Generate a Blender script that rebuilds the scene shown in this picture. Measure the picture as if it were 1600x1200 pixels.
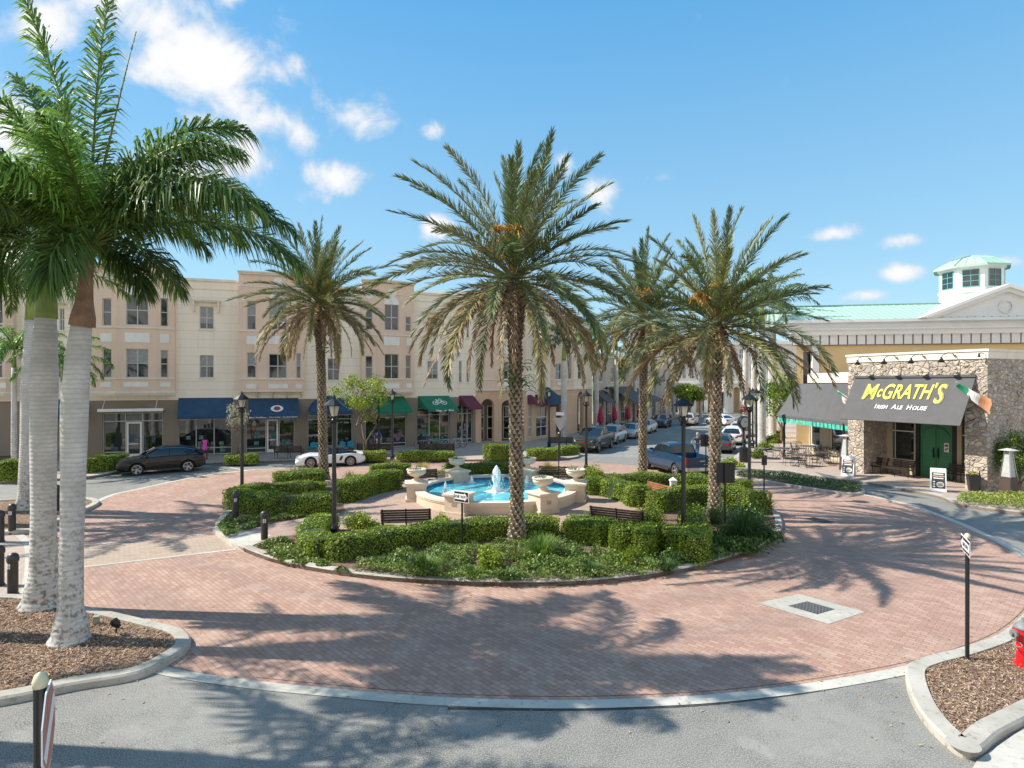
import bpy, bmesh, math, random
import numpy as np
from mathutils import Vector, Matrix, Euler, noise
from mathutils.geometry import tessellate_polygon
R = math.radians
PI = math.pi
S = bpy.context.scene
COL = S.collection
for o in list(bpy.data.objects): bpy.data.objects.remove(o)

# ---------------------------------------------------------------- camera, sky, sun, exposure
HC, F, YH = 5.5, 930.0, 598.0
cam_d = bpy.data.cameras.new('camera'); cam = bpy.data.objects.new('camera', cam_d); COL.objects.link(cam)
cam_d.sensor_width = 36; cam_d.lens = F / 1600 * 36; cam_d.clip_start = .1; cam_d.clip_end = 6000
cam.location = (0, 0, HC); cam.rotation_euler = (R(90) - (600 - YH) / F, 0, 0)
S.camera = cam
SUN_EL, SUN_AZ = R(43.5), math.atan2(.085, -1.0)          # direction TO the sun in plan (world x, y)
sun_dir = Vector((math.cos(SUN_AZ) * math.cos(SUN_EL), math.sin(SUN_AZ) * math.cos(SUN_EL), math.sin(SUN_EL)))
W = bpy.data.worlds.new('World'); S.world = W; W.use_nodes = True
nt = W.node_tree; nt.nodes.clear()
def N(t, ty, **kw):
    n = t.nodes.new(ty)
    for k, v in kw.items():
        if k.startswith('i_'):
            n.inputs[int(k[2:]) if k[2:].isdigit() else k[2:].replace('_', ' ')].default_value = v
        else: setattr(n, k, v)
    return n
sky = N(nt, 'ShaderNodeTexSky'); sky.sky_type = 'NISHITA'; sky.sun_disc = False
sky.sun_elevation = SUN_EL; sky.sun_rotation = PI / 2 - SUN_AZ
sky.air_density = 1.0; sky.dust_density = .1; sky.ozone_density = 2.0
bg = N(nt, 'ShaderNodeBackground', i_Strength=.15)
out = N(nt, 'ShaderNodeOutputWorld')
hsv = N(nt, 'ShaderNodeHueSaturation'); hsv.inputs['Hue'].default_value = .49; hsv.inputs['Saturation'].default_value = 1.05; hsv.inputs['Value'].default_value = 1.0
nt.links.new(sky.outputs[0], hsv.inputs['Color'])
# clouds: soft cumulus puffs, each an elliptical patch of the sky given by its compass direction and height
tc = N(nt, 'ShaderNodeTexCoord')
def wmath(op, a, b=None, c=None):
    n = N(nt, 'ShaderNodeMath', operation=op)
    for i, v in enumerate((a, b, c)):
        if v is None: continue
        if isinstance(v, (int, float)): n.inputs[i].default_value = v
        else: nt.links.new(v, n.inputs[i])
    return n.outputs[0]
sep = N(nt, 'ShaderNodeSeparateXYZ'); nt.links.new(tc.outputs['Generated'], sep.inputs[0])
az = wmath('ARCTAN2', sep.outputs[0], sep.outputs[1])
el = wmath('ARCSINE', sep.outputs[2])
nz = N(nt, 'ShaderNodeTexNoise', i_Scale=9.0, i_Detail=10.0, i_Roughness=.60); nz.inputs['Distortion'].default_value = .35
nt.links.new(tc.outputs['Generated'], nz.inputs['Vector'])
nz2 = N(nt, 'ShaderNodeTexNoise', i_Scale=16.0, i_Detail=6.0, i_Roughness=.6)
nt.links.new(tc.outputs['Generated'], nz2.inputs['Vector'])
puffs = [(-22, 22.0, 4.6, 2.4, .80), (-27.5, 21.5, 5, 2.4, .85), (-20.5, 26.0, 4, 1.5, .62), (-18.5, 16.5, 4.5, 1.4, .7),  # azimuth, elevation, half width, half height (degrees), weight
    (-28.5, 25.2, 7.2, 4.4, 1.1), (-31.8, 28.0, 5.2, 4.0, 1.1), (-25.5, 23.2, 4.2, 2.8, .95), (-24.8, 19.0, 5.4, 2.9, 1.0), (-29, 17.8, 5, 2.6, .95), (-16.8, 18.2, 3.6, 2.1, 1.0), (-15.4, 23.4, 5.2, 2.6, .80), (-19.5, 21.2, 3.5, 2.2, .75), (-20, 26.5, 3.0, 1.2, .6),
    (-37.5, 25.5, 4, 2.2, .8), (-41, 17.5, 5, 4.5, .9), (-45, 25, 5, 4, .8), (-25.5, 31.5, 2.0, 2.6, .68), (-7.7, 22.6, 1.6, 1.1, .72), (-6.8, 14.7, 2.2, 1.4, .9), (8.4, 17.2, 2.6, 2.0, .78), (4.8, 20.5, 1.8, 1.6, .7), (-12, 11.5, 3, 1.0, .6),
    (28.2, 12.4, 2.9, 1.0, .97), (33.1, 11.3, 2.2, .85, .95), (32.9, 8.8, 2.0, .95, .92), (30.4, 7.2, 2.6, .8, .85), (37.6, 9.1, 1.8, .7, .8), (40, 8.9, 1.8, .7, .75), (13, 18.5, 4, .6, .5), (21, 17, 5, .5, .42)]
acc = None
for (a, e, w, h, wt) in puffs:
    da = wmath('MULTIPLY', wmath('SUBTRACT', az, R(a)), 1 / R(w))
    de = wmath('MULTIPLY', wmath('SUBTRACT', el, R(e)), 1 / R(h))
    r2 = wmath('ADD', wmath('MULTIPLY', da, da), wmath('MULTIPLY', de, de))
    g = wmath('MULTIPLY', wmath('EXPONENT', wmath('MULTIPLY', r2, -1.0)), wt)
    acc = g if acc is None else wmath('MAXIMUM', acc, g)
dens = wmath('ADD', wmath('MULTIPLY', acc, 1.22), wmath('MULTIPLY', wmath('SUBTRACT', nz.outputs['Fac'], .5), 2.6))
dens = wmath('ADD', dens, wmath('MULTIPLY', wmath('SUBTRACT', nz2.outputs['Fac'], .5), .9))
mr = N(nt, 'ShaderNodeMapRange'); mr.interpolation_type = 'SMOOTHSTEP'
nt.links.new(dens, mr.inputs[0]); mr.inputs[1].default_value = .46; mr.inputs[2].default_value = 1.15
cloudc = N(nt, 'ShaderNodeMix', data_type='RGBA'); cloudc.inputs['A'].default_value = (3.3, 3.6, 4.0, 1); cloudc.inputs['B'].default_value = (4.7, 4.7, 4.75, 1)
mr2 = N(nt, 'ShaderNodeMapRange'); nt.links.new(dens, mr2.inputs[0]); mr2.inputs[1].default_value = .6; mr2.inputs[2].default_value = 1.35
nt.links.new(mr2.outputs[0], cloudc.inputs['Factor'])
mixs = N(nt, 'ShaderNodeMix', data_type='RGBA')
hzn = N(nt, 'ShaderNodeMapRange'); nt.links.new(sep.outputs[2], hzn.inputs[0]); hzn.inputs[1].default_value = .0; hzn.inputs[2].default_value = .62; hzn.inputs[3].default_value = .80; hzn.inputs[4].default_value = .75
skc = N(nt, 'ShaderNodeMix', data_type='RGBA'); zr0 = N(nt, 'ShaderNodeMapRange'); nt.links.new(sep.outputs[2], zr0.inputs[0]); zr0.inputs[1].default_value = .02; zr0.inputs[2].default_value = .60
skc.inputs['A'].default_value = (2.1, 3.4, 4.1, 1); skc.inputs['B'].default_value = (.30, 1.85, 3.85, 1); nt.links.new(zr0.outputs[0], skc.inputs['Factor'])
skm = N(nt, 'ShaderNodeMix', data_type='RGBA'); nt.links.new(hzn.outputs[0], skm.inputs['Factor']); nt.links.new(hsv.outputs[0], skm.inputs['A']); nt.links.new(skc.outputs['Result'], skm.inputs['B'])
# added out-of-view bright cloud fill, low behind the viewer, to lift shaded facades
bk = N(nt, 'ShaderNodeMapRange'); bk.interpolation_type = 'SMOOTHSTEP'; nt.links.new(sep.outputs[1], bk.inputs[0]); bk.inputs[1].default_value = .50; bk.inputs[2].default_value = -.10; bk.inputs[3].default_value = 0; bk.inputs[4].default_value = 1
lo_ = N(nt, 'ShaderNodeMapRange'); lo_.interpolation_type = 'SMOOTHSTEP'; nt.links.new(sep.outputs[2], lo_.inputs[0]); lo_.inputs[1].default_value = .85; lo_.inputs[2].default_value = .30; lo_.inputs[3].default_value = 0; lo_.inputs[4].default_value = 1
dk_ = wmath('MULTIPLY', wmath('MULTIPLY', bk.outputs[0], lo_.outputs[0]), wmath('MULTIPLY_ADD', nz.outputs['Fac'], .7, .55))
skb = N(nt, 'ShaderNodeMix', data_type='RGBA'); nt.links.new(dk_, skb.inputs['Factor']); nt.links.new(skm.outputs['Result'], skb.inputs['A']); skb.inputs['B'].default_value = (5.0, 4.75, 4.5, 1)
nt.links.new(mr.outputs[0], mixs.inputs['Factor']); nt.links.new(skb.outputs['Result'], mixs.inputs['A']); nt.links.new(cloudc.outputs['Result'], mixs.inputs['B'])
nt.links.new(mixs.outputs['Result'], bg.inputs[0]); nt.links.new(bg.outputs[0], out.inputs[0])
sl = bpy.data.lights.new('sun', 'SUN'); sl.energy = 5.0; sl.angle = R(.5); sl.color = (1, .94, .84)
so = bpy.data.objects.new('sun', sl); COL.objects.link(so); so.rotation_euler = sun_dir.to_track_quat('Z', 'Y').to_euler()
S.view_settings.view_transform = 'Standard'; S.view_settings.look = 'None'; S.view_settings.exposure = .56; S.view_settings.gamma = 1
S.render.engine = 'CYCLES'
S.cycles.max_bounces = 6; S.cycles.transparent_max_bounces = 8; S.cycles.use_denoising = True

# ---------------------------------------------------------------- where a pixel of the photograph meets the ground, and heights at a depth
def P(px, py, h=0.0):
    s = (HC - h) / (py - YH)
    return Vector(((px - 800) * s, F * s, h))
def HT(py, y): return HC + (YH - py) * y / F
def XAT(px, y): return (px - 800) * y / F

# ---------------------------------------------------------------- materials
def mat(name, col, rough=.8, var=.12, scale=3.0, bump=0.0, bscale=40.0, metal=0.0, spec=.5, trans=0.0, emit=None, detail=6, col2=None):
    m = bpy.data.materials.new(name); m.use_nodes = True; t = m.node_tree
    b = t.nodes['Principled BSDF']
    b.inputs['Roughness'].default_value = rough; b.inputs['Metallic'].default_value = metal
    b.inputs['Specular IOR Level'].default_value = spec
    c = (*col, 1)
    if var > 0:
        g = N(t, 'ShaderNodeTexCoord'); n = N(t, 'ShaderNodeTexNoise', i_Scale=scale, i_Detail=float(detail), i_Roughness=.6)
        t.links.new(g.outputs['Object'], n.inputs['Vector'])
        mx = N(t, 'ShaderNodeMix', data_type='RGBA')
        if col2 is None:
            mx.inputs['A'].default_value = (*[max(0, x * (1 - var * 1.6)) for x in col], 1); mx.inputs['B'].default_value = (*[min(1, x * (1 + var * 1.6)) for x in col], 1)
        else: mx.inputs['A'].default_value = c; mx.inputs['B'].default_value = (*col2, 1)
        r = N(t, 'ShaderNodeMapRange'); r.inputs[1].default_value = .3; r.inputs[2].default_value = .7
        t.links.new(n.outputs['Fac'], r.inputs[0]); t.links.new(r.outputs[0], mx.inputs['Factor'])
        t.links.new(mx.outputs['Result'], b.inputs['Base Color'])
    else: b.inputs['Base Color'].default_value = c
    if bump > 0:
        g = N(t, 'ShaderNodeTexCoord'); n = N(t, 'ShaderNodeTexNoise', i_Scale=bscale, i_Detail=4.0); bp = N(t, 'ShaderNodeBump', i_Strength=bump, i_Distance=.02)
        t.links.new(g.outputs['Object'], n.inputs['Vector']); t.links.new(n.outputs['Fac'], bp.inputs['Height']); t.links.new(bp.outputs[0], b.inputs['Normal'])
    if emit: b.inputs['Emission Color'].default_value = (*emit[0], 1); b.inputs['Emission Strength'].default_value = emit[1]
    return m
def bs(m): return m.node_tree.nodes['Principled BSDF']
def weather(m, amt=.35, dark=(.30, .25, .20)):
    t = m.node_tree; b = bs(m); src = b.inputs['Base Color'].links[0].from_socket if b.inputs['Base Color'].links else None
    g = N(t, 'ShaderNodeTexCoord'); mp = N(t, 'ShaderNodeMapping'); mp.inputs['Scale'].default_value = (2.2, 2.2, .16); t.links.new(g.outputs['Object'], mp.inputs[0])
    n = N(t, 'ShaderNodeTexNoise', i_Scale=1.6, i_Detail=7.0, i_Roughness=.65); t.links.new(mp.outputs[0], n.inputs['Vector'])
    r = N(t, 'ShaderNodeMapRange'); r.inputs[1].default_value = .5; r.inputs[2].default_value = .8; r.inputs[3].default_value = 0; r.inputs[4].default_value = amt; t.links.new(n.outputs['Fac'], r.inputs[0])
    mx = N(t, 'ShaderNodeMix', data_type='RGBA'); mx.inputs['B'].default_value = (*dark, 1); t.links.new(r.outputs[0], mx.inputs['Factor'])
    if src: t.links.new(src, mx.inputs['A'])
    t.links.new(mx.outputs['Result'], b.inputs['Base Color'])
def leafmat(name, c0, c1, transl=.35, rough=.55, attr=False, scale=1.2):
    m = bpy.data.materials.new(name); m.use_nodes = True; t = m.node_tree; b = bs(m); o = t.nodes['Material Output']
    b.inputs['Roughness'].default_value = rough; b.inputs['Specular IOR Level'].default_value = .4
    if attr:
        a = N(t, 'ShaderNodeAttribute', attribute_name='Col'); src = a.outputs['Color']
    else:
        g = N(t, 'ShaderNodeTexCoord'); n = N(t, 'ShaderNodeTexNoise', i_Scale=scale, i_Detail=3.0)
        a = N(t, 'ShaderNodeAttribute', attribute_name='Col')
        t.links.new(g.outputs['Object'], n.inputs['Vector'])
        ad = N(t, 'ShaderNodeMath', operation='ADD'); t.links.new(n.outputs['Fac'], ad.inputs[0]); 
        sp = N(t, 'ShaderNodeSeparateColor'); t.links.new(a.outputs['Color'], sp.inputs[0])
        ms = N(t, 'ShaderNodeMath', operation='MULTIPLY_ADD', i_1=1.0, i_2=-.5); t.links.new(sp.outputs[0], ms.inputs[0]); t.links.new(ms.outputs[0], ad.inputs[1])
        r = N(t, 'ShaderNodeMapRange'); r.inputs[1].default_value = .1; r.inputs[2].default_value = .95; t.links.new(ad.outputs[0], r.inputs[0])
        mx = N(t, 'ShaderNodeMix', data_type='RGBA'); mx.inputs['A'].default_value = (*c0, 1); mx.inputs['B'].default_value = (*c1, 1)
        t.links.new(r.outputs[0], mx.inputs['Factor']); src = mx.outputs['Result']
    t.links.new(src, b.inputs['Base Color'])
    tr = N(t, 'ShaderNodeBsdfTranslucent'); t.links.new(src, tr.inputs['Color'])
    ms = N(t, 'ShaderNodeMixShader', i_0=transl); t.links.new(b.outputs[0], ms.inputs[1]); t.links.new(tr.outputs[0], ms.inputs[2]); t.links.new(ms.outputs[0], o.inputs[0])
    return m

M = {}
def ramp_noise(t, coords, scale, lo, hi, detail=5.0, rough=.6):
    n = N(t, 'ShaderNodeTexNoise', i_Scale=scale, i_Detail=detail, i_Roughness=rough); t.links.new(coords, n.inputs['Vector'])
    r = N(t, 'ShaderNodeMapRange'); r.inputs[1].default_value = lo; r.inputs[2].default_value = hi; t.links.new(n.outputs['Fac'], r.inputs[0]); return r.outputs[0]
def mixc(t, fac, a, b, mode='MIX'):
    m = N(t, 'ShaderNodeMix', data_type='RGBA', blend_type=mode)
    for s, v in (('Factor', fac), ('A', a), ('B', b)):
        if isinstance(v, tuple): m.inputs[s].default_value = (*v, 1) if len(v) == 3 else v
        elif isinstance(v, (int, float)): m.inputs[s].default_value = v
        else: t.links.new(v, m.inputs[s])
    return m.outputs['Result']
def newmat(name, rough=.85):
    m = bpy.data.materials.new(name); m.use_nodes = True; t = m.node_tree; b = bs(m); b.inputs['Roughness'].default_value = rough
    g = N(t, 'ShaderNodeTexCoord'); return m, t, b, g.outputs['Object']
def brickmat(name, ca, cb, mortar, w=.2, h=.1, rot=0.0, stain=.25):
    m, t, b, co = newmat(name)
    mp = N(t, 'ShaderNodeMapping'); mp.inputs['Rotation'].default_value = (0, 0, rot); t.links.new(co, mp.inputs[0])
    br = N(t, 'ShaderNodeTexBrick', i_Scale=1.0); br.inputs['Brick Width'].default_value = w; br.inputs['Row Height'].default_value = h; br.inputs['Mortar Size'].default_value = .008
    br.inputs['Mortar Smooth'].default_value = .2; br.inputs['Bias'].default_value = 0; br.offset = .5
    br.inputs['Color1'].default_value = (*ca, 1); br.inputs['Color2'].default_value = (*cb, 1); br.inputs['Mortar'].default_value = (*mortar, 1)
    t.links.new(mp.outputs[0], br.inputs['Vector'])
    f = ramp_noise(t, co, .35, .35, .7); c = mixc(t, f, br.outputs['Color'], tuple(x * .78 for x in ca), 'MIX')
    n2 = N(t, 'ShaderNodeMath', operation='MULTIPLY', i_1=stain); t.links.new(ramp_noise(t, co, 1.3, .45, .75), n2.inputs[0])
    c0 = mixc(t, .35, br.outputs['Color'], c)
    c = mixc(t, n2.outputs[0], c0, (.52, .40, .31))
    f2 = N(t, 'ShaderNodeMath', operation='MULTIPLY', i_1=.35); t.links.new(ramp_noise(t, co, 6, .5, .8), f2.inputs[0])
    c = mixc(t, f2.outputs[0], c, (.24, .15, .13))
    if name == 'brick_pavers':
        sx = N(t, 'ShaderNodeVectorMath', operation='DISTANCE'); sx.inputs[1].default_value = (-.1, 29.0, 0); t.links.new(co, sx.inputs[0])
        wd = N(t, 'ShaderNodeMath', operation='ADD'); t.links.new(sx.outputs['Value'], wd.inputs[0]); t.links.new(ramp_noise(t, co, .5, .2, .8), wd.inputs[1])
        for r0 in (14.6, 16.6):
            sb = N(t, 'ShaderNodeMath', operation='SUBTRACT', i_1=r0 + .4); t.links.new(wd.outputs[0], sb.inputs[0]); ab = N(t, 'ShaderNodeMath', operation='ABSOLUTE'); t.links.new(sb.outputs[0], ab.inputs[0])
            rg_ = N(t, 'ShaderNodeMapRange'); rg_.inputs[1].default_value = .15; rg_.inputs[2].default_value = .75; rg_.inputs[3].default_value = .30; rg_.inputs[4].default_value = 0; t.links.new(ab.outputs[0], rg_.inputs[0]); c = mixc(t, rg_.outputs[0], c, (.22, .155, .13))
        k2 = N(t, 'ShaderNodeMath', operation='MULTIPLY', i_1=.55); t.links.new(ramp_noise(t, co, 2.3, .62, .74, 8), k2.inputs[0]); c = mixc(t, k2.outputs[0], c, (.17, .12, .10))
        k3 = N(t, 'ShaderNodeMath', operation='MULTIPLY', i_1=.45); t.links.new(ramp_noise(t, co, .8, .56, .72, 4), k3.inputs[0]); c = mixc(t, k3.outputs[0], c, (.50, .385, .30))
    t.links.new(c, b.inputs['Base Color'])
    bp = N(t, 'ShaderNodeBump', i_Strength=.4, i_Distance=.01); t.links.new(br.outputs['Fac'], bp.inputs['Height']); bp.invert = True; t.links.new(bp.outputs[0], b.inputs['Normal'])
    return m
M['brick'] = brickmat('brick_pavers', (.36, .21, .155), (.49, .32, .245), (.23, .15, .12), .24, .12, R(45))
M['brick_tan'] = brickmat('tan_pavers', (.40, .30, .22), (.48, .37, .28), (.25, .2, .16), .2, .1, R(12))
M['plaza'] = brickmat('plaza_pavers', (.38, .26, .20), (.45, .32, .255), (.28, .2, .165), .2, .1, R(30))
M['walk'] = brickmat('sidewalk_pavers', (.40, .31, .25), (.48, .38, .31), (.33, .27, .23), .3, .15, R(65))
def asphalt():
    m, t, b, co = newmat('asphalt', .9)
    c = mixc(t, ramp_noise(t, co, .25, .35, .68, 6), (.105, .102, .092), (.26, .25, .225))
    c = mixc(t, ramp_noise(t, co, 1.6, .48, .72, 9), c, (.12, .117, .107))
    c = mixc(t, ramp_noise(t, co, 45, .45, .62, 3), c, (.33, .32, .29))
    v = N(t, 'ShaderNodeTexVoronoi', feature='DISTANCE_TO_EDGE', i_Scale=.11); 
    w = N(t, 'ShaderNodeTexNoise', i_Scale=1.4, i_Detail=5.0); t.links.new(co, w.inputs['Vector'])
    va = N(t, 'ShaderNodeVectorMath', operation='ADD'); t.links.new(co, va.inputs[0]); t.links.new(w.outputs['Color'], va.inputs[1]); t.links.new(va.outputs[0], v.inputs['Vector'])
    cr = N(t, 'ShaderNodeMapRange'); cr.inputs[1].default_value = .0; cr.inputs[2].default_value = .0025; cr.inputs[3].default_value = .5; cr.inputs[4].default_value = 0
    t.links.new(v.outputs['Distance'], cr.inputs[0]); c = mixc(t, cr.outputs[0], c, (.09, .09, .09))
    k4 = N(t, 'ShaderNodeMath', operation='MULTIPLY', i_1=.6); t.links.new(ramp_noise(t, co, .7, .55, .66, 10, .7), k4.inputs[0]); c = mixc(t, k4.outputs[0], c, (.34, .325, .29))
    k5 = N(t, 'ShaderNodeMath', operation='MULTIPLY', i_1=.7); t.links.new(ramp_noise(t, co, 3.3, .63, .70, 8, .7), k5.inputs[0]); c = mixc(t, k5.outputs[0], c, (.075, .073, .068))
    t.links.new(c, b.inputs['Base Color'])
    n = N(t, 'ShaderNodeTexNoise', i_Scale=90.0, i_Detail=2.0); t.links.new(co, n.inputs['Vector']); bp = N(t, 'ShaderNodeBump', i_Strength=.5, i_Distance=.008)
    t.links.new(n.outputs['Fac'], bp.inputs['Height']); t.links.new(bp.outputs[0], b.inputs['Normal']); return m
M['asphalt'] = asphalt()
def concrete(name, c0, c1):
    m, t, b, co = newmat(name, .85)
    c = mixc(t, ramp_noise(t, co, .9, .3, .7, 7), c0, c1); c = mixc(t, ramp_noise(t, co, 9, .55, .8, 6), c, tuple(x * .55 for x in c0))
    t.links.new(c, b.inputs['Base Color']); return m
M['concrete'] = concrete('concrete', (.42, .40, .34), (.56, .53, .47))
M['kerb'] = concrete('kerb_concrete', (.32, .30, .25), (.50, .47, .41))
def mulch():
    m, t, b, co = newmat('mulch', .95)
    v = N(t, 'ShaderNodeTexVoronoi', i_Scale=26.0); mp = N(t, 'ShaderNodeMapping'); mp.inputs['Scale'].default_value = (1, 1.9, 1); t.links.new(co, mp.inputs[0]); t.links.new(mp.outputs[0], v.inputs['Vector'])
    sp = N(t, 'ShaderNodeSeparateColor'); t.links.new(v.outputs['Color'], sp.inputs[0])
    c = mixc(t, sp.outputs[0], (.15, .09, .055), (.46, .32, .21)); c = mixc(t, ramp_noise(t, co, 3, .4, .7), c, (.2, .12, .08))
    t.links.new(c, b.inputs['Base Color']); bp = N(t, 'ShaderNodeBump', i_Strength=1.0, i_Distance=.03); t.links.new(v.outputs['Distance'], bp.inputs['Height']); t.links.new(bp.outputs[0], b.inputs['Normal']); return m
M['mulch'] = mulch()
M['soil'] = mat('bed_soil', (.17, .105, .07), .95, .3, 12, .8, 30)
M['black'] = mat('black_metal', (.012, .013, .014), .38, .1, 3)
M['stucco_pink'] = mat('pink_stucco', (.76, .575, .44), .9, .04, .5, .25, 60)
M['stucco_cream'] = mat('cream_stucco', (.87, .77, .62), .9, .04, .5, .25, 60)
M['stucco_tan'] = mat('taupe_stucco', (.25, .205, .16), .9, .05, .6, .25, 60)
M['terracotta'] = mat('terracotta_stucco', (.64, .44, .29), .9, .05, .6, .25, 60)
M['trim'] = mat('cream_trim', (.76, .70, .60), .7, .05, 1)
M['white'] = mat('white_paint', (.80, .79, .76), .6, .03, 1)
M['panelwhite'] = mat('white_panel', (.80, .78, .73), .7, .04, 2)
M['roofgrey'] = mat('roof_membrane', (.45, .5, .53), .7, .1, .5)
for k_ in ('stucco_pink', 'stucco_cream', 'stucco_tan', 'terracotta', 'trim', 'panelwhite'): weather(M[k_], .24)
def glassmat(name, c, rough=.06, spec=.9):
    m, t, b, co = newmat(name, rough)
    cc = mixc(t, ramp_noise(t, co, .9, .4, .65, 4), c, tuple(x * 2.4 + .004 for x in c)); t.links.new(cc, b.inputs['Base Color'])
    b.inputs['Specular IOR Level'].default_value = spec; b.inputs['IOR'].default_value = 1.6; return m
M['glass'] = glassmat('window_glass', (.010, .016, .020))
M['shopglass'] = glassmat('shop_glass', (.010, .014, .014), .03, 1.0)
M['alu'] = mat('window_frame_grey', (.52, .52, .48), .5, .05, 2)
M['frame_dark'] = mat('dark_window_frame', (.09, .10, .11), .5, .05, 2)

# ---------------------------------------------------------------- mesh building
class MB:
    def __init__(s): s.v = []; s.f = []; s.mi = []; s.cur = 0
    def add(s, vs, fs, T=None):
        k = len(s.v)
        s.v += [tuple(T @ Vector(v)) if T is not None else tuple(v) for v in vs]
        s.f += [tuple(i + k for i in f) for f in fs]; s.mi += [s.cur] * len(fs); return s
    def box(s, c, d, T=None, rz=0.0):
        x, y, z = d[0] / 2, d[1] / 2, d[2] / 2
        Q = Matrix.Translation(c) @ Matrix.Rotation(rz, 4, 'Z')
        if T is not None: Q = T @ Q
        return s.add([(i, j, k) for i in (-x, x) for j in (-y, y) for k in (-z, z)], [(0, 1, 3, 2), (4, 6, 7, 5), (0, 4, 5, 1), (2, 3, 7, 6), (0, 2, 6, 4), (1, 5, 7, 3)], Q)
    def b(s, x0, x1, y0, y1, z0, z1, T=None): return s.box(((x0 + x1) / 2, (y0 + y1) / 2, (z0 + z1) / 2), (abs(x1 - x0), abs(y1 - y0), abs(z1 - z0)), T)
    def tube(s, pts, rad, n=8, T=None, cap=True):
        pts = [Vector(p) for p in pts]; m = len(pts)
        if not hasattr(rad, '__len__'): rad = [rad] * m
        vs = []; up = None
        for i, p in enumerate(pts):
            d = (pts[min(i + 1, m - 1)] - pts[max(i - 1, 0)])
            d = d.normalized() if d.length > 1e-9 else Vector((0, 0, 1))
            if up is None: up = d.orthogonal().normalized()
            else:
                up = up - d * up.dot(d); up = up.normalized() if up.length > 1e-6 else d.orthogonal().normalized()
            w = d.cross(up)
            for k in range(n):
                a = 2 * PI * k / n; vs.append(p + (up * math.cos(a) + w * math.sin(a)) * rad[i])
        fs = [(i * n + k, i * n + (k + 1) % n, (i + 1) * n + (k + 1) % n, (i + 1) * n + k) for i in range(m - 1) for k in range(n)]
        if cap: fs += [tuple(range(n))[::-1], tuple((m - 1) * n + k for k in range(n))]
        return s.add(vs, fs, T)
    def lathe(s, prof, c=(0, 0, 0), n=16, T=None, fn=None, cap=True):
        vs = []; m = len(prof)
        for i, (r, z) in enumerate(prof):
            for k in range(n):
                a = 2 * PI * k / n; rr = r * (fn(a, z) if fn else 1); vs.append((c[0] + rr * math.cos(a), c[1] + rr * math.sin(a), c[2] + z))
        fs = [(i * n + k, i * n + (k + 1) % n, (i + 1) * n + (k + 1) % n, (i + 1) * n + k) for i in range(m - 1) for k in range(n)]
        if cap and prof[0][0] > 1e-6: fs.append(tuple(range(n))[::-1])
        if cap and prof[-1][0] > 1e-6: fs.append(tuple((m - 1) * n + k for k in range(n)))
        return s.add(vs, fs, T)
    def prism(s, poly, z0, z1, T=None):
        n = len(poly); vs = [(p[0], p[1], z0) for p in poly] + [(p[0], p[1], z1) for p in poly]
        a = sum(poly[i][0] * poly[(i + 1) % n][1] - poly[(i + 1) % n][0] * poly[i][1] for i in range(n))
        tri = tessellate_polygon([[Vector((p[0], p[1], 0)) for p in poly]])
        fs = []
        for t3 in tri:
            q = [poly[i] for i in t3]; ar = (q[1][0] - q[0][0]) * (q[2][1] - q[0][1]) - (q[2][0] - q[0][0]) * (q[1][1] - q[0][1])
            t3 = tuple(t3) if ar > 0 else tuple(t3)[::-1]
            fs.append(tuple(i + n for i in t3)); 
            if z1 - z0 > 1e-6: fs.append(t3[::-1])
        if z1 - z0 > 1e-6:
            for i in range(n):
                j = (i + 1) % n; f = (i, j, j + n, i + n); fs.append(f if a > 0 else f[::-1])
        return s.add(vs, fs, T)
    def sheet(s, poly, z, T=None): return s.prism(poly, z, z, T)
    def build(s, name, m, parent=None, smooth=False, kind=None, loc=None, auto=None):
        me = bpy.data.meshes.new(name); me.from_pydata(s.v, [], s.f)
        for x in (m if isinstance(m, (list, tuple)) else [m]): me.materials.append(x)
        if len(me.materials) > 1: me.polygons.foreach_set('material_index', s.mi)
        if smooth: me.polygons.foreach_set('use_smooth', [True] * len(me.polygons))
        me.update()
        if smooth and auto is not None:
            try: me.set_sharp_from_angle(angle=R(auto))
            except Exception: pass
        o = bpy.data.objects.new(name, me); COL.objects.link(o)
        if parent: o.parent = parent
        if kind: o['kind'] = kind
        return o
def fastmesh(name, verts, faces, m, parent=None, col=None, smooth=False):
    """verts (n,3), faces (k,4) or (k,3) arrays"""
    me = bpy.data.meshes.new(name); verts = np.asarray(verts, np.float32); faces = np.asarray(faces, np.int32)
    k, c = faces.shape; me.vertices.add(len(verts)); me.vertices.foreach_set('co', verts.ravel())
    me.loops.add(k * c); me.loops.foreach_set('vertex_index', faces.ravel()); me.polygons.add(k)
    me.polygons.foreach_set('loop_start', np.arange(0, k * c, c, dtype=np.int32)); me.polygons.foreach_set('loop_total', np.full(k, c, np.int32))
    me.materials.append(m)
    if col is not None:
        a = me.color_attributes.new('Col', 'FLOAT_COLOR', 'POINT'); cc = np.ones((len(verts), 4), np.float32); cc[:, :3] = col; a.data.foreach_set('color', cc.ravel())
    me.update(calc_edges=True); me.validate()
    o = bpy.data.objects.new(name, me); COL.objects.link(o)
    if parent: o.parent = parent
    return o
def tag(o, label=None, cat=None, group=None, kind=None):
    for k, v in (('label', label), ('category', cat), ('group', group), ('kind', kind)):
        if v: o[k] = v
    return o
def thing(name, label, cat, loc=(0, 0, 0), rz=0.0, group=None):
    o = bpy.data.objects.new(name, None); COL.objects.link(o); o.location = loc; o.rotation_euler = (0, 0, rz); o.empty_display_size = .1
    return tag(o, label, cat, group)
KIDS = {}
def copy_tree(o, parent=None):
    c = o.copy(); COL.objects.link(c)
    if parent: c.parent = parent
    for ch in [x for x in bpy.data.objects if x.parent == o]: copy_tree(ch, c)
    return c
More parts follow.
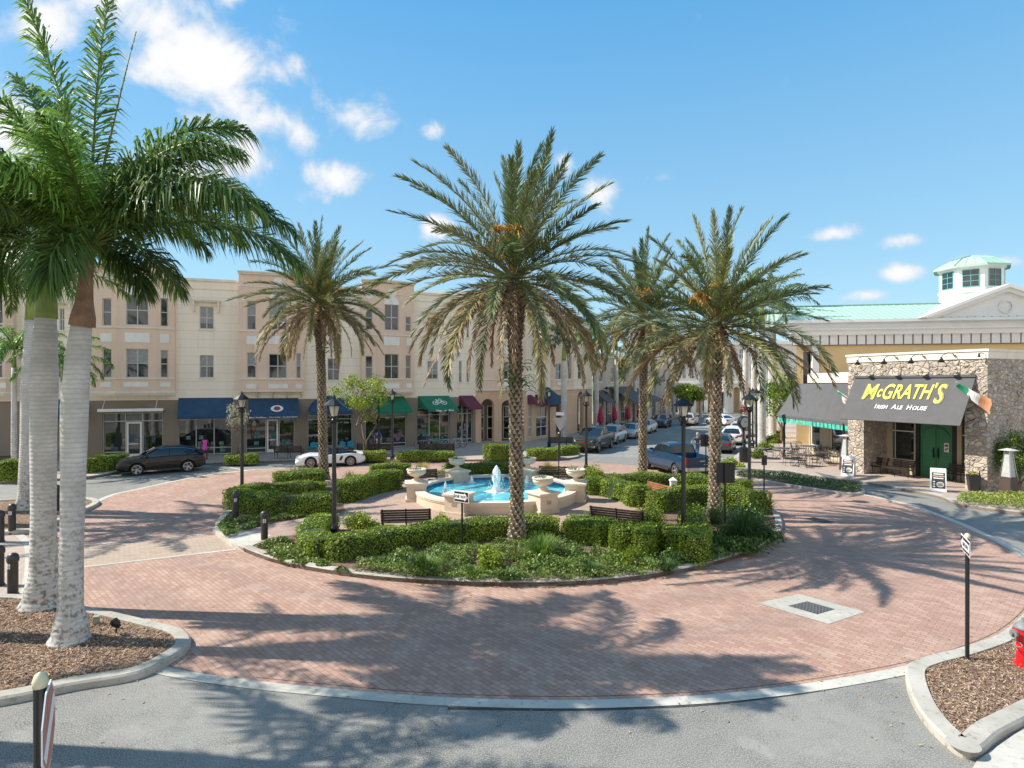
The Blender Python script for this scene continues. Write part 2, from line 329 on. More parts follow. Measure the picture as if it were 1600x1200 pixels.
def spline(pts, closed=True, sub=6):
    pts = [Vector((p[0], p[1])) for p in pts]; n = len(pts); o = []
    for i in range(n if closed else n - 1):
        if closed: p0, p1, p2, p3 = pts[i - 1], pts[i], pts[(i + 1) % n], pts[(i + 2) % n]
        else: p0, p1, p2, p3 = pts[max(i - 1, 0)], pts[i], pts[i + 1], pts[min(i + 2, n - 1)]
        d1, d2, d3 = max((p1 - p0).length, 1e-4) ** .5, max((p2 - p1).length, 1e-4) ** .5, max((p3 - p2).length, 1e-4) ** .5   # centripetal
        t0, t1 = 0, d1; t2 = t1 + d2; t3 = t2 + d3
        for k in range(sub):
            t = t1 + (t2 - t1) * k / sub
            A1 = p0 * ((t1 - t) / (t1 - t0)) + p1 * ((t - t0) / (t1 - t0)) if (p1 - p0).length > 1e-3 else p1
            A2 = p1 * ((t2 - t) / (t2 - t1)) + p2 * ((t - t1) / (t2 - t1)); A3 = p2 * ((t3 - t) / (t3 - t2)) + p3 * ((t - t2) / (t3 - t2)) if (p3 - p2).length > 1e-3 else p2
            B1 = A1 * ((t2 - t) / (t2 - t0)) + A2 * ((t - t0) / (t2 - t0)); B2 = A2 * ((t3 - t) / (t3 - t1)) + A3 * ((t - t1) / (t3 - t1))
            o.append(B1 * ((t2 - t) / (t2 - t1)) + B2 * ((t - t1) / (t2 - t1)))
    if not closed: o.append(pts[-1])
    return [(p.x, p.y) for p in o]
def offset(poly, d, closed=True):
    """shift to the left of travel by d"""
    n = len(poly); o = []
    for i in range(n):
        a = Vector(poly[i - 1] if (closed or i) else poly[0]); b = Vector(poly[(i + 1) % n] if (closed or i < n - 1) else poly[-1])
        t = b - a
        if t.length < 1e-6: t = Vector((1, 0))
        t.normalize(); o.append((poly[i][0] - t.y * d, poly[i][1] + t.x * d))
    return o
def area(poly): return sum(poly[i][0] * poly[(i + 1) % len(poly)][1] - poly[(i + 1) % len(poly)][0] * poly[i][1] for i in range(len(poly))) / 2
def strip(mb, A, B, z, closed=True):
    n = len(A); vs = [(*p, z) for p in A] + [(*p, z) for p in B]
    return mb.add(vs, [(i, (i + 1) % n, (i + 1) % n + n, i + n) for i in range(n if closed else n - 1)])
def kerb(name, path, width=.28, h=.15, closed=True, inward=None):
    """kerb with rounded top edges along path; its body lies to the left"""
    A = path; prof = [(0, -.02), (0, h - .035), (.035, h), (width, h), (width, h - .08)]
    lines = [[(*p, z) for p in offset(A, d, closed)] for d, z in prof]
    mb = MB(); n = len(A); m = len(prof)
    vs = [v for L in lines for v in L]
    mb.add(vs, [(j * n + i, (j + 1) * n + i, (j + 1) * n + (i + 1) % n, j * n + (i + 1) % n) for j in range(m - 1) for i in range(n if closed else n - 1)])
    return mb.build(name, M['kerb'], kind='structure')
def ccw(p): return p if area(p) > 0 else p[::-1]
def inside(poly, x, y):
    c = False; n = len(poly)
    for i in range(n):
        (x1, y1), (x2, y2) = poly[i], poly[(i + 1) % n]
        if (y1 > y) != (y2 > y) and x < (x2 - x1) * (y - y1) / (y2 - y1) + x1: c = not c
    return c
rng = np.random.default_rng(7); random.seed(11)
# ================================================================ ground
g = MB(); g.sheet([(-1500, -200), (1500, -200), (1500, 3000), (-1500, 3000)], -.012)
g.build('ground', mat('far_ground', (.16, .2, .1), .95, .3, .05), kind='structure')
g = MB(); g.sheet([(-90, -25), (95, -25), (120, 170), (-90, 170)], 0)
g.build('road', M['asphalt'], kind='structure')
SO = Vector((6.75, 46.5)); SU = Vector((.427, .904)); SN = Vector((.904, -.427))       # the street beyond: origin, along, across
def ST(u, n): p = SO + SU * u + SN * n; return (p.x, p.y)
pg = lambda L, h=0.0: [tuple(P(x, y, h)[:2]) for x, y in L]
brick_out = spline(pg([(60, 800), (150, 787), (180, 773), (230, 762), (280, 751), (330, 742), (400, 734), (480, 731), (560, 728), (620, 723), (760, 720), (900, 722), (1000, 728),
    (1100, 737), (1180, 747), (1240, 757), (1300, 765), (1345, 773), (1400, 785), (1440, 797), (1500, 820), (1560, 849), (1600, 873), (1625, 905), (1617, 940), (1597, 965), (1560, 994), (1500, 1018),
    (1420, 1041), (1300, 1064), (1200, 1078), (1100, 1088), (980, 1094), (880, 1096), (760, 1094), (650, 1089), (500, 1076), (400, 1066), (300, 1050), (200, 1020), (60, 980), (-40, 930), (-40, 850)]))
brick_out = ccw(brick_out)
g = MB(); g.sheet(brick_out, .006); g.build('roundabout_paving', M['brick'], kind='structure')
def ribbon(name, L, w0, w1, z, m, closed=False, sub=6):
    p = spline(L, closed, sub); g = MB(); strip(g, offset(p, w0, closed), offset(p, w1, closed), z, closed); return g.build(name, m, kind='structure')
ribbon('concrete_band', pg([(1345, 773), (1400, 785), (1440, 797), (1500, 820), (1560, 849), (1600, 873), (1625, 905), (1617, 940), (1597, 965), (1560, 994), (1500, 1018), (1420, 1041), (1300, 1064), (1200, 1078),
    (1100, 1088), (980, 1094), (880, 1096), (760, 1094), (650, 1089), (500, 1076), (400, 1066), (300, 1052), (250, 1042)]), -.02, .25, .011, M['concrete'])
ribbon('concrete_band', pg([(150, 787), (180, 773), (230, 762), (280, 751), (330, 742), (400, 734)]), -.05, .22, .0112, M['concrete'])
ribbon('concrete_band', pg([(400, 734), (480, 731), (560, 728), (620, 723)]), -.03, .14, .0114, M['concrete'])
ribbon('asphalt_seam', pg([(1412, 1049), (1300, 1074), (1200, 1089), (1100, 1100), (980, 1106), (880, 1108), (700, 1106)]), -.0, .07, .0055, mat('seam_dark', (.05, .05, .046), .9, .3, 9))
# soldier courses between the brick and the band (two darker joints)
ribbon('road_joint', pg([(1625, 905), (1612, 935), (1590, 962), (1552, 990), (1492, 1014), (1412, 1036), (1292, 1058), (1200, 1071), (1100, 1081), (980, 1087), (880, 1089), (760, 1087), (650, 1082), (500, 1069), (400, 1059)]), 0, .02, .0095, M['soil'])
# crossing of tan pavers from the left walk to the gap in the island
cr = [P(30, 862), P(355, 838), P(372, 858), P(30, 898)]
g = MB(); g.sheet([c[:2] for c in cr], .010); g.build('paved_crossing', M['brick_tan'], kind='structure')
for a, b_ in (((30, 862), (340, 833)), ((30, 898), (368, 859))):
    ribbon('crossing_band', [P(*a)[:2], P(*b_)[:2]], -.07, .07, .0125, M['concrete'], sub=1)
# white stall line by the parked cars
ribbon('parking_line', [P(358, 731)[:2], P(385, 736)[:2]], 0, .1, .0135, M['white'], sub=1)
# drain with its concrete apron
dr = [P(1184, 943), P(1250, 929), P(1352, 957), P(1295, 976)]
g = MB(); g.sheet([c[:2] for c in dr], .012); g.build('drain_apron', concrete('apron_concrete', (.33, .315, .27), (.47, .45, .39)), kind='structure')
dc = sum(dr, Vector()) / 4
def bil(u, v): return dr[0] * (1 - u) * (1 - v) + dr[3] * u * (1 - v) + dr[2] * u * v + dr[1] * (1 - u) * v
t = thing('drain_grate', 'black iron drain grate set in a pale concrete apron on the brick paving', 'drain', (dc.x, dc.y, 0))
g = MB(); q = [bil(u, v) - dc for u, v in ((.29, .27), (.71, .27), (.71, .73), (.29, .73))]
g.sheet([c[:2] for c in q], .0135); g.build('drain_opening', mat('drain_dark', (.01, .01, .01), .9, 0), t)
g = MB()
for fam in (0, 1):
    for k in range(-4, 14):
        for sgn in (1,):
            a0 = .29 + .42 * k / 9; 
            def pt(s_):  # diagonal bars
                u = a0 + (.42 * s_ * .6 if fam == 0 else -.42 * s_ * .6 + .12); v = .27 + .46 * s_; return u, v
            pts = [pt(s_) for s_ in np.linspace(0, 1, 24)]; pts = [p for p in pts if .29 <= p[0] <= .71]
            if len(pts) < 2: continue
            a, c = bil(*pts[0]) - dc, bil(*pts[-1]) - dc; d = (c - a).normalized(); w = Vector((-d.y, d.x, 0)) * .016
            g.add([(a + w).xy.to_3d() + Vector((0, 0, .017 + fam * .002)), (a - w).xy.to_3d() + Vector((0, 0, .017 + fam * .002)), (c - w).xy.to_3d() + Vector((0, 0, .017 + fam * .002)), (c + w).xy.to_3d() + Vector((0, 0, .017 + fam * .002))], [(0, 1, 2, 3)])
g.build('grate_bars', mat('iron', (.12, .12, .12), .6, .2, 30), t)
pdr = P(1281, 813.5); t = thing('drain_grate', 'small dark slot drain in the shadowed brick right of the island', 'drain', (pdr.x, pdr.y, .0))
g = MB(); g.box((0, 0, .012), (.55, .9, .006), rz=.5); g.build('drain_cover', mat('iron2', (.03, .03, .03), .6, .1), t)

# raised beds and walks
def bed(nm, L, topmat, width=.28, h=.15, world=False, sub=5, name_top='planting_bed'):
    p = ccw(spline(L if world else pg(L), True, sub))
    kerb(nm, p, width, h)
    g = MB(); g.sheet(offset(p, width - .004), h - .03); g.build(name_top, topmat, kind='structure'); return p
bedL = bed('kerb', [(-150, 1120), (0, 1104), (111, 1081), (215, 1062), (268, 1037), (297, 1013), (287, 994), (240, 980), (169, 963), (100, 949), (45, 938), (0, 936), (-150, 927)], M['mulch'])
bedM = bed('kerb', [(-150, 796), (0, 785), (60, 783), (130, 781), (156, 787), (130, 803), (85, 822), (62, 832), (0, 837), (-150, 842)], M['mulch'])
bedR = bed('kerb', [(1415, 1062), (1420, 1047), (1440, 1038), (1500, 1022), (1560, 1000), (1603, 968), (1700, 912), (1850, 1000), (1700, 1085), (1600, 1138), (1560, 1160), (1530, 1184), (1505, 1186), (1460, 1150), (1430, 1110)], M['mulch'], .3)
sliver = bed('kerb', [(1150, 744), (1190, 743), (1250, 750), (1300, 757), (1343, 765), (1352, 771), (1335, 774.5), (1290, 769.5), (1230, 760), (1190, 753), (1150, 748)], M['soil'], .15, .13)
# the walk with the bollards
g = MB(); wl = ccw(spline(pg([(-260, 842), (0, 839), (30, 837), (42, 845), (45, 870), (44, 900), (38, 933), (0, 934), (-260, 928)]), True, 5))
g.sheet(wl, .02); g.build('sidewalk', M['walk'], kind='structure')
ribbon('concrete_band', pg([(30, 837), (43, 850), (46, 870), (45, 900), (38, 933)]), -.12, .12, .024, M['concrete'])
# concrete bottom right
g = MB(); g.prism(ccw([P(1600, 1141)[:2], P(1527, 1193)[:2], P(1490, 1260)[:2], P(1900, 1300)[:2], P(1900, 1010)[:2]]), -.01, .03); g.build('sidewalk', M['concrete'], kind='structure')
# left sidewalk under the shops
LW = pg([(-400, 785), (-200, 771), (0, 757), (60, 753), (130, 749), (180, 741), (215, 733), (320, 727), (450, 722), (545, 719.5), (590, 722), (620, 722.5), (690, 721.5), (750, 721), (830, 720), (880, 719), (903, 716)]) + [ST(-1.2, -1.3), ST(-.6, -2.2), ST(1.5, -2.6), ST(10, -2.6), ST(40, -2.6), ST(58, -2.6)]
LWs = spline(LW, False, 5)
poly = LWs + [(20, 110), (-90, 110), (-90, 30)]
g = MB(); g.prism(ccw(poly), -.01, .144); g.build('sidewalk', M['walk'], kind='structure')
kerb('kerb', LWs, .2, .15, closed=False)
# right sidewalk round the pub
RW = [ST(60, 10.0), ST(40, 10.0), ST(20, 10.0), ST(4, 10.0), ST(-1.5, 9.6)] + pg([(1122, 727), (1130, 731), (1150, 734), (1180, 736), (1230, 740), (1280, 748), (1360, 758), (1420, 769), (1470, 780), (1495, 791), (1540, 798), (1600, 806), (1800, 830), (2200, 860)])
RWs = spline(RW, False, 5)
g = MB(); g.prism(ccw(RWs + [(90, 25), (95, 110), (60, 112)]), -.01, .144); g.build('sidewalk', M['walk'], kind='structure')
kerb('kerb', RWs, .38, .15, closed=False)
# island
ISL = pg([(335, 831), (352, 846), (378, 861), (440, 883), (520, 898), (600, 908), (700, 914.5), (810, 917), (900, 915), (1000, 906), (1100, 888), (1180, 862), (1219, 838)]) + \
    [(10.95, 24.4), (11.3, 26.6), (11.0, 29.2), (10.0, 31.8), (8, 34.0), (5, 35.8), (1, 36.8), (-3, 36.9), (-6.6, 36.0), (-9.2, 34.0), (-11.1, 31.0), (-12.0, 27.8), (-12.0, 25.0)]
ISLs = ccw(spline(ISL, True, 6))
g = MB(); g.prism(ISLs, -.01, .12); g.build('island_bed', M['soil'], kind='structure')
gap0, gap1 = P(332, 832), P(385, 864)
n = len(ISLs); keep = [not (-12.1 < p[0] < -8.75 and p[1] < 22.45 and p[1] > 19.2 and (Vector(p) - (gap0.xy + gap1.xy) / 2).length < 1.25) for p in ISLs]
st_ = next(i for i in range(n) if not keep[i] and keep[(i + 1) % n]); path = []
for k in range(1, n + 1):
    i = (st_ + k) % n
    if keep[i]: path.append(ISLs[i])
kerb('kerb', path, .25, .15, closed=False)
FC = Vector((-.73, 27.9)); PR = 6.9
pl = [(FC.x + PR * math.cos(a), FC.y + PR * math.sin(a)) for a in np.linspace(0, 2 * PI, 96, endpoint=False)]
g = MB(); g.sheet(pl, .130); g.build('plaza', M['plaza'], kind='structure')
pth = [P(345, 838, .12)[:2], P(430, 818, .12)[:2], P(500, 806, .12)[:2], P(560, 798, .12)[:2], P(590, 818, .12)[:2], P(500, 836, .12)[:2], P(440, 838, .12)[:2], P(378, 858, .12)[:2]]
g = MB(); g.sheet(ccw(pth), .134); g.build('path', M['plaza'], kind='structure')
g = MB(); g.prism(ccw([gap0.xy, P(356, 827)[:2], P(392, 838)[:2], P(424, 842)[:2], P(386, 864)[:2], P(362, 856)[:2]]), -.01, .139); g.build('concrete_ramp', M['concrete'], kind='structure')

pc_ = P(1506, 1163, .15); g = MB(); g.lathe([(.22, 0), (.22, .001)], (pc_.x, pc_.y, .1515), 20); g.build('kerb_corner', M['kerb'], kind='structure')
# ================================================================ palms
leafM = leafmat('palm_leaf', None, None, .38, .45, attr=True)
dateM = leafmat('date_leaf', None, None, .15, .5, attr=True)
def frond(V, Fq, C, o, az, e0, D, L, n, Ll, w, col, rcol, pet=.18, vee=.35, a0=60, a1=22, droop=.0, roll=.0, jit=.10, plumose=.0, side=0.0, rr=.028, ex=1.25):
    """appends one frond: rachis tube + leaflets (numpy)"""
    m = 15; s = np.linspace(0, 1, m); e = e0 - D * s ** ex; azs = az + side * s ** 2
    T = np.stack([np.cos(e) * np.cos(azs), np.cos(e) * np.sin(azs), np.sin(e)], 1)
    p = np.zeros((m, 3)); p[0] = o
    for i in range(1, m): p[i] = p[i - 1] + (T[i] + T[i - 1]) / 2 * L / (m - 1)
    B = np.stack([-np.sin(azs), np.cos(azs), 0 * azs], 1); Nn = np.cross(T, B); Nn *= np.sign(Nn[:, 2:3] + 1e-6) if abs(e0) < 1.2 else 1
    Nn = np.cross(T, B) * -1 if np.cross(T[0], B[0])[2] < 0 else np.cross(T, B)
    ro = roll * s; Br = B * np.cos(ro)[:, None] + Nn * np.sin(ro)[:, None]; Nr = np.cross(T, Br); Nr = Nr if (Nr * Nn).sum() > 0 else -Nr
    k0 = sum(len(v) for v in V)
    r = rr * (1 - .85 * s); ring = []
    for a in (0.0, 2.09, 4.19): ring.append(p + (Br * math.cos(a) + Nr * math.sin(a)) * r[:, None])
    vs = np.stack(ring, 1).reshape(-1, 3); V.append(vs); C.append(np.tile(rcol, (len(vs), 1)))
    q = [(k0 + i * 3 + k, k0 + i * 3 + (k + 1) % 3, k0 + (i + 1) * 3 + (k + 1) % 3, k0 + (i + 1) * 3 + k) for i in range(m - 1) for k in range(3)]; Fq.append(np.array(q))
    ls = np.linspace(pet, .995, n) + rng.normal(0, .004, n); ls = np.clip(ls, pet, 1)
    ip = lambda A: np.stack([np.interp(ls, s, A[:, k]) for k in range(3)], 1)
    P0, T0, B0, N0 = ip(p), ip(T), ip(Br), ip(Nr); u = (ls - pet) / (1 - pet)
    for sg in (-1, 1):
        ang = np.radians(a0 + (a1 - a0) * u) + rng.normal(0, jit, n)
        ve = vee + rng.normal(0, jit * 1.5, n) + plumose * rng.choice([-1, 0, 1], n)
        d = T0 * np.cos(ang)[:, None] + (B0 * (sg * np.cos(ve))[:, None] + N0 * np.sin(ve)[:, None]) * np.sin(ang)[:, None]
        l = Ll * (.35 + .65 * np.sin(np.pi * np.clip(u * .86 + .12, 0, 1)) ** .7) * rng.uniform(.82, 1.1, n)
        wv = np.cross(d, N0 + rng.normal(0, .45, (n, 3))); wv /= np.linalg.norm(wv, axis=1)[:, None] + 1e-9; wv *= (w / 2)
        g = np.zeros((n, 3)); g[:, 2] = -1
        mid = P0 + d * (l * .5)[:, None] + g * (droop * l * .16)[:, None]; tip = P0 + d * (l * (1 - .35 * droop))[:, None] + g * (droop * l * .62)[:, None]
        k0 = sum(len(v) for v in V)
        vs = np.stack([P0 - wv * .5, P0 + wv * .5, mid - wv, mid + wv, tip - wv * .08, tip + wv * .08], 1).reshape(-1, 3); V.append(vs)
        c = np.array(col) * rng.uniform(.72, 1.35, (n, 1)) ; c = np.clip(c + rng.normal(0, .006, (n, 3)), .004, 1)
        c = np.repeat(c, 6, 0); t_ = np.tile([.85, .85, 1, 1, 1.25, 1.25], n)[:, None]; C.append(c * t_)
        b = k0 + np.arange(n) * 6; Fq.append(np.concatenate([np.stack([b, b + 1, b + 3, b + 2], 1), np.stack([b + 2, b + 3, b + 5, b + 4], 1)]))
def bake(name, V, Fq, C, m, parent=None):
    return fastmesh(name, np.concatenate(V), np.concatenate(Fq), m, parent, np.concatenate(C))
trunkM, tt, tb, tco = newmat('date_trunk', .95)
cc_ = mixc(tt, ramp_noise(tt, tco, 7, .35, .65), (.24, .185, .13), (.52, .44, .33)); cc_ = mixc(tt, ramp_noise(tt, tco, 1.1, .5, .72), cc_, (.18, .14, .10)); tt.links.new(cc_, tb.inputs['Base Color'])
coreM = mat('date_trunk_core', (.085, .062, .042), .95, .3, 6)
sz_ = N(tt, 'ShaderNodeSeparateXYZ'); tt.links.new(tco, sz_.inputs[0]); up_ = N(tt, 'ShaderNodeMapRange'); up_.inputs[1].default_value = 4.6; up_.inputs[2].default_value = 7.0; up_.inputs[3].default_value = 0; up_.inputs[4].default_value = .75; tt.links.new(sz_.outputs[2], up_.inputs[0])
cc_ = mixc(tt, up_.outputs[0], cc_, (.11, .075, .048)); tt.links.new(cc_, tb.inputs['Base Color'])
def date_palm(x, y, H, rt, Lf, seed, label, lean=(0, 0), dead=14, nf=50, full=True, group='date palms on the fountain island', rb=None):
    global rng
    rng = np.random.default_rng(seed); t = thing('date_palm', label, 'palm tree', (x, y, 0), 0, group)
    # trunk: spiral of old leaf bases, each a small wedge on the stem
    rb = rb or rt * 1.0
    g = MB(); K = 26; prof = []
    for i in range(K):
        s = i / (K - 1); r = rt * (1.45 - .55 * min(1, s * 9) if s < .11 else .9) + (rt * .55 if s > .8 else 0) * min(1, (s - .8) * 8 if s > .8 else 0)
        prof.append((r, s * H))
    cx = lambda z: (lean[0] * (z / H) ** 1.4, lean[1] * (z / H) ** 1.4)
    g.tube([(*cx(z), z) for r, z in prof], [r for r, z in prof], 14)
    g.build('trunk', coreM, t); t_core = None; g = MB()
    rows = int(H / .135); per = 8
    for i in range(rows):
        z = .05 + i * (H - .1) / rows; s = z / H; r = np.interp(z, [q[1] for q in prof], [q[0] for q in prof]); c0 = cx(z)
        big = 1.0 if s < .72 else 1.0 + (s - .72) * 6.5
        for k in range(per):
            a = 2 * PI * (k / per + (i % 2) * .5 / per + i * .012) + rng.normal(0, .05); j = rng.uniform(.6, 1.35) * big
            hw = r * PI / per * .92; ca, sa = math.cos(a), math.sin(a); B = (-sa, ca)
            o_ = rt * .24 * j
            pts = [(c0[0] + ca * r * .97 - B[0] * hw, c0[1] + sa * r * .97 - B[1] * hw, z - .03), (c0[0] + ca * r * .97 + B[0] * hw, c0[1] + sa * r * .97 + B[1] * hw, z - .03),
                   (c0[0] + ca * (r + o_) + B[0] * hw * .55, c0[1] + sa * (r + o_) + B[1] * hw * .55, z + .085 * j), (c0[0] + ca * (r + o_) - B[0] * hw * .55, c0[1] + sa * (r + o_) - B[1] * hw * .55, z + .085 * j),
                   (c0[0] + ca * (r * .96), c0[1] + sa * (r * .96), z + .12)]
            g.add(pts, [(0, 1, 2, 3), (3, 2, 4), (0, 3, 4), (1, 4, 2)])
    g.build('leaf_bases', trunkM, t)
    top = np.array([cx(H)[0], cx(H)[1], H]); V, Fq, C = [], [], []; gold = 2.39996
    greens = [(.12, .165, .055), (.165, .20, .08), (.095, .14, .045), (.23, .245, .12), (.21, .23, .07)]
    for i in range(nf):
        u = (i + .5) / nf; az = i * gold + rng.normal(0, .12); e0 = math.pi / 2 * (1 - 1.18 * u ** .80) + rng.normal(0, .05)
        D = R(24 + 52 * u + rng.normal(0, 11)); L = Lf * rng.uniform(.84, 1.14) * (.97 + .03 * min(1, u * 3))
        col = np.array(greens[rng.integers(5)]) * (1.1 if u < .35 else .95)
        if u > .75 and rng.random() < .55: col = np.array((.27, .22, .085))
        o = top + np.array([math.cos(az), math.sin(az), 0]) * rt * .55 * u + np.array([0, 0, .25 * (1 - u)])
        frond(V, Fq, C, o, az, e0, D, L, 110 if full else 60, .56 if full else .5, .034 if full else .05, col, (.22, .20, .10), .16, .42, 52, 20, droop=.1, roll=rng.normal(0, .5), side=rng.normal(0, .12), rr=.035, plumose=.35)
    bake('crown', V, Fq, C, dateM, t)
    V, Fq, C = [], [], []
    for i in range(dead):
        az = i * gold * 1.7 + rng.normal(0, .2); col = np.array((.27, .17, .095) if rng.random() < .6 else (.30, .235, .12)) * rng.uniform(.75, 1.15)
        frond(V, Fq, C, top + np.array([math.cos(az) * rt, math.sin(az) * rt, -.15]), az, R(rng.uniform(-38, 0)), R(rng.uniform(40, 68)), Lf * rng.uniform(.70, 1.0), 74, .34, .032, col, (.33, .25, .15), .12, .3, 35, 15, droop=.5, roll=rng.normal(0, .8), side=rng.normal(0, .3), jit=.25, rr=.03)
    bake('dead_fronds', V, Fq, C, dateM, t)
    V, Fq, C = [], [], []
    for i in range(18 if full else 6):          # orange flower stalks
        az = rng.uniform(0, 2 * PI); e = R(rng.uniform(32, 72)); L = Lf * rng.uniform(.24, .42)
        d = np.array([math.cos(az) * math.cos(e), math.sin(az) * math.cos(e), math.sin(e)]); o = top + np.array([0, 0, .25]); h = o + d * L * .8
        k0 = sum(len(v) for v in V)
        for j in range(60):
            dd = d + rng.normal(0, .34, 3); dd /= np.linalg.norm(dd); l = rng.uniform(.30, .6); m1 = h + dd * l * .6; t1 = m1 + (dd * .5 + np.array([0, 0, -.6])) * l * .6
            w = np.cross(dd, rng.normal(0, 1, 3)); w = w / np.linalg.norm(w) * .013; k = sum(len(v) for v in V)
            V.append(np.array([h - w * .5, h + w * .5, m1 - w, m1 + w, t1 - w * 1.2, t1 + w * 1.2])); C.append(np.tile(np.array((.62, .34, .07)) * rng.uniform(.7, 1.2), (6, 1)))
            Fq.append(np.array([(k, k + 1, k + 3, k + 2), (k + 2, k + 3, k + 5, k + 4)]))
        w = np.cross(d, [0, 0, 1.]); w = w / (np.linalg.norm(w) + 1e-6) * .03; k = sum(len(v) for v in V)
        V.append(np.array([o - w, o + w, h - w, h + w])); C.append(np.tile((.5, .33, .1), (4, 1))); Fq.append(np.array([(k, k + 1, k + 3, k + 2)]))
    bake('flower_stalks', V, Fq, C, dateM, t)
    return t
def fern(t, z, r, n, seed, spread=.55):
    """a clump of ferns growing out of the stem"""
    rg = np.random.default_rng(seed); V, Fq, C = [], [], []
    for i in range(n):
        az = rg.uniform(0, 2 * PI); frond(V, Fq, C, np.array([math.cos(az) * r, math.sin(az) * r, z + rg.uniform(-spread, spread)]), az, R(rg.uniform(10, 60)), R(rg.uniform(50, 110)), rg.uniform(.3, .5), 12, .09, .03, (.09, .2, .04), (.1, .18, .05), .1, .1, 70, 40, rr=.004)
    o = bake('fern', V, Fq, C, leafM, t); return o
def hz(cy, y): return HT(cy, y)
t = date_palm(.17, 20.0, 8.85, .23, 4.65, 3, 'tallest date palm with a thick shaggy trunk, standing in the front bed of the island', lean=(-.1, 0), dead=26, nf=66)
fern(t, 5.65, .24, 46, 5)
t = date_palm(8.1, 23.8, 7.65, .225, 4.5, 4, 'date palm at the right side of the island beside the black sign back', lean=(.1, 0), dead=24, nf=60); fern(t, 6.6, .3, 40, 6, .8)
t = date_palm(-10.45, 33.0, 9.7, .24, 4.3, 8, 'date palm at the left of the island in front of the white sports car', lean=(-.25, 0), dead=20, nf=66); fern(t, 8.0, .3, 30, 7, .9)
t = date_palm(7.15, 32.6, 8.9, .225, 4.3, 21, 'date palm at the back of the island beside the parked blue pickup', lean=(.1, 0), dead=24, nf=60)
# ---- royal palms
royM, tt, tb, tco = newmat('royal_trunk', .85)
sp_ = N(tt, 'ShaderNodeSeparateXYZ'); tt.links.new(tco, sp_.inputs[0])
wv_ = N(tt, 'ShaderNodeTexWave', wave_type='BANDS', bands_direction='Z', i_Scale=3.1); wv_.inputs['Distortion'].default_value = 2.2; wv_.inputs['Detail'].default_value = 3.0; wv_.inputs['Detail Scale'].default_value = 2.0
tt.links.new(tco, wv_.inputs['Vector'])
cA = mixc(tt, ramp_noise(tt, tco, 2.2, .35, .7), (.47, .455, .425), (.68, .665, .63))
rr_ = N(tt, 'ShaderNodeMapRange'); rr_.inputs[1].default_value = .0; rr_.inputs[2].default_value = .35; rr_.inputs[3].default_value = .55; rr_.inputs[4].default_value = 0; tt.links.new(wv_.outputs['Fac'], rr_.inputs[0])
cA = mixc(tt, rr_.outputs[0], cA, (.39, .375, .345))
lowm = N(tt, 'ShaderNodeMapRange'); lowm.inputs[1].default_value = 4.2; lowm.inputs[2].default_value = .3; lowm.inputs[3].default_value = 0; lowm.inputs[4].default_value = 1; tt.links.new(sp_.outputs[2], lowm.inputs[0])
ml = N(tt, 'ShaderNodeMath', operation='MULTIPLY'); tt.links.new(lowm.outputs[0], ml.inputs[0]); tt.links.new(ramp_noise(tt, tco, 9, .48, .62, 6), ml.inputs[1])
cA = mixc(tt, ml.outputs[0], cA, (.17, .165, .14)); tt.links.new(cA, tb.inputs['Base Color'])
bp_ = N(tt, 'ShaderNodeBump', i_Strength=.28, i_Distance=.02); tt.links.new(wv_.outputs['Fac'], bp_.inputs['Height']); tt.links.new(bp_.outputs[0], tb.inputs['Normal'])
shaftG = mat('crownshaft_green', (.24, .32, .07), .45, .15, 2); shaftB = mat('crownshaft_brown', (.27, .155, .10), .75, .25, 3, .4, 20)
def royal(x, y, path, shaft, fronds, label, seed, brown=False, group=None, n=95, Ll=.72, w=.042, cat='palm tree', col=(.125, .21, .04), name='royal_palm', spear=None):
    """path: (dx, dy, z, r) of the trunk; shaft: (dx, dy, z, r); fronds: (az, e0, D, L, tint)"""
    global rng
    rng = np.random.default_rng(seed); t = thing(name, label, cat, (x, y, 0), 0, group)
    pp = []
    for i in range(len(path) - 1):
        for k in range(8):
            u = k / 8; u2 = u * u * (3 - 2 * u); a, b_ = path[i], path[i + 1]; pp.append([a[j] + (b_[j] - a[j]) * (u if j < 3 else u2) for j in range(4)])
    pp.append(list(path[-1])); g = MB(); fine = []
    for i in range(len(pp)): fine.append(pp[i])
    g.tube([q[:3] for q in fine], [q[3] * (1 + .004 * math.sin(i * 2.7)) for i, q in enumerate(fine)], 28); g.build('trunk', royM, t, smooth=True)
    g = MB(); g.tube([q[:3] for q in shaft], [q[3] for q in shaft], 20)
    if brown:
        for z_ in (.42, .8):
            i = int(len(shaft) * z_); q = shaft[min(i, len(shaft) - 1)]; g.tube([(q[0], q[1], q[2]), (q[0] + .01, q[1], q[2] + .025)], q[3] * 1.06, 20)
    g.build('crownshaft', shaftB if brown else shaftG, t, smooth=True)
    V, Fq, C = [], [], []; top = np.array(shaft[-1][:3])
    for (az, e0, D, L, tint) in fronds:
        az_ = R(az); o = top + np.array([math.cos(az_), math.sin(az_), 0]) * shaft[-1][3] * .6
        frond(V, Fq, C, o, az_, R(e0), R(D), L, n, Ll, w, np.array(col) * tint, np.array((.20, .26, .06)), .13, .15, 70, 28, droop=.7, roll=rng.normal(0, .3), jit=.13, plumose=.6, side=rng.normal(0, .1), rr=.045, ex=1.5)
    if spear:
        frond(V, Fq, C, top, R(spear[0]), R(spear[1]), R(3), spear[2], 60, .12, .03, np.array((.13, .19, .04)), (.2, .26, .06), .1, .1, 8, 3, rr=.05)
    bake('crown', V, Fq, C, leafM, t); return t
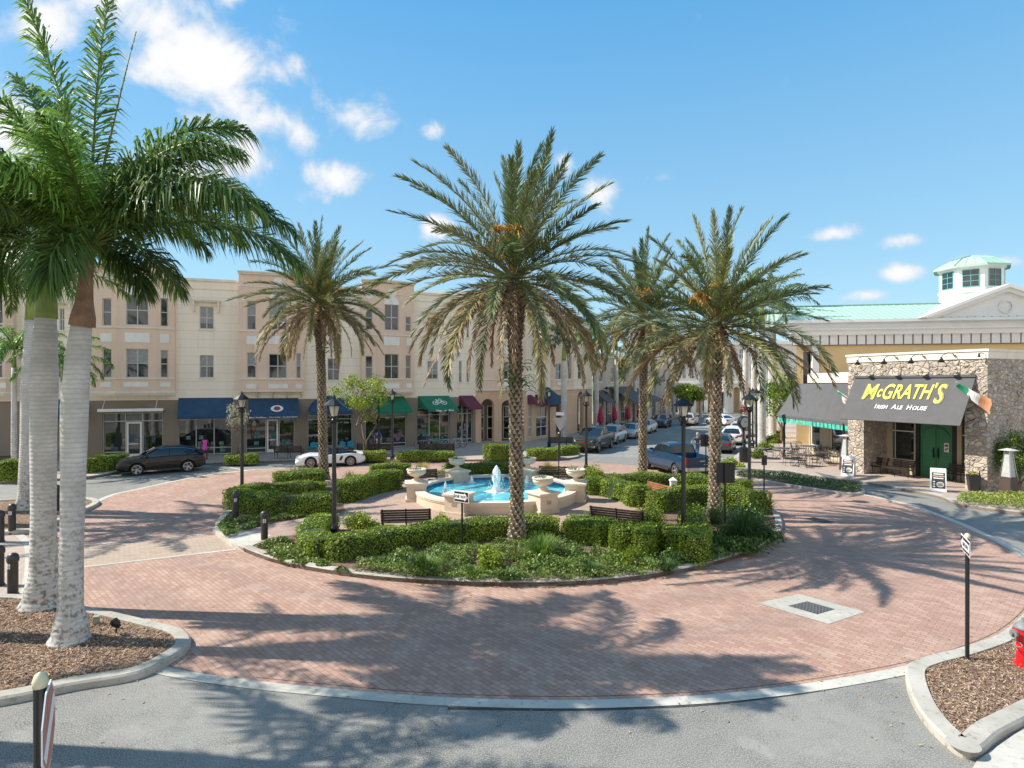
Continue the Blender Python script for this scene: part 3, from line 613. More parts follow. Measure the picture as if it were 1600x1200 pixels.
royal(-9.22, 12.42, [(-0.02, 0, 0.1, 0.400), (0, 0, 0.28, 0.336), (0, 0, 0.9, 0.228), (0.03, 0, 2.2, 0.210), (0.06, 0, 3.4, 0.222), (0.09, 0, 5, 0.248), (0.15, 0, 5.9, 0.228), (0.24, 0, 6.72, 0.188)],
      [(0.25, 0, 6.68, 0.240), (0.27, 0, 6.85, 0.228), (0.3, 0, 7.2, 0.160), (0.33, 0, 7.7, 0.132), (0.37, 0, 8.25, 0.136), (0.38, 0, 8.4, 0.160)],
      [(95, 89, 14, 5.6, 1.3), (150, 68, 60, 4.6, 1.15), (250, 86, 25, 4.6, 1.6), (0, 72, 92, 4.5, 1.1), (-14, 60, 88, 4.3, 1.0), (4, 62, 70, 3.8, .95), (-20, 38, 86, 4.8, .85), (-5, 34, 82, 4.8, .8), (25, 30, 78, 4.5, .8), (-72, 2, 80, 2.3, .8),
       (-110, -5, 70, 2.4, .8), (-10, 40, 88, 4.5, .8), (-100, 55, 80, 2.6, 1.7), (-70, 66, 60, 2.8, 1.7), (210, 45, 110, 3.9, .8), (185, 62, 100, 4.3, 1.0), (165, 78, 40, 4.4, 1.1), (150, 50, 90, 4.2, .8), (120, 60, 80, 4.4, .8), (235, 58, 90, 3.4, 1.0), (60, 45, 80, 4.2, .7),
       (205, 40, 85, 3.8, .8), (170, 0, 70, 3.6, .6), (250, 74, 50, 3.0, 1.8), (90, 20, 70, 3.5, .6)],
      'nearest royal palm with a brown papery crownshaft, right one of the left bed pair', 31, brown=True, group='royal palms in the left mulch bed', n=185, Ll=.98, w=.04, spear=(12, 80, 4.6))
royal(-11.3, 14.35, [(-0.04, 0, 0.1, 0.480), (-0.02, 0, 0.35, 0.400), (0, 0, 1, 0.288), (0, 0, 2.4, 0.256), (0, 0, 4.2, 0.268), (0.02, 0, 5.6, 0.288), (0.04, 0, 6.4, 0.256), (0.06, 0, 7.08, 0.220)],
      [(0.07, 0, 7.05, 0.240), (0.08, 0, 7.5, 0.216), (0.08, 0, 8.3, 0.144), (0.08, 0, 8.9, 0.112)],
      [(110, 84, 30, 4.2, 1.1), (170, 70, 90, 4.4, 1.0), (195, 60, 95, 4.2, .9), (225, 62, 90, 3.8, .9), (255, 50, 100, 3.2, .9), (300, 62, 110, 3.0, 1.0), (345, 62, 80, 3.0, .9), (150, 50, 85, 4.3, .8), (60, 70, 60, 4.0, .9), (30, 40, 90, 3.8, .6), (350, 5, 75, 3.2, .55), (180, 10, 75, 4.2, .6), (175, 25, 65, 3.6, .55), (100, 30, 80, 3.8, .6), (240, 60, 95, 3.6, 1.1), (205, 64, 70, 4.2, 1.1), (130, 15, 60, 3.6, .6)],
      'royal palm with a lime green crownshaft, left of the pair in the left mulch bed', 32, group='royal palms in the left mulch bed', n=175, Ll=.92)
royal(-20.6, 25.3, [(0, 0, 0.1, 0.440), (0, 0, 0.9, 0.336), (0.05, 0, 3, 0.304), (0.1, 0, 5, 0.320), (0.15, 0, 8.2, 0.208)],
      [(0.15, 0, 8.15, 0.216), (0.15, 0, 8.8, 0.176), (0.18, 0, 10, 0.120)], [(k * 41 + 10, 80 - k * 5.5, 60 + k * 2, 4.2, 1.0 - k * .03) for k in range(15)],
      'slimmer royal palm behind the pair, in the small bed at the left edge', 33, n=75, w=.055)
royal(-16.2, 13.0, [(0, 0, 0, 0.400), (0, 0, 1, 0.280), (0, 0, 7.6, 0.240)], [(0, 0, 7.5, 0.240), (0, 0, 9.3, 0.120)], [(10, 78, 50, 4.0, .9), (-5, 55, 75, 4.3, .9), (5, 25, 85, 4.3, .7), (-30, 40, 90, 4.0, .7), (30, 60, 70, 4.0, .8), (0, 0, 70, 3.9, .6), (120, 60, 70, 4, .8), (200, 50, 80, 4, .8), (-70, 60, 90, 3.6, .8)],
      'royal palm standing outside the left edge of the view, only its frond tips showing', 34, n=75)
royal(-23.6, 24.9, [(0, 0, 0, .45), (0, 0, 1, .30), (0, 0, 8.0, .26)], [(0, 0, 7.9, .26), (0, 0, 9.6, .13)], [(k * 47, 78 - k * 5.5, 60 + k * 2, 4.0, 1.0) for k in range(14)],
      'royal palm beyond the left edge, its crown shadow lying on the brick', 35, n=70, w=.055)
royal(-24.2, 22.8, [(0, 0, 0, .45), (0, 0, 1, .30), (0, 0, 7.6, .26)], [(0, 0, 7.5, .26), (0, 0, 9.2, .13)], [(k * 53, 78 - k * 5.5, 60 + k * 2, 4.0, 1.0) for k in range(14)],
      'nearer royal palm beyond the left edge, its trunk shadow lying on the brick', 36, n=70, w=.055)
royal(-12.6, 9.3, [(0, 0, 0, .45), (0, 0, 1, .24), (0, 0, 7.2, .22)], [(0, 0, 7.1, .22), (0, 0, 8.8, .13)], [(k * 49, 74 - k * 5.5, 60 + k * 2, 3.9, 1.0) for k in range(15)],
      'royal palm out of view at the near left, its crown shadow lying on the asphalt', 37, n=80, w=.05)
# palms along the shop fronts at the left
for i, (px, py, Y, h, lab) in enumerate([(22, 470, 35.5, 5.2, 'short bright green palm in front of the pink bay at the far left'), (98, 520, 36.5, 4.4, 'short green palm between the big trunks, before the cream wall')]):
    royal(XAT(px, Y), Y, [(0, 0, .1, .22), (0, 0, 1, .16), (0, 0, h + 1.2, .13)], [(0, 0, h + 1.1, .13), (0, 0, h + 2.3, .07)],
          [(k * 137.5, 70 - k * 5, 85, 2.9, 1.3 + .4 * (k % 3 == 0)) for k in range(14)], lab, 40 + i, n=50, w=.06, Ll=.6, col=(.11, .21, .035), name='alexander_palm', group='small palms along the shops')
# street palms: slim pale royals, left row and right row
def street_palm(px, pyb, h, lab, seed, grp, sc=1.0, r=.24):
    b_ = P(px, pyb, .15)
    royal(b_.x, b_.y, [(0, 0, .1, r * 1.5), (0, 0, .8, r * 1.05), (0, 0, h * .6, r * 1.1), (0, 0, h, r * .8)], [(0, 0, h - .05, r * .9), (0, 0, h + .8, r * .7), (0, 0, h + 1.8, r * .4)],
          [(k * 137.5 + seed * 31, 78 - k * 6.2, 60 + k * 1.5, 4.0 * sc, .85 + .25 * (k % 2)) for k in range(14)], lab, seed, n=52, w=.075, Ll=.75, group=grp, col=(.11, .15, .05))
gl, gr = 'royal palms along the left walk of the street', 'royal palms along the right walk of the street'
street_palm(881, 688, 7.6, 'royal palm with a grey trunk beside the arcade pillar, nearest of the left row', 51, gl)
street_palm(932, 672, 7.4, 'pale royal palm in front of the grey awning patio on the left walk', 52, gl, .9)
street_palm(963, 667, 9.5, 'taller royal palm left of the red patio umbrellas', 53, gl)
street_palm(992, 660, 8.0, 'white trunked royal palm between two red patio umbrellas', 54, gl)
street_palm(1025, 652, 10.0, 'distant royal palm by the dark sport utility on the left walk', 55, gl)
street_palm(1190, 692, 11.0, 'thick white royal palm trunk beside the street clock', 56, gr, 1.05, .33)
street_palm(1207, 684, 11.3, 'thick white royal palm trunk left of the pub patio', 57, gr, 1.05, .36)
street_palm(1178, 676, 11.0, 'royal palm behind the double headed lamp on the right walk', 58, gr, 1, .27)
street_palm(1165, 668, 12.0, 'royal palm farther up the right walk behind the street clock', 59, gr, 1.1, .3)
street_palm(1095, 652, 11.0, 'distant royal palm behind the parked white car at the end of the street', 60, gr, 1.1, .25)
street_palm(1053, 648, 9.5, 'distant slim royal palm before the far white building', 61, gr, 1., .25)
# ================================================================ buildings
class Fac:
    """a wall line from A to B (left to right as seen); local X along it, Y inward, Z up"""
    def __init__(s, A, B, parent):
        s.A = Vector((A[0], A[1])); s.B = Vector((B[0], B[1])); s.L = (s.B - s.A).length; s.u = (s.B - s.A) / s.L; s.n = Vector((-s.u.y, s.u.x))
        s.T = Matrix(((s.u.x, s.n.x, 0, s.A.x), (s.u.y, s.n.y, 0, s.A.y), (0, 0, 1, 0), (0, 0, 0, 1))); s.p = parent
    def U(s, px, off=0.0):
        k = (px - 800) / F; a = s.A + s.n * off; return (k * a.y - a.x) / (s.u.x - k * s.u.y)
    def Z(s, px, py, off=0.0):
        a = s.A + s.n * off + s.u * s.U(px, off); return HT(py, a.y)
    def rect(s, px0, px1, py0, py1, off=0.0):
        m = (px0 + px1) / 2; return (s.U(px0, off), s.U(px1, off), s.Z(m, py1, off), s.Z(m, py0, off))
def wallgrid(mb, T, u0, u1, z0, z1, holes=(), y=0.0, depth=.14):
    us = sorted({u0, u1, *[min(max(h[i], u0), u1) for h in holes for i in (0, 1)]}); zs = sorted({z0, z1, *[min(max(h[i], z0), z1) for h in holes for i in (2, 3)]})
    for i in range(len(us) - 1):
        for j in range(len(zs) - 1):
            a, b_, c, d = us[i], us[i + 1], zs[j], zs[j + 1]
            if b_ - a < 1e-5 or d - c < 1e-5: continue
            um, zm = (a + b_) / 2, (c + d) / 2
            if any(h[0] < um < h[1] and h[2] < zm < h[3] for h in holes): continue
            mb.add([(a, y, c), (b_, y, c), (b_, y, d), (a, y, d)], [(0, 1, 2, 3)], T)
    for h in holes:
        a, b_, c, d = h
        for q in ([(a, y, c), (a, y, d), (a, y + depth, d), (a, y + depth, c)], [(b_, y, d), (b_, y, c), (b_, y + depth, c), (b_, y + depth, d)], [(a, y, d), (b_, y, d), (b_, y + depth, d), (a, y + depth, d)], [(b_, y, c), (a, y, c), (a, y + depth, c), (b_, y + depth, c)]):
            mb.add(q, [(0, 1, 2, 3)], T)
M['blind'] = mat('window_blind', (.30, .31, .30), .8, .15, 9)
def window(T, h, parent, y=0.0, depth=.12, cols=1, rows=2, fm=None, fr=.055, sill=True, glass=None, name='window'):
    a, b_, c, d = h; g = MB(); yy = y + depth
    g.add([(a, yy, c), (b_, yy, c), (b_, yy, d), (a, yy, d)], [(0, 1, 2, 3)], T); w = g.build(name, glass or M['glass'], parent)
    g = MB(); yf = yy - .035
    for (x0, x1, z0_, z1_) in ((a, a + fr, c, d), (b_ - fr, b_, c, d), (a + fr, b_ - fr, c, c + fr), (a + fr, b_ - fr, d - fr, d)): g.b(x0, x1, yf, yy + .01, z0_, z1_, T)
    m_ = fr * .6
    for i in range(1, cols):
        x = a + (b_ - a) * i / cols; g.b(x - m_, x + m_, yf + .004, yy + .01, c + fr, d - fr, T)
    for j in range(1, rows):
        z = c + (d - c) * j / rows; g.b(a + fr, b_ - fr, yf + .008, yy + .01, z - m_, z + m_, T)
    g.build('frame', fm or M['alu'], w)
    if sill:
        g = MB(); g.b(a - .08, b_ + .08, y - .07, y + depth, c - .12, c, T); g.build('sill', M['trim'], w)
    rb = random.Random(int(a * 97 + d * 31))
    if glass is None and rb.random() < .5:
        g = MB(); zb_ = d - (d - c) * rb.choice((.3, .48, .48, .75)); g.b(a + fr, b_ - fr, yy - .012, yy - .006, zb_, d - fr, T); g.build('blind', M['blind'], w)
    return w
def awning(T, u0, u1, zt, zb, d, m, parent, y=0.0, val=.18, lab=None, du=0.0, seams=0):
    g = MB(); t_ = .03
    L = [(u0, y, zt), (u1, y, zt), (u1 + du, y - d, zb), (u0 + du, y - d, zb)]
    g.add(L + [(p[0], p[1], p[2] - t_) for p in L], [(0, 3, 2, 1), (4, 5, 6, 7), (0, 1, 5, 4), (1, 2, 6, 5), (2, 3, 7, 6), (3, 0, 4, 7)], T)
    g.b(u0 + du, u1 + du, y - d - .012, y - d + .012, zb - val, zb + .0, T)
    for a in (u0, u1):
        x = a + (.006 if a == u0 else -.006)
        g.add([(x, y, zt - .03), (x + du, y - d, zb - .02), (x, y, zb + .1)], [(0, 1, 2)], T)
    a = g.build('awning', m, parent)
    if lab: a['label'] = lab
    if seams:
        g = MB()
        for k in range(1, seams):
            x = u0 + (u1 - u0) * k / seams; dz = .012
            g.add([(x - .012, y, zt + dz), (x + .012, y, zt + dz), (x + .012 + du, y - d, zb + dz), (x - .012 + du, y - d, zb + dz)], [(0, 3, 2, 1)], T)
        g.build('seams', mat('awning_seam', (.09, .09, .1), .8, 0), a)
    return a
def text(s_, size, T, m, parent, name='lettering', off=.0, shear=0.0, ext=.006, sx=1.0, space=1.0, align='CENTER'):
    c = bpy.data.curves.new(name, 'FONT'); c.body = s_; c.size = size; c.align_x = align; c.align_y = 'CENTER'; c.extrude = ext; c.offset = off; c.shear = shear; c.space_character = space; c.resolution_u = 3
    o = bpy.data.objects.new(name, c); COL.objects.link(o); dg = bpy.context.evaluated_depsgraph_get(); me = bpy.data.meshes.new_from_object(o.evaluated_get(dg)); bpy.data.objects.remove(o); bpy.data.curves.remove(c)
    me.transform(T @ Matrix.Diagonal((sx, 1, 1, 1))); me.materials.clear(); me.materials.append(m); me.name = name
    o = bpy.data.objects.new(name, me); COL.objects.link(o)
    if parent: o.parent = parent
    return o
def plane_T(O, X, Y):
    X = Vector(X).normalized(); Y = Vector(Y); Z = X.cross(Y).normalized(); Y = Z.cross(X)
    return Matrix(((X.x, Y.x, Z.x, O[0]), (X.y, Y.y, Z.y, O[1]), (X.z, Y.z, Z.z, O[2]), (0, 0, 0, 1)))
M['aw_blue'] = mat('navy_canvas', (.022, .065, .125), .8, .12, 2, .2, 60); M['aw_green'] = mat('green_canvas', (.012, .165, .085), .8, .1, 2, .2, 60)
M['aw_wine'] = mat('burgundy_canvas', (.13, .03, .055), .8, .1, 2, .2, 60); M['aw_grey'] = mat('charcoal_canvas', (.10, .098, .10), .85, .06, 2, .2, 60)
GF, BB, B1, B2, FT, BT = 4.25, 4.92, 5.80, 9.37, 13.0, 13.6
apt = thing('apartment_building', 'long three storey pink and cream building with shops and awnings on its ground floor', 'building', (-20, 45, .144))
apt.location = (0, 0, 0)
SEG = [((-46.0, 35.2), (-28.8, 41.8)), ((-28.8, 41.8), (-16.3, 46.1)), ((-16.3, 46.1), (-8.4, 49.9)), ((-8.4, 49.9), (-3.26, 53.2))]
facs = [Fac(a, b_, apt) for a, b_ in SEG]
# storefront openings: (px0, px1, mullions, door, top y, transom y, low rail y)
shops = {0: [(30, 62, [46], None, 648, 660, 712), (103, 134, [118], None, 645, 658, 708)],
         1: [(160, 254, [195.5, 222.5], (197, 221), 645, 658, 706), (278, 362, [306, 334], None, 645, 655.5, 700), (384, 460, [415, 436], (416.5, 434.5), 645, 654, 700)],
         2: [(481, 551, [503, 527], None, 648, 655, 697), (571, 635, [593, 615], None, 643, 652, 693)],
         3: [(652, 703, [671.5, 688], None, 638, 648, 688), (714, 739, [723, 731], None, 634, 646, 686)]}
flatwin = {0: [(90, 100, 555, 590), (93, 101, 482, 516)], 1: [(312, 334, 479, 514), (312, 334, 555, 590)],
           2: [(512, 530, 485, 517), (512, 530, 560, 594)], 3: [(668, 684, 496, 526), (668, 684, 564, 592), (717, 721.5, 500, 528), (729, 733, 500, 528), (717, 721.5, 564, 597), (729, 733, 564, 597)]}
gl_, gu, gg = MB(), MB(), MB()
for k, f in enumerate(facs):
    sh = [f.rect(s_[0], s_[1], s_[4], 700)[:2] + (.16, f.Z((s_[0] + s_[1]) / 2, s_[4])) for s_ in shops[k]]
    wallgrid(gl_, f.T, 0, f.L, .1, GF, sh, depth=.22)
    wh = [f.rect(w[0], w[1], w[2], w[3]) for w in flatwin[k]]
    wallgrid(gu, f.T, 0, f.L, GF, FT, wh, depth=.13)
    for w, h in zip(flatwin[k], wh):
        narrow = w[1] - w[0] < 8
        window(f.T, h, apt, cols=1 if narrow else 2, rows=2)
        if w[2] < 500 and not narrow:      # little bracketed hood over the upper windows
            g = MB(); a, b_ = h[0] - .55, h[1] + .5; zt = h[3] + .32
            g.b(a, b_, -.35, 0, zt, zt + .09, f.T); g.b(a - .06, b_ + .06, -.42, -.3, zt + .09, zt + .16, f.T)
            for x in (a + .12, b_ - .22): g.b(x, x + .12, -.22, 0, zt - .75, zt, f.T); g.b(x, x + .12, -.32, -.22, zt - .3, zt, f.T)
            g.build('window_hood', M['trim'], apt)
    for s_, h in zip(shops[k], sh):      # shop fronts
        sf = MB(); yy = .21; sf.add([(h[0], yy, h[2]), (h[1], yy, h[2]), (h[1], yy, h[3]), (h[0], yy, h[3])], [(0, 1, 2, 3)], f.T); so_ = sf.build('shop_window', M['shopglass'], apt)
        g = MB(); fr = .055; tz = f.Z((s_[0] + s_[1]) / 2, s_[5]); lz = f.Z((s_[0] + s_[1]) / 2, s_[6])
        xs = [h[0] + fr / 2] + [f.U(m_) for m_ in s_[2]] + [h[1] - fr / 2]
        for x in xs: g.b(x - fr / 2, x + fr / 2, .13, .22, h[2], h[3], f.T)
        for i in range(len(xs) - 1):
            x0, x1 = xs[i] + fr / 2, xs[i + 1] - fr / 2
            for z in ([tz] if (s_[3] and i == 1) else [tz, lz, h[2] + fr]) + [h[3] - fr / 2]: g.b(x0, x1, .14, .21, z - fr / 2, z + fr / 2, f.T)
        g.build('frame', M['alu'], so_)
        if s_[3]:
            d0, d1 = f.U(s_[3][0]), f.U(s_[3][1]); g = MB(); zt = tz - .06
            for (x0, x1, z0_, z1_) in ((d0, d0 + .12, .18, zt), (d1 - .12, d1, .18, zt), (d0 + .12, d1 - .12, .18, .42), (d0 + .12, d1 - .12, zt - .12, zt), (d0 + .12, d1 - .12, 1.1, 1.16)): g.b(x0, x1, .09, .2, z0_, z1_, f.T)
            dd = g.build('door', M['white'], apt); g = MB(); g.b(d1 - .2, d1 - .17, .04, .09, .9, 1.5, f.T); g.build('handle', M['frame_dark'], dd)
        # display inside
        g = MB()
        rr = random.Random(int(s_[0]))
        for i in range(7):
            x = rr.uniform(h[0] + .4, h[1] - .4); w_ = rr.uniform(.15, .5); z = rr.uniform(.3, 1.5); g.b(x - w_ / 2, x + w_ / 2, .2, .208, z, z + rr.uniform(.15, .6), f.T)
        g.build('window_display', mat('display%d' % int(s_[0]), (rr.uniform(.05, .22), rr.uniform(.08, .2), rr.uniform(.08, .2)), .8, .4, 6), so_)
    # roof cornice on the flat parts
    gg.b(0, f.L, -.12, .3, FT - .02, FT + .16, f.T); gg.b(0, f.L, -.05, .02, FT - .62, FT - .55, f.T)
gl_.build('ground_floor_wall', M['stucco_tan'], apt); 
# scored cream stucco
m_, t_, b__, co_ = newmat('scored_stucco', .9); s3 = N(t_, 'ShaderNodeSeparateXYZ'); t_.links.new(co_, s3.inputs[0])
md = N(t_, 'ShaderNodeMath', operation='FRACT'); mu = N(t_, 'ShaderNodeMath', operation='MULTIPLY', i_1=1 / .62); t_.links.new(s3.outputs[2], mu.inputs[0]); t_.links.new(mu.outputs[0], md.inputs[0])
lt = N(t_, 'ShaderNodeMath', operation='LESS_THAN', i_1=.045); t_.links.new(md.outputs[0], lt.inputs[0]); mm = N(t_, 'ShaderNodeMath', operation='MULTIPLY', i_1=.35); t_.links.new(lt.outputs[0], mm.inputs[0])
c_ = mixc(t_, ramp_noise(t_, co_, .5, .3, .7), (.85, .75, .60), (.90, .805, .66)); c_ = mixc(t_, mm.outputs[0], c_, (.33, .26, .2)); t_.links.new(c_, b__.inputs['Base Color']); M['scored'] = m_; weather(m_, .24)
gu.build('upper_wall', M['scored'], apt); gg.build('cornice', M['trim'], apt)
# bays: facets in pixels with outward offsets
def bay(f, pts, wins, panels, arches, rounds, base='cornice', top=BT, name='bay'):
    pl = [(f.U(px, -off), -off) for px, off in pts]; g = MB(); tr = MB(); PN = []; seg = []
    for i in range(len(pl) - 1):
        (ua, ya), (ub, yb) = pl[i], pl[i + 1]
        A = f.T @ Vector((ua, ya, 0)); B = f.T @ Vector((ub, yb, 0)); seg.append((Fac(A.xy, B.xy, apt), pts[i][0], pts[i + 1][0]))
    WN = []
    for (s_, p0, p1) in seg:
        hs = [s_.rect(*w) for w in wins if p0 <= (w[0] + w[1]) / 2 < p1]
        wallgrid(g, s_.T, 0, s_.L, BB, top, hs, depth=.12); WN += [(s_, h) for h in hs]
        for z0_, z1_, o_ in ((B1 - .06, B1 + .06, .07), (B2 - .05, B2 + .05, .07), (top - .95, top - .88, .05), (top - .02, top + .1, .16), (top + .1, top + .2, .26)): tr.b(-.02, s_.L + .02, -o_, .02, z0_, z1_, s_.T)
        for q in panels:
            if p0 <= (q[0] + q[1]) / 2 < p1: a, b_, c, d = s_.rect(*q); pn = MB(); pn.b(a, b_, -.035, .01, c, d, s_.T); PN.append(pn)
        for (px, py, r_) in rounds:
            if p0 <= px < p1:
                Y = (s_.A + s_.u * s_.U(px)).y; r2 = r_ * Y / F; u_, z_ = s_.U(px), s_.Z(px, py)
                k = 20; vs = [(u_ + r2 * math.cos(2 * PI * i / k), y_, z_ + r2 * math.sin(2 * PI * i / k)) for y_ in (-.045, 0) for i in range(k)]; pn = MB(); PN.append(pn)
                pn.add(vs, [tuple(range(k))] + [(i, i + k, (i + 1) % k + k, (i + 1) % k) for i in range(k)], s_.T)
        for (px0, px1, pyb) in arches:
            if p0 <= (px0 + px1) / 2 < p1:
                a, b_ = s_.U(px0), s_.U(px1); z_ = s_.Z((px0 + px1) / 2, pyb); r2 = (b_ - a) / 2; k = 14
                vs = [((a + b_) / 2 + r2 * math.cos(PI * i / k), y_, z_ + r2 * math.sin(PI * i / k)) for y_ in (-.04, 0) for i in range(k + 1)]; pn = MB(); PN.append(pn)
                pn.add(vs, [tuple(range(k + 1))] + [(i, i + k + 1, i + k + 2, i + 1) for i in range(k)] + [(0, k, 2 * k + 1, k + 1)], s_.T)
    ring = [(f.T @ Vector((u_, y_, 0))).xy for u_, y_ in pl]
    back = [(f.T @ Vector((pl[-1][0], .05, 0))).xy, (f.T @ Vector((pl[0][0], .05, 0))).xy]
    g.sheet([tuple(p) for p in ring + back], BB); 
    bo = g.build(name, M['stucco_pink'], apt)
    o1 = offset([tuple(p) for p in ring], -.22, False)
    if base == 'cornice': tr.prism(ccw(o1 + [tuple(p) for p in back]), BB - .16, BB - .002); tr.prism(ccw(offset([tuple(p) for p in ring], -.1, False) + [tuple(p) for p in back]), BB - .3, BB - .162)
    else:
        tr.prism(ccw([tuple(p) for p in ring + back]), BB - .1, BB - .002)
        for i in range(5):
            u_ = pl[0][0] + .2 + (pl[-1][0] - pl[0][0] - .4) * i / 4; tr.add([(u_ - .06, 0, BB - .1), (u_ - .06, -.5, BB - .1), (u_ - .06, 0, BB - .6), (u_ + .06, 0, BB - .1), (u_ + .06, -.5, BB - .1), (u_ + .06, 0, BB - .6)], [(0, 1, 2), (3, 5, 4), (1, 4, 5, 2), (0, 2, 5, 3)], f.T)
    tr.sheet(ccw([tuple(p) for p in ring + back]), top + .02)
    # return sides to the wall
    tr.build('trim', M['trim'], bo); [q_.build('panel', M['panelwhite'], bo) for q_ in PN]
    g = MB()
    for e in (0, -1):
        u_, y_ = pl[e]; g.add([(u_, y_, BB), (u_, .02, BB), (u_, .02, top), (u_, y_, top)], [(0, 1, 2, 3)], f.T)
    g.add([(pl[0][0], .02, FT), (pl[-1][0], .02, FT), (pl[-1][0], .02, top), (pl[0][0], .02, top)], [(0, 1, 2, 3)], f.T)
    g.build('bay_return', M['stucco_pink'], bo)
    for s_, h in WN: window(s_.T, h, apt, cols=2 if h[1] - h[0] > 1.1 else 1, rows=2, sill=False)
f0, f1, f2, f3 = facs
bay(f1, [(143, .35), (183, .75), (244, .75), (273, .3)], [(160, 174, 545, 590), (197, 232, 545, 590), (251, 263, 547, 590), (160, 174, 466, 509), (197, 232, 461, 508), (251, 263, 466, 510)],
    [(157, 175, 521, 534), (195, 234, 520, 535), (250, 264, 522, 536), (157, 174, 597, 604.5), (193, 232, 597, 604.5), (250, 266, 597.5, 604)], [(196, 233, 461), (251, 264, 466)], [(215, 431, 7.5), (258, 436, 5), (172, 434, 5)])
bay(f1, [(373, .55), (378, .6), (475.5, .6)], [(386, 400, 551, 590), (420, 448, 553, 591), (463, 470, 552, 591), (386, 400, 470, 515), (420, 448, 470, 515), (463, 470, 472, 516)],
    [(385, 401, 600, 607), (419, 450, 600, 607), (462, 472, 600, 607), (385, 401, 525, 538), (419, 450, 525, 538)], [(420, 449, 470)], [(434, 441, 7)], base='brackets')
bay(f2, [(565, .35), (594, .7), (628, .7), (647, .3)], [(571, 582, 556, 592), (601, 623, 553, 592), (634, 642, 555, 592), (571, 582, 478, 515), (601, 623, 476, 516), (634, 642, 495, 518)],
    [(600, 624, 599, 606), (635, 643, 599, 606), (570, 583, 599, 606), (600, 624, 526, 540), (635, 643, 528, 540)], [(600, 624, 476)], [(577, 461, 6), (612, 458, 7)])
bay(f0, [(-75, .5), (-40, .7), (8, .7), (21, .5)], [(-20, 4, 548, 592), (-20, 4, 462, 510), (-60, -45, 548, 592)], [(-25, 10, 598, 606), (-25, 10, 515, 532)], [(-20, 4, 462)], [(-5, 430, 8)])
for f, a in ((f0, None), (f1, None)): pass
aw = [(f0, 88, 131, 624, 652, 'aw_blue', None), (f1, 279, 364, 621.5, 650, 'aw_blue', None), (f1, 388, 466, 622, 650, 'aw_blue', 'navy awning with an oval emblem and a line of white lettering'),
      (f2, 572, 631, 619.5, 643, 'aw_green', 'plain green awning'), (f3, 653, 701, 618.5, 640, 'aw_green', 'green awning with a white bicycle emblem'), (f3, 717, 739, 618, 637, 'aw_wine', None)]
AO = {}
for f, p0, p1, t0, t1, mm_, lab in aw:
    a, b_ = f.U(p0), f.U(p1); zt = f.Z((p0 + p1) / 2, t0); zb = f.Z((p0 + p1) / 2, t1, -1.0); o = awning(f.T, a, b_, zt, zb, 1.05, M[mm_], apt, lab=lab, du=.1 if mm_ == 'aw_blue' else .45); AO[p0] = (o, f, a, b_, zt, zb)
# half round awning
a, b_ = f2.U(482), f2.U(547); zc = 3.25; g = MB(); k = 12; r2 = (b_ - a) / 2; vs = []
for i in range(k + 1):
    an = PI * i / k; x = (a + b_) / 2 - r2 * math.cos(an); z = zc + 1.25 * math.sin(an); vs += [(x, 0, z), (x, -.9 * (1 - .55 * math.sin(an)) - .0, zc + (z - zc) * .55), (x, -1.0, zc)]
g.add(vs, [(3 * i + j, 3 * i + j + 1, 3 * i + j + 4, 3 * i + j + 3) for i in range(k) for j in (0, 1)], f2.T); g.b(a, b_, -1.02, -.99, zc - .2, zc, f2.T); o = g.build('awning', M['aw_blue'], apt); o['label'] = 'half round navy awning'
# flat trellis canopy over the first shop with its tie rods
g = MB(); a, b_ = f1.U(160), f1.U(258); z = f1.Z(205, 642, -.8)
g.b(a, b_, -.85, -.02, z, z + .07, f1.T); g.b(a - .04, b_ + .04, -.95, -.85, z - .04, z + .16, f1.T)
for x in (a + .2, b_ - .45): g.tube([(x, -.8, z + .1), (x, -.03, z + .95)], .018, 6, f1.T)
g.build('canopy', M['panelwhite'], apt)
def on_awning(o, f, a, b_, zt, zb, u, w, du):
    """transform on the awning slope: u 0..1 across, w 0..1 down"""
    O = Vector((a + (b_ - a) * u + du * w, -1.05 * w, zt + (zb - zt) * w)); X = f.T.to_3x3() @ Vector((1, 0, 0)); Yv = f.T.to_3x3() @ Vector((-du, 1.05, zt - zb)); O = f.T @ O
    T = plane_T(O, X, Yv); n_ = T.to_3x3() @ Vector((0, 0, 1)); return Matrix.Translation(n_ * .03) @ T
wh = M['white']
o, f, a, b_, zt, zb = AO[388]; T = on_awning(o, f, a, b_, zt, zb, .56, .60, .1)
g = MB(); k = 24; g.add([(.44 * math.cos(2 * PI * i / k), .30 * math.sin(2 * PI * i / k), 0) for i in range(k)], [tuple(range(k))], T); em = g.build('emblem', wh, o)
g = MB(); g.add([(.24 * math.cos(2 * PI * i / k) * (1 + .12 * math.sin(5 * i)), .20 * math.sin(2 * PI * i / k), .01) for i in range(k)], [tuple(range(k))], T); g.build('emblem_mark', mat('emblem_red', (.30, .07, .06), .7, .3, 9), em)
T = plane_T(f.T @ Vector(((a + b_) / 2 + .1, -1.075, zb - .09)), f.T.to_3x3() @ Vector((1, 0, 0)), (0, 0, 1))
text('More Than Making  -  Wine Tasting  -  Day Boat Seafood', .15, T, wh, o, ext=.003, sx=.95, off=.002)
o, f, a, b_, zt, zb = AO[653]; T = on_awning(o, f, a, b_, zt, zb, .53, .5, .45)
g = MB()
for cx_ in (-.40, .40):
    k = 22
    g.add([(cx_ + r_ * math.cos(2 * PI * i / k), -.06 + r_ * .8 * math.sin(2 * PI * i / k), 0) for r_ in (.27, .205) for i in range(k)], [(i, (i + 1) % k, (i + 1) % k + k, i + k) for i in range(k)], T)
    g.add([(cx_ + .07 * math.cos(2 * PI * i / 8), -.06 + .06 * math.sin(2 * PI * i / 8), .004) for i in range(8)], [tuple(range(8))], T)
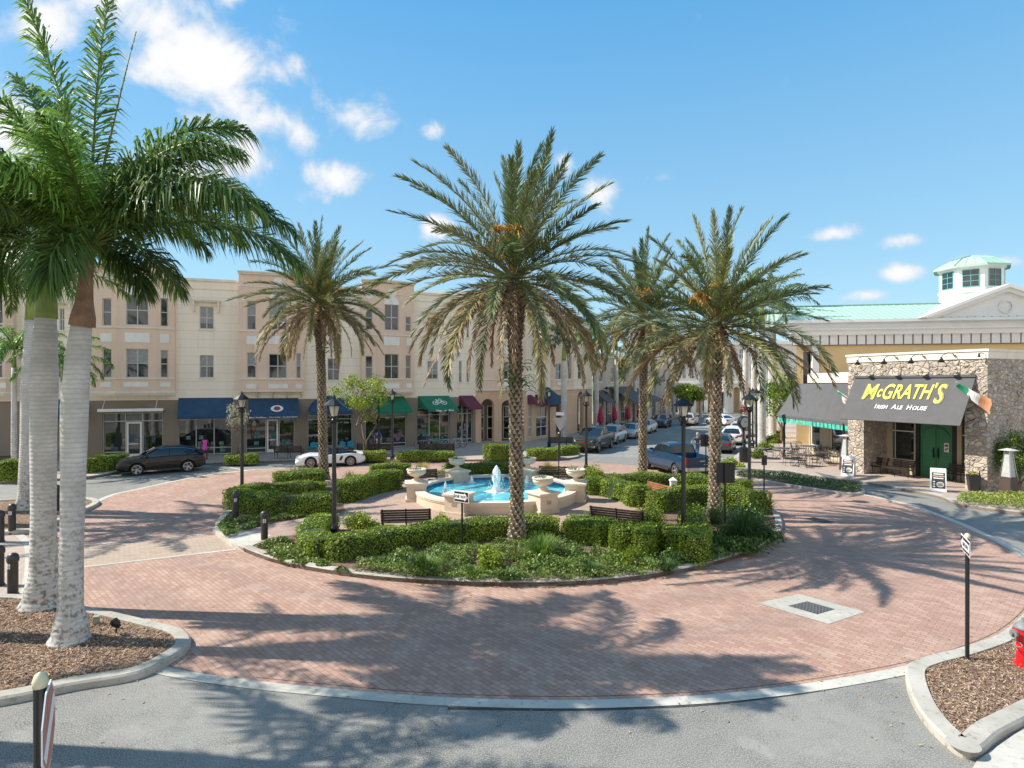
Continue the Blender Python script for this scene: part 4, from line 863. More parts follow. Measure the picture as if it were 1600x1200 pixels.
def seg2(g, p, q, w, T):
    p, q = Vector((*p, .006)), Vector((*q, .006)); d = (q - p).normalized(); n_ = Vector((-d.y, d.x, 0)) * w / 2; g.add([p - n_, q - n_, q + n_, p + n_], [(0, 1, 2, 3)], T)
for p, q in (((-.4, -.06), (-.2, .2)), ((-.2, .2), (.25, .2)), ((.25, .2), (.4, -.06)), ((-.2, .2), (0, -.1)), ((0, -.1), (.25, .2)), ((-.4, -.06), (0, -.1)), ((.25, .2), (.2, .36)), ((.2, .36), (.05, .38)), ((-.2, .2), (-.24, .3)), ((-.34, .31), (-.15, .31)), ((-.1, .2), (.1, .42))): seg2(g, p, q, .05, T)
g.build('emblem', wh, o)
T = plane_T(f.T @ Vector(((a + b_) / 2 + .55, -1.075, zb - .09)), f.T.to_3x3() @ Vector((1, 0, 0)), (0, 0, 1)); text('Village   on   Bikes', .23, T, wh, o, ext=.003, off=.006)
# corner block with the arcade
K = [P(743, 691.5, .15), P(777, 690, .15), P(822, 689.5, .15), P(860, 683, .15), P(897, 677, .15), P(925, 670, .15)]
ck = [Fac(K[i].xy, K[i + 1].xy, apt) for i in range(5)]
def archwall(g, f, u0, u1, z0, z1, arcs, depth=.5):
    """wall with round-headed openings: arcs = (a, b, spring z)"""
    holes = [(a, b_, .16, zs + (b_ - a) / 2) for a, b_, zs in arcs]; wallgrid(g, f.T, u0, u1, z0, z1, holes, depth=depth)
    for a, b_, zs in arcs:
        r_ = (b_ - a) / 2; c = (a + b_) / 2; k = 12; P_ = [(c - r_ * math.cos(PI * i / k), zs + r_ * math.sin(PI * i / k)) for i in range(k + 1)]
        for i in range(k):
            (x0, z0_), (x1, z1_) = P_[i], P_[i + 1]; zt = zs + r_
            g.add([(x0, 0, z0_), (x1, 0, z1_), (x1, 0, zt), (x0, 0, zt)], [(0, 1, 2, 3)], f.T); g.add([(x0, 0, z0_), (x1, 0, z1_), (x1, depth, z1_), (x0, depth, z0_)], [(0, 1, 2, 3)], f.T)
ga, gp, gc = MB(), MB(), MB(); tr = MB()
def au(f, p0, p1, py): a, b_ = f.U(p0), f.U(p1); return (a, b_, f.Z((p0 + p1) / 2, py) - 0)
archwall(ga, ck[0], 0, ck[0].L, .1, BB - .1, [au(ck[0], 752, 772, 634)]); archwall(ga, ck[1], 0, ck[1].L, .1, BB - .1, [au(ck[1], 784, 801, 634), au(ck[1], 806, 819, 634)])
ga.build('arcade', M['terracotta'], apt); ga = MB(); archwall(ga, ck[3], 0, ck[3].L, .1, BB, [au(ck[3], 869, 881, 630)]); archwall(ga, ck[4], 0, ck[4].L, .1, BB, [au(ck[4], 902, 912, 628)])
ga.build('arcade', M['terracotta'], apt)
wn = []
hs = [ck[1].rect(787, 794, 565, 592), ck[1].rect(787, 794, 500, 530)]; wallgrid(gp, ck[0].T, 0, ck[0].L, BB - .1, FT); wallgrid(gp, ck[1].T, 0, ck[1].L, BB - .1, FT, hs); wn += [(ck[1], h) for h in hs]
gp.build('bay', M['stucco_pink'], apt); gp = MB(); hs = [ck[3].rect(868, 877, 568, 593), ck[3].rect(868, 877, 505, 540), ck[3].rect(888, 893, 556, 592)]; wallgrid(gp, ck[3].T, 0, ck[3].L, BB, FT, hs); wn += [(ck[3], h) for h in hs]
gp.build('bay', M['stucco_pink'], apt)
hs = [ck[2].rect(845, 850, 569, 593), ck[2].rect(845, 850, 505, 530)]; sh = [ck[2].rect(826, 831, 636, 683), ck[2].rect(838, 855, 636, 682)]
wallgrid(gc, ck[2].T, 0, ck[2].L, GF, FT, hs); wn += [(ck[2], h) for h in hs]; gc.build('upper_wall', M['stucco_cream'], apt); gc = MB(); hs = [ck[4].rect(903, 909, 568, 592)]; wallgrid(gc, ck[4].T, 0, ck[4].L, BB, FT - 1, hs); wn += [(ck[4], h) for h in hs]
gc.build('upper_wall', M['stucco_cream'], apt)
gc = MB(); wallgrid(gc, ck[2].T, 0, ck[2].L, .1, GF, [h for h in sh]); gc.build('ground_floor_wall', M['terracotta'], apt)
for h in sh: window(ck[2].T, h, apt, cols=2, rows=3, sill=False, glass=M['shopglass'], name='shop_window', fm=M['white'])
for f, h in wn: window(f.T, h, apt, cols=1, rows=2)
for f in ck:
    for z0_, z1_, o_ in ((BB - .14, BB + .04, .14), (B1 - .06, B1 + .06, .06), (B2 - .05, B2 + .05, .06), (FT - .02, FT + .16, .2), (FT - .9, FT - .8, .08)):
        if f is ck[2] and z0_ < B2: continue
        if f is ck[4] and z0_ > B2: continue
        tr.b(-.03, f.L + .03, -o_, .1, z0_, z1_, f.T)
for f, q in ((ck[1], (787, 801, 597, 603.5)), (ck[1], (787, 795, 540, 553)), (ck[3], (871, 880, 597, 602)), (ck[1], (808, 820, 597, 603))): a, b_, c, d = f.rect(*q); pn = MB(); pn.b(a, b_, -.04, .01, c, d, f.T); pn.build('panel', M['panelwhite'], apt)
tr.build('trim', M['trim'], apt)
# arcade back wall with door and window
g = MB(); A, B = ck[0].T @ Vector((0, 2.2, 0)), ck[1].T @ Vector((ck[1].L, 2.4, 0)); fb = Fac(A.xy, B.xy, apt); wallgrid(g, fb.T, 0, fb.L, .1, BB); A2, B2_ = ck[3].T @ Vector((-1, 1.6, 0)), ck[4].T @ Vector((ck[4].L, 1.6, 0)); fb2 = Fac(A2.xy, B2_.xy, apt); wallgrid(g, fb2.T, 0, fb2.L, .1, BB)
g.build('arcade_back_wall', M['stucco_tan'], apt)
for p0, p1, nm in ((761, 770, 'door'), (786, 796, 'shop_window'), (750, 756, 'shop_window')):
    h = (fb.U(p0), fb.U(p1), .2, fb.Z((p0 + p1) / 2, 634)); window(fb.T, h, apt, y=-.02, depth=.01, cols=1, rows=3, fm=M['white'], fr=.07, sill=False, glass=M['shopglass'], name=nm)
f = ck[2]; awning(f.T, f.U(824), f.U(830), f.Z(826, 617), f.Z(826, 634, -1), 1.1, M['aw_wine'], apt, du=.6); awning(f.T, f.U(836), f.U(853), f.Z(845, 616), f.Z(845, 634, -1), 1.1, M['aw_wine'], apt, du=.6)
f = ck[2]; a, b_ = f.U(842), f.U(864); g = MB(); k = 10; vs = []
for i in range(k + 1):
    an = PI * i / k; x = (a + b_) / 2 - (b_ - a) / 2 * math.cos(an); z = 3.5 + 1.6 * math.sin(an); vs += [(x, -.1, z), (x, -1.1, 3.5 + (z - 3.5) * .5), (x, -1.3, 3.4)]
g.add(vs, [(3 * i + j, 3 * i + j + 1, 3 * i + j + 4, 3 * i + j + 3) for i in range(k) for j in (0, 1)], f.T); o = g.build('awning', M['aw_blue'], apt)
# roof slab + rooftop box
outl = [(-46, 35.2)] + [s_[1] for s_ in SEG] + [tuple(k.xy) for k in K[1:]] + [(2, 80), (-25, 72), (-60, 60)]
g = MB(); g.sheet(ccw(outl), FT - .35); g.build('roof', M['roofgrey'], apt)
g = MB(); g.b(-8, 0, 57, 63, FT - .4, FT + 1.3); g.build('roof_plant_room', M['stucco_cream'], apt)
# wall lanterns by the shop at far left
# ---------------------------------------------------------------- the buildings farther along the street
st2 = thing('street_building', 'grey cream two storey building behind the tent awning patio left of the street', 'building')
A = Vector((9.45, 69.6)); fs = Fac(A, A + SU * 36 + SN * 2.5, st2); g = MB()
hs = [(u_, u_ + 1.1, 5.6, 7.4) for u_ in (2, 6, 11, 16, 21, 26, 31)] ; sh = [(u_, u_ + 2.4, .3, 3.0) for u_ in (1, 5, 10, 15, 20, 25, 30)]
wallgrid(g, fs.T, 0, fs.L, .1, 8.6, hs + sh); g.build('wall', mat('greige_stucco', (.52, .47, .41), .9, .05, .6), st2)
for h in hs: window(fs.T, h, st2, cols=2, rows=2, fm=M['white'])
for h in sh: window(fs.T, h, st2, cols=3, rows=2, fm=M['white'], sill=False, name='shop_window', glass=M['shopglass'])
g = MB(); g.b(-.1, fs.L, -.25, .4, 8.6, 8.95, fs.T); g.build('cornice', M['trim'], st2)
g = MB(); g.b(0, fs.L, .0, 10, 8.3, 8.32, fs.T); g.build('roof', M['roofgrey'], st2)
for u_, w_ in ((.2, 3.5),): awning(fs.T, u_, u_ + w_, 4.6, 3.3, 1.6, M['aw_grey'], st2, du=.2)
g = MB()      # tent shaped awning over the patio
for u_ in (5.5,):
    x0, x1, y0, y1, zt, zb = u_, u_ + 13, 0, -3.2, 5.0, 3.2
    g.add([(x0, y0, zt), (x1 - 3, y0, zt), (x1, y1, zb), (x0 - .3, y1, zb), (x0 - .3, y1, zb - .3), (x1, y1, zb - .3), (x1, 0, zb)], [(0, 3, 2, 1), (3, 4, 5, 2), (1, 2, 6)], fs.T)
g.build('awning', M['aw_grey'], st2)
for u_ in (5.4, 9.6, 13.8, 18): g = MB(); g.tube([fs.T @ Vector((u_, -3.1, .15)), fs.T @ Vector((u_, -3.1, 3.0))], .05, 8); g.build('awning_post', M['black'], st2)
# far end of the street
far = thing('far_building', 'white and yellow building with arches closing the far end of the street', 'building')
Yf = 104.0; fx = lambda px: XAT(px, Yf); ff = Fac((fx(985), Yf + 4), (fx(1262), Yf - 1), far); g = MB()
rect = lambda a, b_, c, d: ff.rect(a, b_, c, d)
hs = [rect(p, p + 6, 571, 592) for p in (1002, 1014, 1052, 1066, 1078, 1108, 1138, 1155, 1172, 1210, 1222, 1240)] + [rect(p, p + 7, 545, 561) for p in (1002, 1052, 1108, 1155, 1205, 1225)]
arcs = [(ff.U(1088), ff.U(1100), 4.2), (ff.U(1146), ff.U(1156), 4.2), (ff.U(1163), ff.U(1174), 4.2), (ff.U(1181), ff.U(1192), 4.2), (ff.U(1068), ff.U(1080), 4.2)]
lo = [rect(1040, 1060, 618, 640), rect(1104, 1130, 612, 642)]
archwall(g, ff, 0, ff.L, 0, 5.3, arcs, 1.0)
wallgrid(g, ff.T, 0, ff.L, 5.3, 12.2, hs, depth=.2); g.build('wall', mat('pale_stucco', (.76, .72, .64), .9, .04, .6), far)
for h in hs: window(ff.T, h, far, cols=2, rows=2, depth=.18, fm=M['white'], fr=.1, sill=False)
g = MB(); g.b(0, ff.L, 1.0, 1.1, 0, 5.2, ff.T); g.build('arcade_back_wall', mat('ochre_stucco', (.55, .38, .2), .9, .05, .6), far)
for h in lo: g = MB(); g.b(h[0], h[1], -.06, 0, .2, h[3], ff.T); g.build('shop_window', M['shopglass'], far)
for a_, m__ in ((1040, 'aw_grey'), (1104, 'terracotta')):
    h = ff.U(a_), ff.U(a_ + 22); awning(ff.T, h[0] - .3, h[1] + .3, 5.6, 4.0, 1.6, M[m__] if m__ in M else M['aw_grey'], far, seams=8)
g = MB(); g.b(-.2, ff.L, -.4, .5, 12.2, 12.7, ff.T); g.b(0, ff.L, -.15, .1, 5.3, 5.6, ff.T)
for px in (1062, 1083, 1103, 1134, 1160, 1178, 1196): u_ = ff.U(px); g.b(u_ - .3, u_ + .3, -.2, .05, .1, 5.3, ff.T)
g.build('trim', M['white'], far)
g = MB(); g.b(0, ff.L, 0, 14, 11.9, 11.95, ff.T); g.build('roof', M['roofgrey'], far)
# ================================================================ the pub and the yellow building behind it
def stonemat():
    m, t, b, co = newmat('field_stone', .9)
    w = N(t, 'ShaderNodeTexNoise', i_Scale=2.5, i_Detail=2.0); t.links.new(co, w.inputs['Vector']); sc = N(t, 'ShaderNodeVectorMath', operation='SCALE'); sc.inputs['Scale'].default_value = .28; t.links.new(w.outputs['Color'], sc.inputs[0])
    va = N(t, 'ShaderNodeVectorMath', operation='ADD'); t.links.new(co, va.inputs[0]); t.links.new(sc.outputs[0], va.inputs[1])
    mp = N(t, 'ShaderNodeMapping'); mp.inputs['Scale'].default_value = (1, 1, 1.45); t.links.new(va.outputs[0], mp.inputs[0])
    v = N(t, 'ShaderNodeTexVoronoi', i_Scale=3.1); e = N(t, 'ShaderNodeTexVoronoi', feature='DISTANCE_TO_EDGE', i_Scale=3.1); t.links.new(mp.outputs[0], v.inputs['Vector']); t.links.new(mp.outputs[0], e.inputs['Vector'])
    s = N(t, 'ShaderNodeSeparateColor'); t.links.new(v.outputs['Color'], s.inputs[0])
    c = mixc(t, s.outputs[0], (.36, .30, .235), (.64, .56, .46)); r = N(t, 'ShaderNodeMapRange'); r.inputs[1].default_value = .6; r.inputs[2].default_value = .9; t.links.new(s.outputs[1], r.inputs[0]); c = mixc(t, r.outputs[0], c, (.40, .36, .33))
    c = mixc(t, ramp_noise(t, co, 9, .45, .75), c, (.36, .29, .22))
    r2 = N(t, 'ShaderNodeMapRange'); r2.inputs[1].default_value = .01; r2.inputs[2].default_value = .06; r2.inputs[3].default_value = 1; r2.inputs[4].default_value = 0; t.links.new(e.outputs['Distance'], r2.inputs[0]); c = mixc(t, r2.outputs[0], c, (.34, .29, .24))
    t.links.new(c, b.inputs['Base Color'])
    r3 = N(t, 'ShaderNodeMapRange'); r3.inputs[1].default_value = 0; r3.inputs[2].default_value = .13; t.links.new(e.outputs['Distance'], r3.inputs[0])
    bp = N(t, 'ShaderNodeBump', i_Strength=.8, i_Distance=.06); t.links.new(r3.outputs[0], bp.inputs['Height']); t.links.new(bp.outputs[0], b.inputs['Normal']); return m
M['stone'] = stonemat()
R0 = Vector((23.4, 29.3)); PA = Vector((-.44, .897)); L0 = R0 + PA * 7.25
pub = thing('irish_pub', 'stone fronted pub with a sloping charcoal awning and green double door', 'building')
fp = Fac(L0, R0, pub); PB = fp.n; PW, TOPS, CT = 7.25, 6.70, 7.12
X = lambda t: PW - t
g = MB(); T = fp.T
# front: pillars, lintel; with thickness back to the recess
def box(a, b_, c, d, z0, z1): g.b(a, b_, c, d, z0, z1, T)
box(0, .98, 0, 2.2, .1, TOPS); box(6.27, PW, 0, 2.2, .1, TOPS); box(.98, 6.27, 0, .5, 4.5, TOPS)
box(6.6, PW, 2.2, 14, .1, TOPS); box(0, .3, 2.2, 14, .1, TOPS)
# a few stones standing proud
rr = random.Random(4)
def stone(x, y, z, s, nx):
    r_ = [(x + (rr.uniform(.8, 1.2) * s * math.cos(a) if not nx else 0), y + (rr.uniform(.8, 1.2) * s * math.cos(a) if nx else 0), z + rr.uniform(.6, .9) * s * math.sin(a)) for a in np.linspace(0, 2 * PI, 7, endpoint=False)]
    o_ = (0, -.045, 0) if not nx else (.045, 0, 0); top = [((p[0] - x) * .8 + x + o_[0], (p[1] - y) * .8 + y + o_[1], (p[2] - z) * .8 + z) for p in r_]
    g.add(r_ + top, [tuple(range(7, 14))] + [(i, (i + 1) % 7, (i + 1) % 7 + 7, i + 7) for i in range(7)], T)
for i in range(300):
    x = rr.uniform(.1, 7.15); z = rr.uniform(.3, 6.55)
    if .9 < x < 6.35 and z < 5.85: continue
    stone(x, -.002, z, rr.uniform(.08, .19), False)
for i in range(150): stone(PW + .002, rr.uniform(.15, 7), rr.uniform(.3, 6.5), rr.uniform(.08, .19), True)
g.build('stone_wall', M['stone'], pub)
g = MB(); box(-.05, PW + .05, -.05, 14, TOPS, CT - .06); box(-.1, PW + .1, -.1, 14, CT - .06, CT + .05); g.build('cornice', M['trim'], pub)
g = MB(); box(.1, PW - .1, .1, 13.9, CT + .05, CT + .07); g.build('roof', M['roofgrey'], pub)
M['pubwall'] = mat('pub_cream_panel', (.50, .43, .30), .8, .05, 1)
dW = (X(4.39), X(2.70)); yr = 2.2; D0, D1 = dW; wn = [(1.29, 2.53, 1.0, 3.9), (5.0, 5.55, .9, 3.9)]
g = MB(); wallgrid(g, T, .98, 6.27, .1, 4.5, [(D0 - .22, D1 + .22, .1, 3.45)] + wn, y=yr, depth=.15); g.build('recessed_wall', M['pubwall'], pub)
g = MB(); box(.98, 6.27, .5, yr, 4.46, 4.5); g.build('soffit', M['pubwall'], pub)
for h in wn: window(T, h, pub, y=yr, cols=1, rows=1, fm=M['frame_dark'], glass=M['shopglass'], sill=True)
g = MB()
for h in wn: g.b(h[0], h[1], yr + .05, yr + .11, 2.62, 2.68, T); g.b(h[0] + .12, h[0] + .15, yr + .06, yr + .1, h[2], h[3], T)
g.build('window_bar', M['panelwhite'], pub)
# door
M['door_green'] = mat('door_green', (.045, .215, .095), .45, .08, 2); g = MB()
g.b(D0 - .22, D0, yr - .03, yr + .15, .1, 3.45, T); g.b(D1, D1 + .22, yr - .03, yr + .15, .1, 3.45, T); g.b(D0, D1, yr - .03, yr + .15, 3.2, 3.45, T); df = g.build('door_frame', M['black'], pub)
mid = (D0 + D1) / 2
for k, (a, b_) in enumerate(((D0, mid - .01), (mid + .01, D1))):
    g = MB(); g.b(a, b_, yr + .06, yr + .12, .16, 3.2, T)
    for (p, q, z0, z1) in ((a + .03, b_ - .03, .2, .3), (a + .03, b_ - .03, 1.3, 1.42), (a + .03, a + .12, .3, 3.1), (b_ - .12, b_ - .03, .3, 3.1), (a + .12, b_ - .12, .78, .85)): g.b(p, q, yr + .035, yr + .06, z0, z1, T)
    # arched moulding across both leaves
    r_ = (D1 - D0) / 2 - .1; pts = []
    for i in range(9):
        an = PI / 2 * i / 8; x = mid + (-1 if k == 0 else 1) * r_ * math.cos(an); pts.append((x, yr + .045, 2.25 + r_ * math.sin(an)))
    g.tube(pts, .035, 5, T); d = g.build('door', M['door_green'], pub)
    hx = mid - .12 if k == 0 else mid + .12; g = MB(); g.tube([(hx, yr + .0, 1.3), (hx, yr - .05, 1.4), (hx, yr - .05, 1.7), (hx, yr + .0, 1.8)], .02, 6, T); g.b(hx - .035, hx + .035, yr + .02, yr + .04, 1.25, 1.85, T); g.build('handle', M['black'], d)
g = MB(); g.b(mid + .42, mid + .66, yr + .025, yr + .033, 1.65, 2.15, T); nt_ = g.build('notice', M['white'], pub)
g = MB(); g.b(mid + .46, mid + .62, yr + .021, yr + .025, 1.95, 2.07, T); g.b(mid + .48, mid + .54, yr + .021, yr + .025, 1.72, 1.86, T); g.b(mid + .56, mid + .62, yr + .021, yr + .025, 1.8, 1.9, T); g.build('notice_print', M['frame_dark'], nt_)
# big sloping awning
ax0, ax1, AZ, BZ, AD = X(6.8), X(.5), 5.78, 3.40, 1.4
g = MB(); t_ = .03; Lp = [(ax0, -.02, AZ), (ax1, -.02, AZ), (ax1, -AD, BZ), (ax0, -AD, BZ)]
g.add(Lp + [(p[0], p[1] + .02, p[2] - t_) for p in Lp], [(0, 3, 2, 1), (4, 5, 6, 7), (0, 1, 5, 4), (1, 2, 6, 5), (2, 3, 7, 6), (3, 0, 4, 7)], T)
g.b(ax0 - .02, ax1 + .02, -.10, 0, AZ, AZ + .12, T); awn = g.build('awning', M['aw_grey'], pub)
g = MB()
for k in range(1, 6):
    x = ax0 + (ax1 - ax0) * k / 6; o_ = .014
    g.add([(x - .012, -.02, AZ + o_), (x + .012, -.02, AZ + o_), (x + .012, -AD, BZ + o_), (x - .012, -AD, BZ + o_)], [(0, 3, 2, 1)], T)
g.build('seams', mat('awning_seam2', (.12, .12, .13), .8, 0), awn)
g = MB()
for x in (ax0 + .03, ax1 - .03): g.tube([(x, -.02, AZ - .06), (x, -AD + .03, BZ - .02), (x, -.05, BZ + .3)], .02, 6, T)
g.build('awning_rods', M['black'], awn)
sl_ = Vector((0, AD, AZ - BZ)).normalized(); n3 = T.to_3x3() @ Vector((0, -(AZ - BZ), AD)).normalized()
def awT(u, w, d=.03):
    O = T @ Vector((ax0 + (ax1 - ax0) * u, -.02 - (AD - .02) * w, AZ + (BZ - AZ) * w)) + n3 * d; return plane_T(O, T.to_3x3() @ Vector((1, 0, 0)), T.to_3x3() @ sl_)
M['gold_letter'] = mat('yellow_lettering', (.62, .60, .06), .6, .12, 3); M['gold_edge'] = mat('gold_edge', (.22, .19, .05), .6, 0)
def word(parts, u, w, m, d, off, nm):
    """parts: (text, size, rise, width factor) laid one after another; returns nothing"""
    x = 0; objs = []
    for s_, sz, rise, sx in parts:
        if s_ is None: x += sz; continue
        o = text(s_, sz, Matrix.Identity(4), m, awn, nm, off=off, shear=.12, sx=sx, align='LEFT', space=1.0); xs = [v.co.x for v in o.data.vertices]; o.data.transform(Matrix.Translation((x - min(xs), rise, 0))); x += max(xs) - min(xs) + .05; objs.append(o)
    Tm = awT(u, w, d) @ Matrix.Translation((-x / 2, 0, 0))
    for o in objs: o.data.transform(Tm)
LG = [("M", 1.42, .0, .70), ("c", 1.05, .06, .58), ("G", 1.36, .02, .60), ("RATH", 1.26, .04, .60), ("'", 1.1, .16, .7), ("S", 1.62, -.08, .55)]
word(LG, .485, .36, M['gold_edge'], .02, .034, 'lettering_edge'); word(LG, .485, .36, M['gold_letter'], .034, .016, 'lettering')
word([("I", .40, 0, .9), ("RISH", .32, -.03, .9), (None, .16, 0, 0), ("A", .40, 0, .9), ("LE", .32, -.03, .9), (None, .16, 0, 0), ("H", .40, 0, .9), ("OUSE", .32, -.03, .9)], .51, .68, M['white'], .03, .006, 'lettering')
# gooseneck lamps on the cornice
for i, px in enumerate((1352, 1394, 1437, 1485)):
    u_ = fp.U(px + 6, -.1); lt_ = thing('wall_lamp', ['gooseneck lamp on the pub cornice, first from the left', 'gooseneck lamp on the pub cornice, second from the left', 'gooseneck lamp on the pub cornice, third from the left', 'gooseneck lamp on the pub cornice, rightmost'][i], 'lamp', tuple(T @ Vector((u_, -.1, CT - .22))), math.atan2(fp.u.y, fp.u.x), 'gooseneck lamps over the pub awning')
    g = MB(); g.tube([(0, 0, 0), (0, -.15, .10), (-.08, -.40, .14), (-.2, -.62, .02), (-.26, -.66, -.12)], .018, 7); g.lathe([(.07, -.005), (.07, .02), (0, .03)], (0, 0, 0), 10); g.build('arm', M['black'], lt_, smooth=True)
    g = MB(); g.lathe([(.04, .14), (.06, .06), (.17, -.14), (.165, -.14), (.04, .05)], (-.26, -.66, -.22), 14); g.build('lamp_shade', M['black'], lt_, smooth=True)
u_ = PW - .1; lt_ = thing('wall_spotlight', 'small black spotlight at the right end of the pub cornice', 'lamp', tuple(T @ Vector((u_, -.1, CT - .2))), math.atan2(fp.u.y, fp.u.x)); g = MB(); g.tube([(0, 0, 0), (-.05, -.15, .05), (-.12, -.2, .0)], .02, 6); g.lathe([(.03, .12), (.07, -.08), (.0, -.08)], (-.12, -.2, -.08), 10); g.build('spot_head', M['black'], lt_)
# flags
def flag(px, py, off, rot, lab, s_=1.0):
    u_ = fp.U(px, off); z = fp.Z(px, py, off); o = thing('flag', lab, 'flag', tuple(T @ Vector((u_, off, z))), math.atan2(fp.u.y, fp.u.x) + rot, 'Irish flags on the pub')
    g = MB(); g.tube([(0, .0, 0), (-.55 * s_, -.7 * s_, .62 * s_)], .018, 6); g.build('flag_pole', M['white'], o)
    cols = [(.02, .25, .12), (.75, .74, .72), (.72, .33, .18)]
    base = Vector((-.52, -.66, .58)) * s_; dirf = Vector((.95, .28, -.62)).normalized(); dn = Vector((-.05, .1, -.55))
    for k, c in enumerate(cols):
        g = MB(); vs = []
        for i in range(5):
            f_ = (k * 4 + i) / 12; wv = .07 * math.sin(f_ * 9)
            for j in range(4): vs.append(base + dirf * f_ * 1.55 * s_ + dn * (j / 3 * (.45 + f_ * .9)) * s_ + Vector((.05 * math.sin(j * 2), wv, 0)))
        g.add(vs, [(4 * i + j, 4 * i + j + 1, 4 * i + j + 5, 4 * i + j + 4) for i in range(4) for j in range(3)]); g.build('flag_stripe', mat('flag_%d' % k, c, .8, .05), o)
flag(1523, 616, -.06, 0.15, 'Irish tricolour flag hanging at the right end of the pub awning')
flag(1326, 622, -.06, -.6, 'small faded flag hanging at the left end of the pub awning', .7)
# patio wing with its own awning
fw = Fac((23.0, 46.0), (21.9, 36.6), pub); g = MB(); hs = [fw.rect(1266, 1281, 655, 698), fw.rect(1296, 1316, 652, 702)]; hs = [(min(h[0], h[1]), max(h[0], h[1]), .7, 3.2) for h in hs]
wallgrid(g, fw.T, 0, fw.L, .1, 5.5, hs); g.add([(0, 0, .1), (0, 8, .1), (0, 8, 5.5), (0, 0, 5.5)], [(0, 1, 2, 3)], fw.T); g.build('patio_wall', M['pubwall'], pub)
for h in hs: window(fw.T, h, pub, cols=1, rows=1, fm=M['panelwhite'], fr=.09, glass=M['shopglass'])
g = MB(); g.b(-.1, fw.L, -.12, 8, 5.5, 6.2, fw.T); g.build('parapet', M['trim'], pub)
g = MB(); A_ = [Vector((XAT(1245, 46), 46.2, 5.42)), Vector((20.95, 36.9, 5.45)), Vector((20.3, 35.85, 3.1)), Vector((20.0, 44.9, 3.1))]
k = 24; vs = []
for i in range(k + 1):
    f_ = i / k; a, b_ = A_[0].lerp(A_[1], f_), A_[3].lerp(A_[2], f_); vs += [a, a.lerp(b_, .5) + Vector((.0, 0, -.06 - .03 * math.sin(f_ * 40))), b_, b_ + Vector((0, 0, -.2))]
g.add(vs, [(4 * i + j, 4 * i + 4 + j, 4 * i + 5 + j, 4 * i + 1 + j) for i in range(k) for j in range(3)]); g.add([A_[0], A_[3], A_[0] + Vector((.8, 0, 0)), A_[3] + Vector((2.6, 0.6, 0))], [(0, 1, 3), (0, 3, 2)])
g.build('awning', M['aw_grey'], pub)['label'] = 'plain charcoal awning over the patio'
g = MB()
for i in range(21):
    f_ = i / 20; p = A_[3].lerp(A_[2], f_) + Vector((.02, .0, -.2)); q = A_[3].lerp(A_[2], min(1, f_ + .04)) + Vector((.02, 0, -.2)); g.add([p, q, q + Vector((0, 0, -.32)), p + Vector((0, 0, -.32))], [(0, 1, 2, 3)])
p = A_[3]
for i in range(5):
    q0 = p + Vector((.45 * i, .1 * i, -.2)); q1 = q0 + Vector((.33, .07, 0)); g.add([q0, q1, q1 - Vector((0, 0, .32)), q0 - Vector((0, 0, .32))], [(0, 1, 2, 3)])
g.build('pennants', mat('teal_pennant', (.06, .42, .32), .8, .3, 4), pub)
for (x, y) in ((20.08, 43.9), (20.3, 36.4)): g = MB(); g.tube([(x, y, .14), (x, y, 3.0)], .07, 10); g.lathe([(.12, 0), (.12, .05), (.07, .1)], (x, y, .144), 10); g.build('awning_post', M['black'], pub)
# ---- yellow building
yb = thing('yellow_building', 'yellow building with white bracketed cornice, green metal roof, pediment and cupola behind the pub', 'building')
M['ochre'] = mat('ochre_wall', (.76, .56, .28), .9, .04, .5); M['groof'] = mat('green_metal_roof', (.42, .575, .47), .45, .06, 1); M['rib'] = mat('roof_rib', (.22, .42, .33), .5, 0)
YY = 50.0; x0 = XAT(1264, YY); x1 = 66.0; e = .02      # slight turn of the front
fy = Fac((x0, YY + 2.2), (x1, YY - 5.6), yb); Ty = fy.T; g = MB(); LY = fy.L
wl = [(.55, 1.9, 5.4, 8.2)]
wallgrid(g, Ty, 0, LY, .1, 8.75, wl, depth=.5); g.add([(0, 0, .1), (9, 18, .1), (9, 18, 8.75), (0, 0, 8.75)], [(0, 1, 2, 3)], Ty); g.build('wall', M['ochre'], yb)
g = MB(); g.b(.55, 1.9, .45, .5, 5.4, 8.2, Ty); g.build('window', M['glass'], yb)
g = MB(); g.b(1.2, 1.75, -.35, .2, .1, 8.7, Ty); g.build('column', M['white'], yb)
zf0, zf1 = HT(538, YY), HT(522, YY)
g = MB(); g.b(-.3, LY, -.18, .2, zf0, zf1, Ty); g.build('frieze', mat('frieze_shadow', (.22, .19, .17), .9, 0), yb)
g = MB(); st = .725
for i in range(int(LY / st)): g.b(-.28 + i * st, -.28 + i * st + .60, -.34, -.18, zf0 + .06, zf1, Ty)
g.b(-.6, LY, -.62, .2, zf1, zf1 + .42, Ty); zc = zf1 + .42; g.b(-.75, LY, -.85, .2, zc, zc + .14, Ty); g.b(-.9, LY, -.55, .2, zc + .14, zc + .62, Ty); g.b(-1.0, LY, -1.05, .2, zc + .62, zc + .86, Ty); zr = zc + .86
g.build('cornice', M['white'], yb)
